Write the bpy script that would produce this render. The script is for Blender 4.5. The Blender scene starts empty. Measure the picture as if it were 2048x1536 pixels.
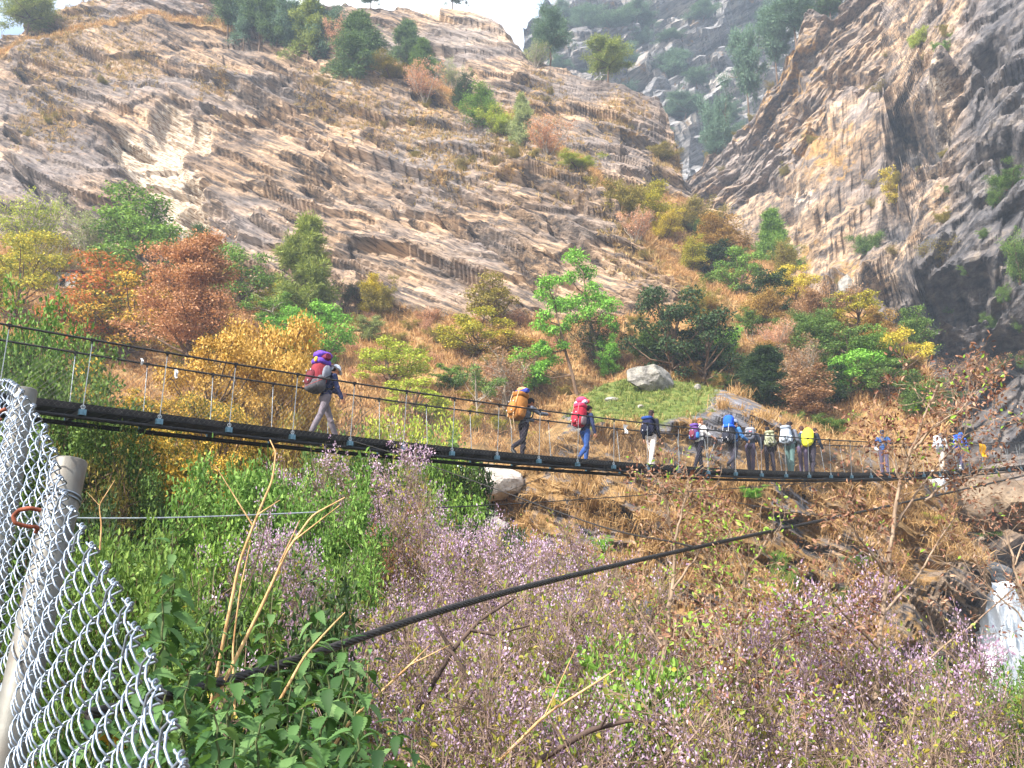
import bpy, bmesh, math, random
import numpy as np
from mathutils import Vector, Matrix

RS = np.random.RandomState(7)
scene = bpy.context.scene
COL = scene.collection
PI = math.pi

# ------------------------------------------------------------------ camera model
F = 1774.0                       # focal length in photo pixels (2048 wide)
PITCH = math.radians(12)
CP, SP = math.cos(PITCH), math.sin(PITCH)

def te(v):
    yc = -(np.asarray(v, float) - 768) / F
    return (SP + CP * yc) / (CP - SP * yc)

def at(u, v, d):
    """world point seen in direction (u, v) at horizontal forward distance d"""
    u = np.asarray(u, float); v = np.asarray(v, float); d = np.asarray(d, float)
    yc = -(v - 768) / F
    y = CP - SP * yc
    return np.stack([(u - 1024) / F / y * d, d + 0 * u, (SP + CP * yc) / y * d], -1)

# ------------------------------------------------------------------ noise
_perm = np.arange(256); np.random.RandomState(3).shuffle(_perm); _perm = np.concatenate([_perm, _perm])
_G = np.random.RandomState(4).normal(size=(256, 3)); _G /= np.linalg.norm(_G, axis=1)[:, None]

def pn(p):
    p = np.asarray(p, float)
    i = np.floor(p).astype(np.int64); f = p - i
    w = f * f * f * (f * (f * 6 - 15) + 10)
    i &= 255
    out = 0
    for dx in (0, 1):
        wx = w[:, 0] if dx else 1 - w[:, 0]
        a = _perm[(i[:, 0] + dx) & 255]
        for dy in (0, 1):
            wy = w[:, 1] if dy else 1 - w[:, 1]
            b = _perm[(a + i[:, 1] + dy) & 255]
            for dz in (0, 1):
                wz = w[:, 2] if dz else 1 - w[:, 2]
                g = _G[_perm[(b + i[:, 2] + dz) & 255]]
                out = out + wx * wy * wz * ((f[:, 0] - dx) * g[:, 0] + (f[:, 1] - dy) * g[:, 1] + (f[:, 2] - dz) * g[:, 2])
    return out * 1.5

def fbm(p, octv=4, gain=.5):
    a, s, o = 1., 1., 0.
    for k in range(octv):
        o = o + a * pn(np.asarray(p) * s + 17.3 * k)
        a *= gain; s *= 2.03
    return o

def sstep(a, b, x):
    t = np.clip((x - a) / (b - a), 0, 1)
    return t * t * (3 - 2 * t)

# ------------------------------------------------------------------ mesh building
def mk(name, verts, faces, mat=None, parent=None, smooth=False, attrs=None, link=True):
    """one mesh object from numpy verts and a list of (n, k) face arrays"""
    me = bpy.data.meshes.new(name)
    verts = np.asarray(verts, np.float32)
    if isinstance(faces, np.ndarray): faces = [faces]
    faces = [np.asarray(f, np.int32) for f in faces if len(f)]
    me.vertices.add(len(verts)); me.vertices.foreach_set('co', verts.ravel())
    li = np.concatenate([f.ravel() for f in faces])
    lt = np.concatenate([np.full(len(f), f.shape[1], np.int32) for f in faces])
    ls = np.concatenate([[0], np.cumsum(lt)[:-1]]).astype(np.int32)
    me.loops.add(len(li)); me.loops.foreach_set('vertex_index', li)
    me.polygons.add(len(lt)); me.polygons.foreach_set('loop_start', ls); me.polygons.foreach_set('loop_total', lt)
    me.polygons.foreach_set('use_smooth', np.full(len(lt), bool(smooth)))
    if attrs:
        for k, a in attrs.items():
            at_ = me.attributes.new(k, 'FLOAT', 'POINT'); at_.data.foreach_set('value', np.asarray(a, np.float32))
    me.update(calc_edges=True); me.validate()
    if mat: me.materials.append(mat)
    o = bpy.data.objects.new(name, me)
    if link: COL.objects.link(o)
    if parent: o.parent = parent
    return o

class MB:
    """collects pieces into one mesh"""
    def __init__(s): s.v = []; s.f = {}; s.n = 0
    def add(s, v, *fs):
        v = np.asarray(v, float).reshape(-1, 3)
        for f in fs:
            f = np.asarray(f, np.int64)
            if len(f): s.f.setdefault(f.shape[1], []).append(f + s.n)
        s.v.append(v); s.n += len(v)
    def build(s, name, mat=None, parent=None, smooth=False, link=True):
        return mk(name, np.concatenate(s.v), [np.concatenate(x) for x in s.f.values()], mat, parent, smooth, link=link)
    def box(s, c, size, rot=None):
        x, y, z = np.array(size) / 2.
        v = np.array([[a * x, b * y, d * z] for a in (-1, 1) for b in (-1, 1) for d in (-1, 1)])
        if rot is not None: v = v @ np.array(rot).T
        s.add(v + np.array(c), [[0, 1, 3, 2], [4, 6, 7, 5], [0, 4, 5, 1], [2, 3, 7, 6], [0, 2, 6, 4], [1, 5, 7, 3]])
    def tube(s, pts, r, k=8, cap=True):
        v, f, e = tube_np(np.asarray(pts, float), r, k)
        s.add(v, f)
        if cap:
            s.add(v[:k], [list(range(k))[::-1]]); s.add(v[-k:], [list(range(k))])
    def ball(s, c, r, k=10, scale=(1, 1, 1), rot=None):
        v, f3, f4 = ball_np(k)
        v = v * r * np.array(scale)
        if rot is not None: v = v @ np.array(rot).T
        s.add(v + np.array(c), f3, f4)

def frames(pts):
    t = np.gradient(pts, axis=0); t /= np.linalg.norm(t, axis=1)[:, None] + 1e-12
    a = np.array([0, 0, 1.]) if abs(t[0][2]) < .9 else np.array([1., 0, 0])
    n = np.cross(t[0], a); n /= np.linalg.norm(n)
    N = [n]
    for i in range(1, len(pts)):
        n = N[-1] - t[i] * np.dot(N[-1], t[i]); n /= np.linalg.norm(n) + 1e-12; N.append(n)
    N = np.array(N)
    return t, N, np.cross(t, N)

def tube_np(pts, r, k=8):
    t, n, b = frames(pts)
    r = np.broadcast_to(np.asarray(r, float), (len(pts),))
    th = np.arange(k) / k * 2 * PI
    v = pts[:, None, :] + r[:, None, None] * (np.cos(th)[None, :, None] * n[:, None] + np.sin(th)[None, :, None] * b[:, None])
    m = len(pts); i = np.arange(m - 1)[:, None] * k; j = np.arange(k)[None, :]; j2 = (j + 1) % k
    f = np.stack([i + j, i + j2, i + k + j2, i + k + j], -1).reshape(-1, 4)
    return v.reshape(-1, 3), f, m

def ball_np(k=10):
    m = k; n = max(4, k // 2 + 1)
    v = [[0, 0, 1]]
    for i in range(1, n):
        a = PI * i / n
        for j in range(m): v.append([math.sin(a) * math.cos(2 * PI * j / m), math.sin(a) * math.sin(2 * PI * j / m), math.cos(a)])
    v.append([0, 0, -1]); v = np.array(v)
    f3 = [[0, 1 + j, 1 + (j + 1) % m] for j in range(m)]; f4 = []
    for i in range(n - 2):
        for j in range(m): f4.append([1 + i * m + j, 1 + (i + 1) * m + j, 1 + (i + 1) * m + (j + 1) % m, 1 + i * m + (j + 1) % m])
    L = len(v) - 1; o = 1 + (n - 2) * m
    f3 += [[L, o + (j + 1) % m, o + j] for j in range(m)]
    return v, np.array(f3), np.array(f4)

def prisms(p0, p1, r0, r1, k=3):
    """straight tapered rods, one per segment"""
    p0 = np.asarray(p0, float); p1 = np.asarray(p1, float)
    r0 = np.broadcast_to(np.asarray(r0, float), (len(p0),)); r1 = np.broadcast_to(np.asarray(r1, float), (len(p0),))
    t = p1 - p0; t = t / (np.linalg.norm(t, axis=1)[:, None] + 1e-12)
    a = np.where(np.abs(t[:, 2:3]) < .9, np.array([[0, 0, 1.]]), np.array([[1., 0, 0]]))
    n = np.cross(t, a); n /= np.linalg.norm(n, axis=1)[:, None]; b = np.cross(t, n)
    th = np.arange(k) / k * 2 * PI
    ring = np.cos(th)[None, :, None] * n[:, None] + np.sin(th)[None, :, None] * b[:, None]
    v = np.concatenate([p0[:, None] + ring * r0[:, None, None], p1[:, None] + ring * r1[:, None, None]], 1)
    base = np.arange(len(p0))[:, None, None] * 2 * k
    j = np.arange(k)
    f = np.stack([j, (j + 1) % k, k + (j + 1) % k, k + j], -1)[None] + base
    return v.reshape(-1, 3), f.reshape(-1, 4)

def norm(a): return a / (np.linalg.norm(a, axis=-1, keepdims=True) + 1e-12)

def scatter(tv, tfs, pos, R, sc):
    """instances of a template: tv (m,3), tfs list of face arrays, R (N,3,3), sc (N,) or (N,3)"""
    N = len(pos); m = len(tv)
    sc = np.asarray(sc, float)
    if sc.ndim == 1: sc = sc[:, None]
    v = tv[None] * sc[:, None, :]
    v = np.einsum('nij,nmj->nmi', R, v) + pos[:, None]
    off = np.arange(N)[:, None, None] * m
    return v.reshape(-1, 3), [(np.asarray(f)[None] + off).reshape(-1, np.asarray(f).shape[1]) for f in tfs]

def rot_from(xdir, updir):
    """matrices whose x axis is xdir and z close to updir"""
    x = norm(xdir); y = norm(np.cross(updir, x)); z = np.cross(x, y)
    return np.stack([x, y, z], -1)

# ------------------------------------------------------------------ tagging
def tag(o, label, cat, group=None, kind=None):
    if label: o['label'] = label
    if cat: o['category'] = cat
    if group: o['group'] = group
    if kind: o['kind'] = kind
    return o

def empty(name, loc=(0, 0, 0), rz=0):
    o = bpy.data.objects.new(name, None); COL.objects.link(o)
    o.location = loc; o.rotation_euler = (0, 0, rz); o.empty_display_size = .2
    return o

# ------------------------------------------------------------------ materials
class NT:
    def __init__(s, name):
        s.m = bpy.data.materials.new(name); s.m.use_nodes = True
        s.t = s.m.node_tree; s.t.nodes.clear()
        s.out = s.n('ShaderNodeOutputMaterial')
    def n(s, typ, **kw):
        nd = s.t.nodes.new(typ)
        for k, v in kw.items():
            if k.startswith('i_'):
                nd.inputs[k[2:].replace('_', ' ')].default_value = v
            else: setattr(nd, k, v)
        return nd
    def l(s, a, b): s.t.links.new(a, b)
    def attr(s, name): return s.n('ShaderNodeAttribute', attribute_name=name).outputs['Fac']
    def obj(s): return s.n('ShaderNodeTexCoord').outputs['Object']
    def mapping(s, vec, rot=(0, 0, 0), sc=(1, 1, 1), loc=(0, 0, 0)):
        m = s.n('ShaderNodeMapping'); s.l(vec, m.inputs['Vector'])
        m.inputs['Rotation'].default_value = rot; m.inputs['Scale'].default_value = sc; m.inputs['Location'].default_value = loc
        return m.outputs[0]
    def noise(s, vec, scale, det=4, rough=.55, dist=0):
        nd = s.n('ShaderNodeTexNoise'); s.l(vec, nd.inputs['Vector'])
        nd.inputs['Scale'].default_value = scale; nd.inputs['Detail'].default_value = det
        nd.inputs['Roughness'].default_value = rough; nd.inputs['Distortion'].default_value = dist
        return nd.outputs['Fac']
    def ramp(s, fac, stops, interp='LINEAR'):
        r = s.n('ShaderNodeValToRGB'); r.color_ramp.interpolation = interp
        e = r.color_ramp.elements
        while len(e) > 1: e.remove(e[-1])
        for i, (p, c) in enumerate(stops):
            el = e[0] if i == 0 else e.new(p)
            el.position = p
            el.color = (c if len(c) == 4 else (*c, 1)) if hasattr(c, '__len__') else (c, c, c, 1)
        s.l(fac, r.inputs[0]); return r.outputs[0]
    def mix(s, fac, a, b, mode='MIX'):
        m = s.n('ShaderNodeMix', data_type='RGBA', blend_type=mode)
        for x, k in ((fac, 0), (a, 6), (b, 7)):
            if hasattr(x, 'is_linked'): s.l(x, m.inputs[k])
            elif k == 0: m.inputs[0].default_value = x
            else: m.inputs[k].default_value = (*x, 1) if len(x) == 3 else x
        return m.outputs[2]
    def math(s, op, a, b=None, clamp=False):
        m = s.n('ShaderNodeMath', operation=op, use_clamp=clamp)
        for i, x in enumerate((a, b)):
            if x is None: continue
            if hasattr(x, 'is_linked'): s.l(x, m.inputs[i])
            else: m.inputs[i].default_value = x
        return m.outputs[0]
    def bsdf(s, col, rough=.8, metal=0, bump=None, bstr=.5, bdist=.1, spec=.3):
        b = s.n('ShaderNodeBsdfPrincipled')
        if hasattr(col, 'is_linked'): s.l(col, b.inputs['Base Color'])
        else: b.inputs['Base Color'].default_value = (*col, 1)
        if hasattr(rough, 'is_linked'): s.l(rough, b.inputs['Roughness'])
        else: b.inputs['Roughness'].default_value = rough
        b.inputs['Metallic'].default_value = metal
        b.inputs['Specular IOR Level'].default_value = spec
        if bump is not None:
            bp = s.n('ShaderNodeBump'); s.l(bump, bp.inputs['Height'])
            bp.inputs['Strength'].default_value = bstr; bp.inputs['Distance'].default_value = bdist
            s.l(bp.outputs[0], b.inputs['Normal'])
        return b
    def done(s, sh):
        s.l(sh.outputs[0] if hasattr(sh, 'outputs') else sh, s.out.inputs['Surface']); return s.m

def c255(r, g, b, k=1.0):
    f = lambda x: ((x / 255.) / 12.92 if x / 255. <= .04045 else ((x / 255. + .055) / 1.055) ** 2.4) * k
    return (f(r), f(g), f(b))

def hsv_mul(c, k): return tuple(min(1, x * k) for x in c)

_leafm = {}
def leaf_mat(name, cols, trans=.35, nscale=.9, rough=.65):
    """leaves: every leaf takes one of the tones of its kind, drifting from clump to clump"""
    key = (name, tuple(cols))
    if key in _leafm: return _leafm[key]
    t = NT(name)
    isl = t.n('ShaderNodeNewGeometry').outputs['Random Per Island']
    nz = t.noise(t.obj(), nscale, 2)
    k = t.math('ADD', t.math('MULTIPLY', isl, .55), t.math('MULTIPLY', nz, .45))
    n = len(cols)
    st = [(.18 + .64 * i / max(1, n - 1), c) for i, c in enumerate(cols)]
    col = t.ramp(k, st)
    b = t.bsdf(col, rough, spec=.25)
    tr = t.n('ShaderNodeBsdfTranslucent'); t.l(t.mix(1., col, (1.15, 1.1, .7), 'MULTIPLY'), tr.inputs['Color'])
    mx = t.n('ShaderNodeMixShader'); mx.inputs[0].default_value = trans
    t.l(b.outputs[0], mx.inputs[1]); t.l(tr.outputs[0], mx.inputs[2])
    _leafm[key] = t.done(mx)
    return _leafm[key]

def bark_mat(name, c1, c2, sc=6):
    t = NT(name); o = t.obj()
    nz = t.noise(t.mapping(o, sc=(1, 1, .25)), sc, 5)
    return t.done(t.bsdf(t.ramp(nz, [(.3, c1), (.7, c2)]), .9, bump=nz, bstr=.6, bdist=.03))

def fabric(name, c, rough=.85, k=.75, sc=9):
    t = NT(name); o = t.obj()
    nz = t.noise(t.mapping(o, sc=(1, 1, .6)), sc, 3, dist=.6)
    col = t.ramp(nz, [(.3, hsv_mul(c, k)), (.7, hsv_mul(c, 1.15))])
    return t.done(t.bsdf(col, rough, bump=nz, bstr=.8, bdist=.03, spec=.2))

def metal(name, c1, c2, rough=.5, met=.6, sc=20):
    t = NT(name); nz = t.noise(t.obj(), sc, 4)
    return t.done(t.bsdf(t.ramp(nz, [(.3, c1), (.7, c2)]), rough, met, bump=nz, bstr=.1, bdist=.01, spec=.4))
HAZE = .0006
EXPOSURE = 1.45
DENOISE = True
# ------------------------------------------------------------------ terrain sheets
def table_sheet(table, ucols, rows, back=None):
    """table: list of (u, [(v, d), ...]) profiles from bottom to top; every sheet is a
    surface in the world, sampled along compass bearings"""
    tu = np.array([r[0] for r in table], float)
    tv = np.array([[p[0] for p in r[1]] for r in table], float)
    td = np.array([[p[1] for p in r[1]] for r in table], float)
    V = np.stack([np.interp(ucols, tu, tv[:, j]) for j in range(tv.shape[1])], -1)
    D = np.stack([np.interp(ucols, tu, td[:, j]) for j in range(tv.shape[1])], -1)
    vs, ds = [], []
    for j, n in enumerate(rows):
        last = j == len(rows) - 1
        for t in np.linspace(0, 1, n, endpoint=last):
            vs.append(V[:, j] * (1 - t) + V[:, j + 1] * t)
            ds.append(D[:, j] * (1 - t) + D[:, j + 1] * t)
    v = np.array(vs); d = np.array(ds); u = np.broadcast_to(ucols, v.shape).copy()
    P = at(u, v, d)
    if back:
        n, dy, dz = back
        ex = [P[-1] + np.array([0, dy, dz]) * (k / 2.) ** 1.5 for k in range(1, n + 1)]
        P = np.concatenate([P, np.array(ex)])
        v = np.concatenate([v, np.repeat(v[-1:], n, 0) - 1]); u = np.concatenate([u, np.repeat(u[-1:], n, 0)])
    return u, v, P

def grid_faces(nr, nc):
    i = np.arange(nr - 1)[:, None] * nc; j = np.arange(nc - 1)[None]
    return np.stack([i + j, i + j + 1, i + nc + j + 1, i + nc + j], -1).reshape(-1, 4)

def grid_normals(P):
    a = np.gradient(P, axis=1); b = np.gradient(P, axis=0)
    return norm(np.cross(a, b))

def ledges(P, a, t, beds, warp=1.6, seed=0):
    """overhanging rock beds: steps across a, broken up along t"""
    X = P.reshape(-1, 3)
    q = X @ a + warp * pn(X / 27. + seed) + warp * .28 * pn(X / 6.5 + 5 + seed)
    w = X @ t + 2.5 * pn(X / 9. + 40)
    out = np.zeros(len(X))
    for L, amp, Lw in beds:
        qq = q / L + .35 * pn(np.stack([q / L * .5, 0 * q + L, 0 * q], -1))
        k = np.floor(qq); fr = qq - k
        seg = w / Lw + (np.sin(k * 12.9898 + L) * 43758.5453 % 1) * 7
        m = pn(np.stack([seg, k * .731 + L * 3.1, seg * .21 + L], -1)) * .9 + .35
        out += amp * np.clip(m, 0, 1.3) * (1 - fr) ** 1.3
    return out.reshape(P.shape[:-1])

def plates(P, ax, L, amp, tilt=.55, over=.5, seed=0):
    """broken slabs: every cell of a jittered lattice is a flat plate with its own height and tilt"""
    X = P.reshape(-1, 3); q = np.stack([X @ ax[k] / L[k] for k in range(3)], -1)
    q = q + .22 * np.stack([pn(q * .9 + 3 + seed), pn(q * .9 + 31 + seed), pn(q * .9 + 57 + seed)], -1)
    i0 = np.floor(q).astype(np.int64); best = np.full(len(q), 1e9); d2_ = best.copy(); out = np.zeros(len(q))
    def h(i, k):
        n = (i[:, 0] * 73856093) ^ (i[:, 1] * 19349663) ^ (i[:, 2] * 83492791) ^ ((k + seed) * 2654435)
        n = (n ^ (n >> 13)) * 1274126177; n = n ^ (n >> 16); return (n & 0xffff) / 65535.
    for dx in (-1, 0, 1):
        for dy in (-1, 0, 1):
            for dz in (-1, 0, 1):
                i = i0 + np.array([dx, dy, dz])
                c = i + .5 + .8 * (np.stack([h(i, 1), h(i, 2), h(i, 3)], -1) - .5)
                r = q - c; d = (r ** 2).sum(1)
                z = amp * (h(i, 4) - .5) * 1.2 + amp * (tilt * ((h(i, 5) - .5) * r[:, 0] + (h(i, 6) - .5) * r[:, 2]) - (over + .4 * (h(i, 7) - .5)) * r[:, 1])
                m = d < best; out[m] = z[m]; best[m] = d[m]
    return out.reshape(P.shape[:-1])

def soften(d, n=1):
    for _ in range(n):
        p = np.pad(d, 1, mode='edge')
        d = (p[:-2, 1:-1] + p[2:, 1:-1] + p[1:-1, :-2] + p[1:-1, 2:] + 4 * p[1:-1, 1:-1]) / 8
    return d

def blob(u, v, pts):
    m = np.zeros(u.shape)
    for a, b, r in pts: m = np.maximum(m, 1 - np.sqrt((u - a) ** 2 + (v - b) ** 2) / r)
    return m

AB = [
 (-700, [(1250,40),(950,52),(480,95),(100,128),(98,130),(96,130.5),(-20,148)]),
 (0,    [(1250,36),(950,48),(490,92),(110,135),(108,136),(106,137),(75,142)]),
 (60,   [(1250,36),(950,48),(492,92),(80,136),(78,137),(76,138),(34,146)]),
 (150,  [(1250,36),(950,48),(500,90),(60,138),(58,139),(56,140),(4,151)]),
 (300,  [(1250,36),(950,46),(530,88),(30,142),(28,143),(26,144),(-34,153)]),
 (420,  [(1250,36),(950,45),(575,86),(40,142),(38,144),(36,145),(-14,154)]),
 (500,  [(1250,36),(950,45),(600,85),(60,141),(56,146),(52,148),(16,153)]),
 (650,  [(1250,38),(950,47),(630,84),(85,138),(76,147),(68,149),(14,159)]),
 (720,  [(1250,39),(950,48),(636,83),(112,134),(102,143),(95,146),(6,160)]),
 (800,  [(1250,40),(950,50),(640,83),(150,130),(140,139),(130,142),(6,160)]),
 (940,  [(1250,43),(950,53),(640,82),(215,122),(203,131),(195,134),(20,158)]),
 (1000, [(1250,44),(950,55),(640,81),(245,118),(232,128),(222,131),(50,154)]),
 (1060, [(1250,45),(950,56),(640,80),(275,115),(262,125),(250,128),(110,150)]),
 (1160, [(1250,45),(950,56),(635,79),(340,107),(326,117),(312,120),(140,143)]),
 (1240, [(1250,45),(950,56),(625,79),(420,98),(400,112),(392,115),(158,138)]),
 (1318, [(1250,45),(950,56),(615,79),(519,88.5),(500,105),(399,122),(184,138)]),
 (1332, [(1250,45),(950,56),(615,79),(528,87.5),(508,105),(400,122),(228,137)]),
 (1352, [(1250,45),(950,56),(613,79),(541,86.5),(519,104),(403,122),(280,133)]),
 (1368, [(1250,45),(950,56),(612,79),(550,86),(528,104),(404,122),(365,126)]),
 (1400, [(1250,45),(950,56),(611,79),(568,84),(548,102),(425,121),(410,123)]),
 (1450, [(1250,45),(950,56),(610,78),(592,81),(574,97),(450,118),(439,119)]),
 (1500, [(1250,45),(950,56),(609,78),(606,79),(590,92),(490,111),(478,113)]),
 (1600, [(1250,45),(950,56),(640,74),(637,75),(630,78),(580,94),(570,96)]),
 (1700, [(1250,45),(950,56.5),(690,70),(688,70.4),(685,71),(620,84),(606,87)]),
 (1790, [(1250,45),(950,57),(740,66),(738,66.3),(735,67),(655,79),(643,81)]),
 (1850, [(1250,45),(950,57),(800,62),(798,62.3),(796,62.6),(735,72),(720,74)]),
 (1890, [(1250,45),(950,57),(880,58.4),(878,58.6),(876,58.8),(860,60),(840,62)]),
]
MM = [
 (925,  [(1560,45),(1250,46.5),(1120,47.6),(1110,48)]),
 (945,  [(1560,43),(1220,45),(1072,47),(1066,48)]),
 (965,  [(1560,41),(1200,43),(1040,46),(1030,47)]),
 (985,  [(1560,40),(1150,42),(990,45),(980,46)]),
 (1010, [(1560,39),(1150,41),(945,44.5),(930,45.5)]),
 (1060, [(1560,37),(1150,40),(905,44),(890,45)]),
 (1110, [(1560,36.5),(1150,39.5),(875,44),(850,46)]),
 (1160, [(1560,36),(1150,39),(860,43.5),(795,49)]),
 (1210, [(1560,36),(1150,38.5),(855,43),(767,51)]),
 (1260, [(1560,35.5),(1150,38),(850,42.5),(756,52)]),
 (1340, [(1560,35),(1150,38),(848,42),(760,52)]),
 (1400, [(1560,35),(1150,38),(835,43),(770,51)]),
 (1450, [(1560,35),(1150,38),(835,43),(782,49)]),
 (1500, [(1560,35),(1150,38),(842,42.6),(800,48)]),
 (1560, [(1560,35.5),(1150,38.5),(860,42.5),(830,46)]),
 (1600, [(1560,36),(1150,39),(880,42.7),(850,46)]),
 (1700, [(1560,36.5),(1150,39.5),(915,43.2),(880,46)]),
 (1800, [(1560,38),(1150,41),(945,44.4),(915,47)]),
 (1850, [(1560,39),(1150,42),(970,45.2),(950,47)]),
 (1900, [(1560,40),(1150,43),(1025,46),(1010,47)]),
 (1940, [(1560,41),(1200,44),(1095,46),(1080,47)]),
 (1962, [(1560,42),(1300,45),(1180,46.5),(1165,47.5)]),
 (1990, [(1560,43),(1450,46),(1420,47),(1405,48)]),
]
CC = [
 (1280, [(1560,100),(1165,110),(1010,120),(900,130),(700,150),(500,172),(440,185)]),
 (1400, [(1560,100),(1165,108),(1010,114),(900,126),(690,140),(470,160),(315,184)]),
 (1500, [(1560,100),(1165,105),(1010,110),(900,119),(650,132),(400,154),(235,175)]),
 (1600, [(1560,95),(1165,100),(1010,104),(900,112),(640,122),(300,146),(115,165)]),
 (1660, [(1560,92),(1165,97),(1010,101),(900,107),(640,118),(200,144),(25,158)]),
 (1760, [(1560,86),(1165,90),(1010,95),(900,102),(650,111),(150,136),(-110,152)]),
 (1850, [(1560,70),(1165,72),(1010,80),(900,96),(700,104),(640,99),(-240,138)]),
 (1950, [(1560,54),(1165,55),(1010,66),(900,90),(720,97),(600,90),(-260,124)]),
 (2048, [(1560,47),(1165,48),(1010,58),(900,84),(720,90),(560,83),(-280,116)]),
 (2300, [(1560,42),(1165,43),(1010,52),(900,74),(720,78),(500,75),(-300,103)]),
 (2800, [(1560,34),(1165,35),(1010,42),(900,60),(720,64),(500,61),(-320,88)]),
]
DD = [
 (1030, [(620,215),(260,250),(150,275)]),
 (1047, [(620,215),(260,250),(120,280)]),
 (1075, [(620,214),(250,250),(42,290)]),
 (1120, [(620,212),(240,250),(-8,300)]),
 (1200, [(620,210),(220,252),(-70,306)]),
 (1400, [(620,206),(200,252),(-120,308)]),
 (1800, [(620,200),(200,246),(-140,300)]),
 (2100, [(620,195),(200,240),(-150,290)]),
]
# bearings: fine where the camera looks, coarse outside
def bearings(a, b, step, lo=None, hi=None, extra=()):
    u = np.arange(a, b + .1, step)
    if lo is not None: u = np.concatenate([np.linspace(lo, a, 24)[:-1], u])
    if hi is not None: u = np.concatenate([u, np.linspace(b, hi, 24)[1:]])
    return np.unique(np.concatenate([u, np.array(extra, float)])) if len(extra) else u

# ---- rock / hill material
def rock_mat(name, rotY, tan, grey, dark, sc=1., stretch=(.15, .3, 1.25), bump=1.0):
    t = NT(name); o = t.obj()
    rotY = -rotY
    m = t.mapping(o, rot=(0, rotY, 0)); m = t.mapping(m, sc=stretch)
    n1 = t.noise(m, 1.1 * sc, 10, .66, .3)
    n2 = t.noise(t.mapping(o, rot=(0, rotY, 0), sc=(.035, .05, .085)), 1.0, 5, .6, .8)
    n3 = t.noise(m, 4.5 * sc, 7, .6, .2)
    n4 = t.noise(o, .55 * sc, 6, .65)
    base = t.ramp(n1, [(.33, dark), (.42, hsv_mul(grey, .62)), (.49, hsv_mul(tan, .8)), (.56, hsv_mul(tan, 1.25)), (.66, hsv_mul(tan, 1.7)), (.78, hsv_mul(tan, 1.0))])
    gr = t.ramp(n1, [(.32, hsv_mul(grey, .3)), (.46, hsv_mul(grey, .85)), (.64, hsv_mul(grey, 1.6))])
    zone = t.math('ADD', t.ramp(n2, [(.44, 0), (.6, 1)]), t.attr('grey'), True)
    col = t.mix(zone, base, gr)
    # rusty weathering
    col = t.mix(t.math('MULTIPLY', t.ramp(n4, [(.56, 0), (.72, 1)]), .28), col, c255(122, 90, 66))
    nb = t.noise(t.mapping(o, rot=(0, rotY, 0), sc=(.022, .04, .05)), 1.0, 6, .62, 1.2)
    col = t.mix(1., col, t.ramp(nb, [(.34, (.50, .47, .46)), (.46, (.86, .84, .82)), (.56, (1.05, 1.02, 1.0)), (.68, (1.28, 1.26, 1.2))]), 'MULTIPLY')
    # thin lichen / joints
    col = t.mix(t.ramp(n3, [(.34, .85), (.45, 0)]), col, hsv_mul(dark, .55))
    col = t.mix(t.math('MULTIPLY', t.ramp(n3, [(.58, 0), (.72, 1)]), .5), col, hsv_mul(tan, 1.6))
    # fresh pale scar
    pl = t.math('ADD', t.attr('pale'), t.math('MULTIPLY', t.math('SUBTRACT', n1, .5), 1.7))
    col = t.mix(t.ramp(pl, [(.34, 0), (.5, 1)]), col, t.ramp(n3, [(.36, c255(104, 82, 64)), (.46, c255(158, 138, 116)), (.6, c255(190, 178, 162))]))
    # dry grass and moss that grows on the ledges
    g = t.math('ADD', t.attr('grass'), t.math('MULTIPLY', t.math('SUBTRACT', n4, .5), 1.9))
    gc = t.ramp(t.noise(o, 1.7, 4), [(.3, c255(92, 74, 46)), (.5, c255(140, 110, 68)), (.72, c255(172, 138, 92))])
    col = t.mix(t.ramp(g, [(.42, 0), (.6, .9)]), col, gc)
    gg = t.math('ADD', t.attr('green'), t.math('MULTIPLY', t.math('SUBTRACT', n4, .5), .9))
    col = t.mix(t.ramp(gg, [(.4, 0), (.6, 1)]), col, t.ramp(t.noise(o, 2.2, 5), [(.3, c255(66, 78, 36)), (.5, c255(96, 110, 52)), (.7, c255(134, 128, 76))]))
    dk = t.math('ADD', t.attr('dark'), t.math('MULTIPLY', t.math('SUBTRACT', n4, .5), .5))  # dark zones: shade painted into the colour, along with darker grey rock
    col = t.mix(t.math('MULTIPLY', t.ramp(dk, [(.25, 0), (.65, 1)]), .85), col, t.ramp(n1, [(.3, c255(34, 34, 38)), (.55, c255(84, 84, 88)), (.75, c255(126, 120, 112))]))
    hb = t.math('ADD', n1, t.math('MULTIPLY', n3, .45))
    return t.done(t.bsdf(col, .9, bump=hb, bstr=.9 * bump, bdist=.35, spec=.15))

def tilt(deg):
    r = math.radians(deg); return np.array([math.sin(r), .10, math.cos(r)]), np.array([math.cos(r), 0, -math.sin(r)])

# ---------- the big sunlit hillside (slope + slab cliff)
ucA = bearings(0, 1400, 2.6, lo=-700, extra=np.concatenate([np.arange(1300, 1400, 1.2), np.arange(1402, 1891, 4)]))
uA, vA, PA = table_sheet(AB, ucA, [14, 96, 210, 8, 30, 92], back=(14, 2.5, -1.3))
AB_u = np.array([r[0] for r in AB], float)
def ab_row(u, j, k): return np.interp(u, AB_u, [r[1][j][k] for r in AB])
vbase = ab_row(uA, 2, 0); vgul = ab_row(uA, 3, 0); vstep = ab_row(uA, 4, 0); va2 = ab_row(uA, 5, 0)
cliff1 = sstep(6, -10, vA - vbase) * sstep(-3, 3, vA - vgul)
cliff2 = sstep(4, -6, vA - va2)
cliffm = np.clip(cliff1 + cliff2, 0, 1)
nA = grid_normals(PA)
a1, t1 = tilt(31); a2, t2 = tilt(19)
blend = sstep(900, 1150, uA) * cliff2
b1 = np.cross(a1, t1); b2 = np.cross(a2, t2)
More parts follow.
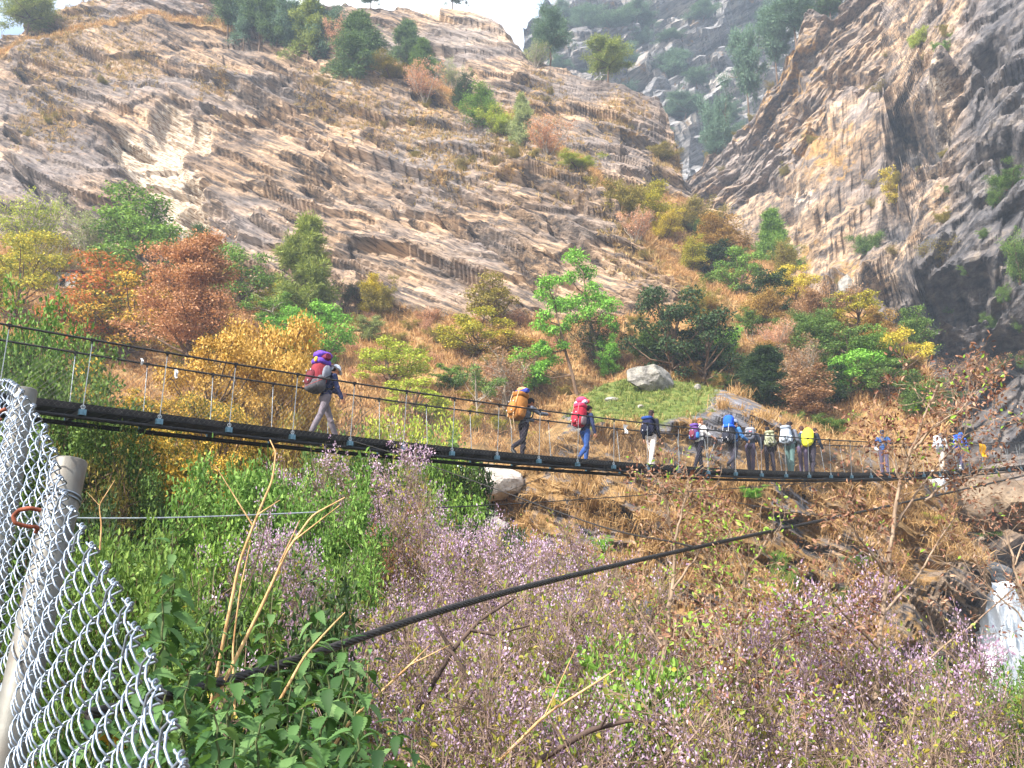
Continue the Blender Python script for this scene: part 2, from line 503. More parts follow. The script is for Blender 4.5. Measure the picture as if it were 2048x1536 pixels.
l1 = ledges(PA, a1, t1, [(10.5, 1.1, 26)], seed=2) + plates(PA, (t1, a1, b1), (17, 4.6, 9), 1.6, seed=1) + plates(PA, (t1, a1, b1), (6.5, 1.8, 4), .5, seed=5) + plates(PA, (t1, a1, b1), (2.2, .75, 2), .22, seed=8) + .6
l2 = ledges(PA, a2, t2, [(8.5, 1.1, 30)], seed=2) + plates(PA, (t2, a2, b2), (20, 4.0, 9), 1.4, seed=2) + plates(PA, (t2, a2, b2), (7.5, 1.6, 4), .45, seed=6) + plates(PA, (t2, a2, b2), (2.4, .7, 2), .22, seed=9) + .6
led = l1 * (1 - blend) + l2 * blend
X = PA.reshape(-1, 3)
big = (2.2 * fbm(X / 30., 3) + .5 * fbm(X / 5., 3)).reshape(vA.shape)
fine = (.10 * fbm(X / 1.4, 3)).reshape(vA.shape)
nout = norm(np.array([-.08, -.86, .5]))
edge = sstep(0, 14, vA - ab_row(uA, 6, 0)) * .75 + .25
dispA = cliffm * (led - 1.2 + fine) + big * (.35 + .4 * cliffm) * edge
dispA += (1 - cliffm) * (.55 * fbm(X / 3.2, 4)).reshape(vA.shape)
# the scooped hollow of the pale scar and long slits under the thick beds
sc_ = np.clip(blob(uA, vA, [(300,310,85),(345,375,80),(375,435,60),(340,250,60),(250,280,50),(390,260,40)]), 0, 1)
dispA -= 2.4 * sstep(.15, .55, sc_) * cliffm
rs_ = np.random.RandomState(17); SL = []
for k in range(80):
    x0 = rs_.uniform(-20, 1250); y0 = rs_.uniform(40, 590); Ln = rs_.uniform(35, 170); sl = rs_.uniform(.44, .66) if x0 < 950 or y0 > 400 else rs_.uniform(.22, .40)
    SL.append((x0, y0, x0 + Ln, y0 + Ln * sl, 4 + 11 * rs_.rand() ** 2, rs_.uniform(1.4, 3.4)))
for (x0, y0, x1, y1, w, dep) in SL + [(170,228,300,285,11,2.6),(490,115,640,170,9,2.2),(930,445,1130,575,12,2.6),(990,515,1080,556,9,2.2),
                                 (1190,240,1330,292,8,2.2),(1160,278,1262,312,7,2.0),(970,155,1120,205,7,1.8),(1285,365,1350,395,8,2.0),(0,290,90,380,10,1.8),(110,360,215,465,14,2.4),(650,375,720,410,7,1.6),(860,380,920,420,6,1.6)]:
    ex, ey = x1 - x0, y1 - y0; L2 = ex * ex + ey * ey
    tt = ((uA - x0) * ex + (vA - y0) * ey) / L2
    dist = ((uA - x0) * ey - (vA - y0) * ex) / math.sqrt(L2)      # + above the line
    dist = dist + 1.8 * pn(np.stack([uA.ravel() / 22, vA.ravel() / 22, 0 * uA.ravel() + x0], -1)).reshape(uA.shape)
    along = sstep(0, .18, tt) * sstep(1, .82, tt)
    dispA -= dep * along * sstep(-w - 1, -w + 3.5, dist) * sstep(3, -.5, dist) * cliffm
    dispA += .28 * dep * along * sstep(26, 2, dist) * sstep(-1, 2.5, dist) * cliffm
dispA = soften(dispA, 1)
PA = PA + dispA[..., None] * (cliffm[..., None] * nout + (1 - cliffm[..., None]) * norm(np.array([0, -.35, .94])))
gz = blob(uA, vA, [(720,215,120),(850,255,150),(1000,290,150),(1130,330,120),(1080,200,90),(1240,230,90),(120,70,160),(250,120,110),(1290,470,140),(1450,560,130),(640,180,90),(430,180,70),(900,330,120),(1330,330,60),(90,230,110)])
grassA = np.clip((1 - cliffm) * .95 + cliffm * (np.clip(gz, 0, 1) * .42 + .06), 0, 1)
greyA = np.clip(blob(uA, vA, [(70,370,170),(-200,380,300),(480,85,60),(1300,240,80)]) * 1.0, 0, 1) * cliffm
attrA = dict(grass=grassA.ravel(), grey=greyA.ravel() * .9, pale=(sstep(.02, .55, sc_) * cliffm).ravel() * .75,
             dark=0 * uA.ravel(), green=0 * uA.ravel())
TAN, GREY, DARK = c255(150, 128, 106), c255(112, 104, 100), c255(60, 44, 34)
M_rockA = rock_mat('sunlit rock with dry grass', math.radians(31), TAN, GREY, DARK)
hill = mk('hillside', PA.reshape(-1, 3), grid_faces(*vA.shape), M_rockA, attrs=attrA)
tag(hill, None, None, kind='structure')

# ---------- the grassy knoll with a rock face below the bridge
ucM = bearings(925, 1990, 2.6)
uM, vM, PM = table_sheet(MM, ucM, [60, 110, 44], back=(12, 1.6, -1.6))
MM_u = np.array([r[0] for r in MM], float)
vbrk = np.interp(uM, MM_u, [r[1][2][0] for r in MM])
face = sstep(-10, 14, vM - vbrk)
X = PM.reshape(-1, 3)
a3, t3 = tilt(33)
b3 = np.cross(a3, t3)
l3 = ledges(PM, a3, t3, [(4.2, .9, 8)], warp=1.0, seed=9) + plates(PM, (t3, a3, b3), (4.5, 1.4, 3), .9, seed=3) + plates(PM, (t3, a3, b3), (1.6, .5, 1.2), .3, seed=4) + .4
crestM = sstep(0, 20, vM - np.interp(uM, MM_u, [r[1][3][0] for r in MM])) * .85 + .15
dispM = face * (l3 - .6) + (.9 * fbm(X / 9., 3) + .22 * fbm(X / 1.5, 3)).reshape(vM.shape) * crestM * (.4 + .6 * face)
tanr = np.clip(blob(uM, vM, [(1850,1260,110),(1900,1200,90),(1870,1330,90)]), 0, 1)
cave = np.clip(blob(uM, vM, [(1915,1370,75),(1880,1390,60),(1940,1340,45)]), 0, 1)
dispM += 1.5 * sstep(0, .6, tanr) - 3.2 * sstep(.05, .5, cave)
PM = PM + dispM[..., None] * (face[..., None] * norm(np.array([-.05, -.9, .35])) + (1 - face[..., None]) * np.array([0, 0, 1.]))
greenM = np.clip(blob(uM, vM, [(1230,800,95),(1300,790,100),(1180,815,70),(1380,785,70)]) * 1.5, 0, 1) * sstep(12, -6, vM - vbrk)
grassM = np.clip(.60 + .18 * pn(X / 4.).reshape(vM.shape) - .5 * tanr - .4 * np.clip(blob(uM, vM, [(1470,840,60),(1570,860,60),(1440,880,70),(1320,1050,40),(1600,1000,70),(1700,1130,90)]), 0, 1), 0, 1)
attrM = dict(grass=grassM.ravel() * (1 - .8 * greenM.ravel()), grey=np.clip(.55 - 1.2 * tanr, 0, 1).ravel(), pale=0 * uM.ravel(), dark=(sstep(.0, .4, cave) * .6).ravel(), green=greenM.ravel())  # dark: shade of the cave recess painted into the rock colour
M_rockM = rock_mat('slate rock under orange grass', math.radians(33), c255(140, 124, 108), c255(100, 101, 108), c255(46, 42, 42), sc=2.2)
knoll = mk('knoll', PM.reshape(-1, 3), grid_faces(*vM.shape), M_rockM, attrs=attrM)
tag(knoll, None, None, kind='structure')

# ---------- the rock wall on the right
ucC = bearings(1330, 2070, 2.6, lo=1280, hi=2800)
uC, vC, PC = table_sheet(CC, ucC, [40, 60, 40, 70, 24, 190], back=(8, 3, -.5))
X = PC.reshape(-1, 3)
a4, t4 = tilt(-38)
a5 = norm(np.array([.1, .5, .85])); t5 = norm(np.array([1, .3, -.2]))
wall = sstep(930, 880, vC)
b4 = np.cross(a4, t4)
l4 = ledges(PC, a4, t4, [(11., 1.2, 14)], warp=2.5, seed=21) + plates(PC, (t4, a4, b4), (13, 7, 10), 2.3, tilt=1.1, over=.4, seed=11)
l5 = plates(PC, (t5, a5, np.cross(a5, t5)), (5.5, 2.6, 4), 1.15, tilt=1.0, over=.5, seed=12) + plates(PC, (t4, a4, b4), (2.1, .95, 1.6), .5, tilt=1., over=.6, seed=13) + 1.
wn = norm(np.array([-.55, -.8, .25]))
dispC = (l4 + l5 - 2.2) * (.25 + .75 * wall) + (3.4 * fbm(X / 26., 3) + 1.2 * (1 - 2.2 * np.abs(fbm(X / 12. + 7, 2))) + .22 * fbm(X / 1.6, 3)).reshape(vC.shape) * (.3 + .7 * wall)
for (cx, cy, rx, ry, dep) in [(1815,262,52,62,8.5),(1855,235,40,60,6),(1800,312,44,30,4.5),(1565,375,50,18,4),(1790,440,45,40,4.5),(1870,330,70,16,4.),(1650,250,30,16,3),(1690,150,50,18,3),
                              (1905,600,90,45,9),(1840,640,60,40,7),(1950,560,60,30,6),(2020,690,50,50,5),(1960,330,60,22,4),(1985,120,40,60,5),(1780,590,50,20,4),(1600,215,26,12,2.6),(2030,330,50,60,6),(1985,620,14,26,4)]:
    r = np.sqrt(((uC - cx) / rx) ** 2 + ((vC - cy) / ry) ** 2) + .35 * pn(np.stack([uC.ravel() / 26, vC.ravel() / 26, 0 * uC.ravel() + cx], -1)).reshape(uC.shape)
    dispC -= dep * sstep(1.05, .45, r)
for (x0, y0, x1, y1, w, dep) in [(1905,120,1850,250,22,4.5),(1850,250,1800,400,16,4.),(1760,560,1700,640,22,5),(1690,545,1640,650,16,4),(1650,20,1600,180,14,3)]:
    ex, ey = x1 - x0, y1 - y0; L2 = ex * ex + ey * ey
    tt = ((uC - x0) * ex + (vC - y0) * ey) / L2
    dist = np.abs((uC - x0) * ey - (vC - y0) * ex) / math.sqrt(L2)
    dispC += dep * sstep(0, .15, tt) * sstep(1, .85, tt) * sstep(w, 0, dist)
dispC = soften(dispC, 1)
PC = PC + dispC[..., None] * wn
darkC = np.clip(sstep(1800, 1990, uC + .12 * (vC - 450)) * .8 * sstep(930, 820, vC) + blob(uC, vC, [(1815,265,95),(1840,600,120),(1900,560,130),(1960,640,170),(1790,450,80),(2050,150,140),(2040,800,200),(1940,790,140),(1760,640,60)]) * .9, 0, 1)  # shade at the right and in the hollows, painted with the darker grey rock
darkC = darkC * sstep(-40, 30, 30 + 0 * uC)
grassC = np.clip(blob(uC, vC, [(1480,180,140),(1560,130,140),(1640,300,110),(1700,560,70),(1590,520,90),(1900,820,130),(1990,1040,60)]) * .55 + .12, 0, 1)
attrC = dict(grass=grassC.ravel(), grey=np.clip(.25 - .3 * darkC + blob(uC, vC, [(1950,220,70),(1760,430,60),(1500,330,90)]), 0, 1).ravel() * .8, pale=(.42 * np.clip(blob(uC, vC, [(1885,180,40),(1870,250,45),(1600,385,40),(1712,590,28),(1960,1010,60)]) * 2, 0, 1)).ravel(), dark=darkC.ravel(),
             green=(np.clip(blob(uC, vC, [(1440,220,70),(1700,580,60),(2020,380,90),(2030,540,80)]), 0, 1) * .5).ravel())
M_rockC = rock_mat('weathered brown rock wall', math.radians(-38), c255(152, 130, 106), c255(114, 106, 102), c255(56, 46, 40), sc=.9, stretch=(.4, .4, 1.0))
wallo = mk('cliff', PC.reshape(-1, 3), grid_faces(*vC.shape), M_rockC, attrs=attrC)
tag(wallo, None, None, kind='structure')

# ---------- the far hazy mountain
ucD = bearings(1030, 1800, 4.0, hi=2100)
uD, vD, PD = table_sheet(DD, ucD, [60, 90], back=(8, 6, -2))
X = PD.reshape(-1, 3)
a6, t6 = tilt(-30)
l6 = plates(PD, (t6, a6, np.cross(a6, t6)), (26, 12, 18), 7, tilt=1.2, seed=14) + plates(PD, (t6, a6, np.cross(a6, t6)), (8, 4, 6), 2.6, tilt=1.1, seed=15)
dispD = l6 + (7 * fbm(X / 50., 4) + 1.5 * fbm(X / 8., 3)).reshape(vD.shape)
PD = PD + dispD[..., None] * norm(np.array([-.3, -.85, .4])) * sstep(0, 30, vD - np.interp(uD, [r[0] for r in DD], [r[1][2][0] for r in DD]))[..., None]
attrD = dict(grass=np.full(uD.size, .22), grey=np.full(uD.size, .4), pale=0 * uD.ravel(), dark=0 * uD.ravel(), green=np.clip(blob(uD, vD, [(1240,70,140),(1350,150,120),(1500,60,160)]), 0, 1).ravel() * .25)
M_rockD = rock_mat('far mountain rock', math.radians(-30), c255(136, 128, 120), c255(110, 110, 112), c255(62, 60, 60), sc=.5)
mtn = mk('mountain', PD.reshape(-1, 3), grid_faces(*vD.shape), M_rockD, attrs=attrD)
tag(mtn, None, None, kind='structure')

# ---------- ground of the near bank and the floor of the gorge
def zg(x, y):
    x = np.asarray(x, float); y = np.asarray(y, float)
    L = sstep(5., -5., x - .18 * (y - 4))
    zl = -1.75 - .03 * y + .10 * np.clip(-x - 3, 0, 12) * sstep(3, 12, y)
    zr = -1.75 - .24 * np.clip(y, 0, 25) - .05 * np.clip(y - 25, 0, 60)
    z = zl * L + zr * (1 - L)
    z = z + .5 * np.clip(-1.2 - x, 0, 3) * sstep(6, 1, y) + 4.2 * sstep(-10.2, -13.5, x + .12 * (y - 14)) * sstep(3, 8, y) * sstep(20, 16, y) + 4.6 * sstep(20.5, 24, y) * sstep(33, 27, y) * sstep(-6.0, -8.5, x + .04 * (y - 20))
    return z
gx = np.concatenate([np.linspace(-300, -32, 20), np.arange(-30, 45, .3), np.linspace(47, 300, 20)])
gy = np.concatenate([np.linspace(-60, -3, 14), np.arange(-2, 55, .3), np.linspace(57, 300, 20)])
GX, GY = np.meshgrid(gx, gy)
far = sstep(40, 70, GY) + sstep(30, 60, np.abs(GX)) ; far = np.clip(far, 0, 1)
GZ = zg(GX, GY) * (1 - far) + (-12) * far
PG = np.stack([GX, GY, GZ], -1); X = PG.reshape(-1, 3)
PG[..., 2] += (.22 * fbm(X / 1.8, 4)).reshape(GX.shape)
t = NT('dark soil with litter'); o = t.obj()
n1 = t.noise(o, 2.2, 7, .65); n2 = t.noise(o, 14, 4)
col = t.ramp(n1, [(.3, c255(52, 44, 32)), (.5, c255(84, 72, 50)), (.7, c255(88, 92, 52))])
col = t.mix(t.ramp(n2, [(.5, 0), (.62, .8)]), col, c255(150, 122, 86))
M_soil = t.done(t.bsdf(col, .95, bump=n1, bstr=.8, bdist=.2, spec=.1))
gr = mk('ground', PG.reshape(-1, 3), grid_faces(*GX.shape), M_soil)
tag(gr, None, None, kind='structure')

# lookup of a point on a sheet, for things that stand on it
def on_sheet(u, v, uu, vv, P):
    j = np.argmin(np.abs(uu[0] - u)); col = vv[:, j]
    i = int(np.argmin(np.abs(col - v))); return P[i, j].copy()
def onA(u, v): return on_sheet(u, v, uA, vA, PA)
def onM(u, v): return on_sheet(u, v, uM, vM, PM)
def onC(u, v): return on_sheet(u, v, uC, vC, PC)
def onD(u, v): return on_sheet(u, v, uD, vD, PD)
# ------------------------------------------------------------------ plant prototypes (height about 1)
LEAF_V = np.array([[0, 0, 0], [.45, .32, .06], [1, 0, -.05], [.45, -.32, .06]])
LEAF_F = [np.array([[0, 1, 2, 3]])]
LEAF6_V = np.array([[0, 0, 0], [.3, .26, .05], [.65, .24, .02], [1, 0, -.14], [.65, -.24, .02], [.3, -.26, .05]])
LEAF6_F = [np.array([[0, 1, 2, 3], [0, 3, 4, 5]])]
NEED_V = np.array([[0, .045, 0], [1, .02, 0], [1, -.02, 0], [0, -.045, 0]])
LANCE_V = np.array([[0, 0, 0], [.4, .09, .02], [1, 0, -.16], [.4, -.09, .02]])

def rdir(rng, n, up=0., flat=1.):
    d = rng.normal(size=(n, 3)); d[:, 2] *= flat; d = norm(d); d[:, 2] += up
    return norm(d)

def grow(rng, trunk=.85, r0=.022, bare=.3, n_limbs=12, limb=.42, rise=.5, profile='round', wob=.03, subs=4, sublen=.42, droop=0., lean=(0, 0)):
    """trunk, limbs and side branches; returns segments and tips"""
    S = []; tips = []
    n = 7
    zs = np.linspace(0, trunk, n)
    tr = np.stack([np.cumsum(rng.normal(0, wob / 2, n)) + lean[0] * zs, np.cumsum(rng.normal(0, wob / 2, n)) + lean[1] * zs, zs], -1); tr[0] = 0
    rad = np.linspace(r0, r0 * .25, n)
    for i in range(n - 1): S.append((tr[i], tr[i + 1], rad[i], rad[i + 1]))
    tips.append((tr[-1], np.array([0, 0, 1.])))
    for i in range(n_limbs):
        h = bare + (trunk - bare) * ((i + rng.rand() * .8) / n_limbs)
        p = np.array([np.interp(h, zs, tr[:, k]) for k in range(3)])
        q = (h - bare) / max(1e-3, 1 - bare)
        if profile == 'cone': L = limb * (1 - q) ** .8 + .04
        elif profile == 'round': L = limb * math.sqrt(max(.05, 1 - ((q - .4) / .65) ** 2))
        elif profile == 'flat': L = limb * (.45 + .75 * q)
        else: L = limb
        L *= rng.uniform(.65, 1.2)
        az = i * 2.4 + rng.normal(0, .35)
        el = rise + rng.normal(0, .15) + (.35 * q if profile != 'cone' else 0)
        d = np.array([math.cos(az) * math.cos(el), math.sin(az) * math.cos(el), math.sin(el)])
        m = 4; pts = [p]
        for k in range(m):
            d = norm(d + rng.normal(0, .16, 3) + np.array([0, 0, -droop * .3 + .05])); pts.append(pts[-1] + d * L / m)
        rr = np.linspace(min(r0 * .5, r0 * (1 - h) * .9 + .002), .0022, m + 1)
        for k in range(m): S.append((pts[k], pts[k + 1], rr[k], rr[k + 1]))
        tips.append((pts[-1], d)); tips.append((pts[-2], d))
        for s in range(subs):
            k = rng.randint(1, m + 1); b = pts[k - 1] + (pts[k] - pts[k - 1]) * rng.rand()
            sd_ = norm(d + rng.normal(0, .75, 3) + np.array([0, 0, .15 - droop * .4])); sl = L * sublen * rng.uniform(.6, 1.2)
            e = b + sd_ * sl
            S.append((b, e, rr[k] * .6, .0015)); tips.append((e, sd_)); tips.append(((b + e) / 2, sd_))
    return S, tips

def seg_mesh(S, k=4, rmin=0):
    p0 = np.array([s[0] for s in S]); p1 = np.array([s[1] for s in S])
    return prisms(p0, p1, np.maximum(rmin, np.array([s[2] for s in S])), np.maximum(rmin, np.array([s[3] for s in S])), k)

def leaf_cloud(rng, tips, per, cr, size, flat=.65, up=.7, tv=LEAF_V, tf=LEAF_F, keep=1., out=.5, aspect=1.):
    c = np.array([t[0] for t in tips]); d = np.array([t[1] for t in tips])
    m = rng.rand(len(c)) < keep; c, d = c[m], d[m]
    n = np.maximum(3, (per * rng.uniform(.4, 1.5, len(c))).astype(int))
    C = np.repeat(c, n, 0); Dd = np.repeat(d, n, 0); N = len(C)
    off = rng.normal(size=(N, 3)) * np.array([1, 1, flat]) * (cr * np.repeat(rng.uniform(.6, 1.35, len(c)), n))[:, None]
    pos = C + off
    xd = norm(norm(off) * out + Dd * .35 + rng.normal(size=(N, 3)) * .55)
    ud = norm(np.array([0, 0, up]) + norm(off) * .6 + rng.normal(size=(N, 3)) * .45)
    s = size * rng.uniform(.6, 1.35, N)
    return scatter(tv, tf, pos, rot_from(xd, ud), np.stack([s, s * aspect, s], -1))

PROTO = {}
def proto(name, trunk_vf, crown_vf):
    v, f = trunk_vf; tm = mk('trunk', v, f, None, None, True, link=False)
    cm = mk('crown', crown_vf[0], crown_vf[1], None, None, False, link=False)
    cv = np.asarray(crown_vf[0]); lo = np.percentile(cv, 1.0, 0); hi = np.percentile(cv, 99.0, 0)
    for o in (tm, cm): o.data.materials.append(None)
    PROTO[name] = (tm, cm, max(hi[0] - lo[0], hi[1] - lo[1]) * .5 + .5 * min(hi[0] - lo[0], hi[1] - lo[1]), hi[2])

def make_protos():
    R = np.random.RandomState
    for nm, sd_, kw, per, cr, sz in [
        ('broad', 11, dict(n_limbs=15, limb=.42, rise=.45, bare=.22, subs=5), 42, .055, .040),
        ('broad_b', 12, dict(n_limbs=13, limb=.46, rise=.35, bare=.18, subs=5, wob=.05), 40, .058, .042),
        ('round', 13, dict(n_limbs=18, limb=.45, rise=.4, bare=.10, subs=6, r0=.016), 40, .055, .036),
        ('airy', 14, dict(n_limbs=12, limb=.44, rise=.30, bare=.30, subs=4, profile='flat'), 46, .045, .038),
        ('oval', 15, dict(n_limbs=20, limb=.30, rise=.6, bare=.15, subs=5), 36, .045, .036)]:
        r = R(sd_); S, T = grow(r, **kw)
        proto(nm, seg_mesh(S, 5), leaf_cloud(r, T, per * 2.1, cr * .82, sz * .74, out=.5, keep=.66))
        if nm in ('broad', 'broad_b', 'round'): proto(nm + '_fine', seg_mesh(S, 5), leaf_cloud(r, T, per * 4.2, cr * .85, sz * .48, out=.5, keep=.68, tv=LEAF6_V, tf=LEAF6_F))
    for nm, sd_, kw in [('pine', 21, dict(trunk=.97, n_limbs=34, limb=.30, rise=.12, bare=.20, subs=4, profile='cone', r0=.016, wob=.012)),
                        ('pine_b', 22, dict(trunk=.96, n_limbs=26, limb=.33, rise=.25, bare=.36, subs=5, profile='round', r0=.018, wob=.02)),
                        ('fir', 23, dict(trunk=.98, n_limbs=46, limb=.33, rise=-.02, bare=.08, subs=4, profile='cone', r0=.014, wob=.01, droop=.2))]:
        r = R(sd_); S, T = grow(r, **kw)
        proto(nm, seg_mesh(S, 5), leaf_cloud(r, T, 64, .030, .034, tv=NEED_V * np.array([1, 2.6, 1]), flat=.8, up=.4, out=1.2))
    for nm, sd_, nst in [('twig', 31, 9), ('twig_b', 32, 12)]:
        r = R(sd_); S = []; T = []
        for k in range(nst):
            s, t_ = grow(r, trunk=r.uniform(.6, .95), r0=.012, bare=.2, n_limbs=9, limb=.30, rise=.75, subs=5, wob=.06, lean=r.normal(0, .35, 2))
            S += s; T += t_
        proto(nm, seg_mesh(S, 3, .0022), leaf_cloud(r, T, 7, .03, .026, keep=.8))
    for nm, sd_, nst, per in [('bush', 41, 7, 26), ('bush_b', 42, 9, 22)]:
        r = R(sd_); S = []; T = []
        for k in range(nst):
            s, t_ = grow(r, trunk=r.uniform(.5, .9), r0=.012, bare=.12, n_limbs=8, limb=.34, rise=.55, subs=3, wob=.06, lean=r.normal(0, .40, 2))
            S += s; T += t_
        proto(nm, seg_mesh(S, 4), leaf_cloud(r, T, per * 1.8, .05, .029, keep=.9))
    # dense fine-leaved bush for plants close to the path
    r = R(51); S = []; T = []
    for k in range(10):
        s, t_ = grow(r, trunk=r.uniform(.6, .95), r0=.010, bare=.15, n_limbs=11, limb=.30, rise=.6, subs=5, wob=.05, lean=r.normal(0, .35, 2))
        S += s; T += t_
    proto('near_bush', seg_mesh(S, 4), leaf_cloud(r, T, 22, .032, .026, keep=.95, tv=LEAF6_V, tf=LEAF6_F))
    # bamboo: arching culms with long narrow leaves
    r = R(52); S = []; T = []
    for k in range(70):
        L = r.uniform(.55, 1.15); az = r.rand() * 2 * PI; a = r.uniform(.05, .55); p = np.array([r.normal(0, .07), r.normal(0, .07), 0])
        d = norm(np.array([math.cos(az) * a, math.sin(az) * a, 1.])); pts = [p]
        for q in range(7):
            d = norm(d + np.array([math.cos(az) * .11, math.sin(az) * .11, -.09 * q / 2.])); pts.append(pts[-1] + d * L / 7)
        for q in range(7):
            S.append((pts[q], pts[q + 1], .005 * (1 - q / 9), .005 * (1 - (q + 1) / 9)))
            if q >= 2:
                for z in range(4):
                    b = pts[q] + (pts[q + 1] - pts[q]) * r.rand(); e = norm(r.normal(size=3) + d * .6 + np.array([0, 0, -.1])); T.append((b + e * .04, e))
    proto('bamboo', seg_mesh(S, 4), leaf_cloud(r, T, 24, .030, .046, tv=LANCE_V * np.array([1, 1.5, 1]), up=.9, out=1.0))
make_protos()
def puffs(name, seed, n, spread, bare, rmin, rmax, per, size, shape='round'):
    """crown of separate leafy puffs on visible limbs"""
    r = np.random.RandomState(seed); cs = []; tries = 0
    while len(cs) < n and tries < 4000:
        tries += 1
        q = r.uniform(-1, 1, 3)
        if (q ** 2).sum() > 1: continue
        if shape == 'cone': q[:2] *= (1 - .7 * (q[2] + 1) / 2)
        c = np.array([q[0] * spread, q[1] * spread, bare + (1 - bare) * (q[2] + 1) / 2 * .95])
        R_ = r.uniform(rmin, rmax)
        if all(np.linalg.norm((c - a) * np.array([1, 1, 1.3])) > (R_ + b) * .72 for a, b in cs): cs.append((c, R_))
    S = []; zt = max(c[2] for c, _ in cs) * .85; tr = np.stack([.03 * np.sin(np.linspace(0, 4, 7) + seed), .03 * np.cos(np.linspace(0, 5, 7) + seed), np.linspace(0, zt, 7)], -1); tr[:, :2] -= tr[0, :2]
    for i in range(6): S.append((tr[i], tr[i + 1], .024 * (1 - i / 7), .024 * (1 - (i + 1) / 7)))
    P = []; N_ = []
    for c, R_ in cs:
        h = np.clip(c[2] * .62 - .05, .1, zt); b = np.array([np.interp(h, tr[:, 2], tr[:, k]) for k in range(3)])
        m1 = b + (c - b) * .5 + np.array([0, 0, -.04]) + r.normal(0, .012, 3)
        S.append((b, m1, .010, .007)); S.append((m1, c, .007, .004))
        for q in range(5): e = c + rdir(r, 1)[0] * R_ * .85; S.append((c, e, .003, .0015))
        k = int(per * (R_ / rmax) ** 2); d = rdir(r, k, .25); rr = R_ * r.uniform(.45, 1.05, k) * (1 + .35 * pn(d * 2.2 + seed + c * 9))
        P.append(c + d * rr[:, None] * np.array([1, 1, .62])); N_.append(d)
    P = np.concatenate(P); N_ = np.concatenate(N_); k = len(P)
    xd = norm(N_ * .5 + r.normal(size=(k, 3)) * .7 + np.array([0, 0, -.25])); ud = norm(N_ * .9 + np.array([0, 0, .5]) + r.normal(size=(k, 3)) * .4)
    proto(name, seg_mesh(S, 5), scatter(LEAF_V, LEAF_F, P, rot_from(xd, ud), size * r.uniform(.6, 1.3, k)))
puffs('puff', 71, 17, .40, .26, .10, .17, 560, .030)
puffs('puff_b', 72, 22, .42, .18, .09, .15, 480, .030)
puffs('puff_c', 73, 13, .36, .34, .10, .18, 600, .030, 'cone')
puffs('puff_fine', 74, 26, .44, .16, .09, .15, 1100, .019)
puffs('puff_open', 75, 12, .46, .40, .09, .16, 520, .030)
def larch():
    r = np.random.RandomState(76); S, T = grow(r, trunk=.97, n_limbs=34, limb=.40, rise=.14, bare=.24, subs=5, profile='cone', r0=.018, wob=.012)
    proto('larch', seg_mesh(S, 5), leaf_cloud(r, T, 110, .036, .015, flat=.45, up=1., out=.4))
larch()
def canopy():
    r = np.random.RandomState(54); S, T = grow(r, trunk=.9, r0=.022, n_limbs=13, limb=.52, rise=.12, bare=.58, subs=6, profile='flat', wob=.05)
    proto('canopy', seg_mesh(S, 5), leaf_cloud(r, T, 120, .055, .024, tv=LEAF6_V, tf=LEAF6_F, out=.5, keep=.9))
canopy()
def leafy():
    r = np.random.RandomState(53); S = []; T = []
    for k in range(16):
        s, t_ = grow(r, trunk=r.uniform(.6, .98), r0=.007, bare=.12, n_limbs=12, limb=.26, rise=.7, subs=5, wob=.06, lean=r.normal(0, .42, 2), droop=.5)
        S += s; T += t_
    proto('leafy', seg_mesh(S, 4), leaf_cloud(r, T, 20, .034, .040, tv=LANCE_V * np.array([1, 1.7, 1]), keep=.8, up=.9, out=.9))
leafy()

BARK = bark_mat('brown bark', c255(70, 54, 42), c255(120, 98, 78))
BARKG = bark_mat('grey bark', c255(120, 108, 96), c255(178, 166, 150))
TW = bark_mat('dry twigs', c255(112, 92, 76), c255(178, 152, 128))

C = {
 'pine':   [c255(46, 66, 42), c255(80, 104, 64), c255(112, 132, 86)],
 'pineblue': [c255(54, 74, 66), c255(84, 108, 92), c255(114, 136, 112)],
 'pineyel': [c255(72, 84, 36), c255(112, 124, 56), c255(140, 146, 78)],
 'dark':   [c255(26, 42, 24), c255(46, 66, 36), c255(74, 92, 52)],
 'mid':    [c255(46, 66, 28), c255(78, 104, 46), c255(112, 132, 64)],
 'green':  [c255(58, 84, 32), c255(90, 120, 48), c255(124, 150, 68)],
 'bright': [c255(66, 104, 32), c255(98, 146, 50), c255(136, 178, 76)],
 'lime':   [c255(98, 116, 36), c255(138, 150, 50), c255(172, 174, 74)],
 'yellow': [c255(126, 116, 34), c255(168, 152, 50), c255(198, 180, 76)],
 'olive':  [c255(82, 80, 32), c255(118, 108, 48), c255(150, 134, 66)],
 'ochre':  [c255(98, 80, 40), c255(144, 116, 62), c255(178, 148, 88)],
 'gold':   [c255(96, 78, 34), c255(154, 122, 58), c255(190, 158, 88)],
 'rust':   [c255(104, 74, 52), c255(146, 106, 76), c255(178, 138, 106)],
 'brown':  [c255(96, 74, 56), c255(134, 104, 78), c255(164, 132, 98)],
 'pinkb':  [c255(140, 100, 78), c255(176, 132, 106), c255(198, 156, 128)],
 'redmix': [c255(66, 78, 30), c255(120, 104, 44), c255(168, 108, 56), c255(184, 92, 70)],
 'goldgreen': [c255(48, 64, 26), c255(98, 98, 38), c255(176, 140, 52), c255(206, 170, 80)],
 'limegold': [c255(82, 96, 30), c255(142, 138, 44), c255(186, 168, 60)],
 'bamboo': [c255(46, 74, 28), c255(84, 118, 48), c255(126, 154, 78)],
 'sage':   [c255(92, 104, 64), c255(126, 136, 88), c255(156, 160, 112)],
 'haze':   [c255(60, 84, 72), c255(86, 112, 92), c255(112, 134, 106)],
}
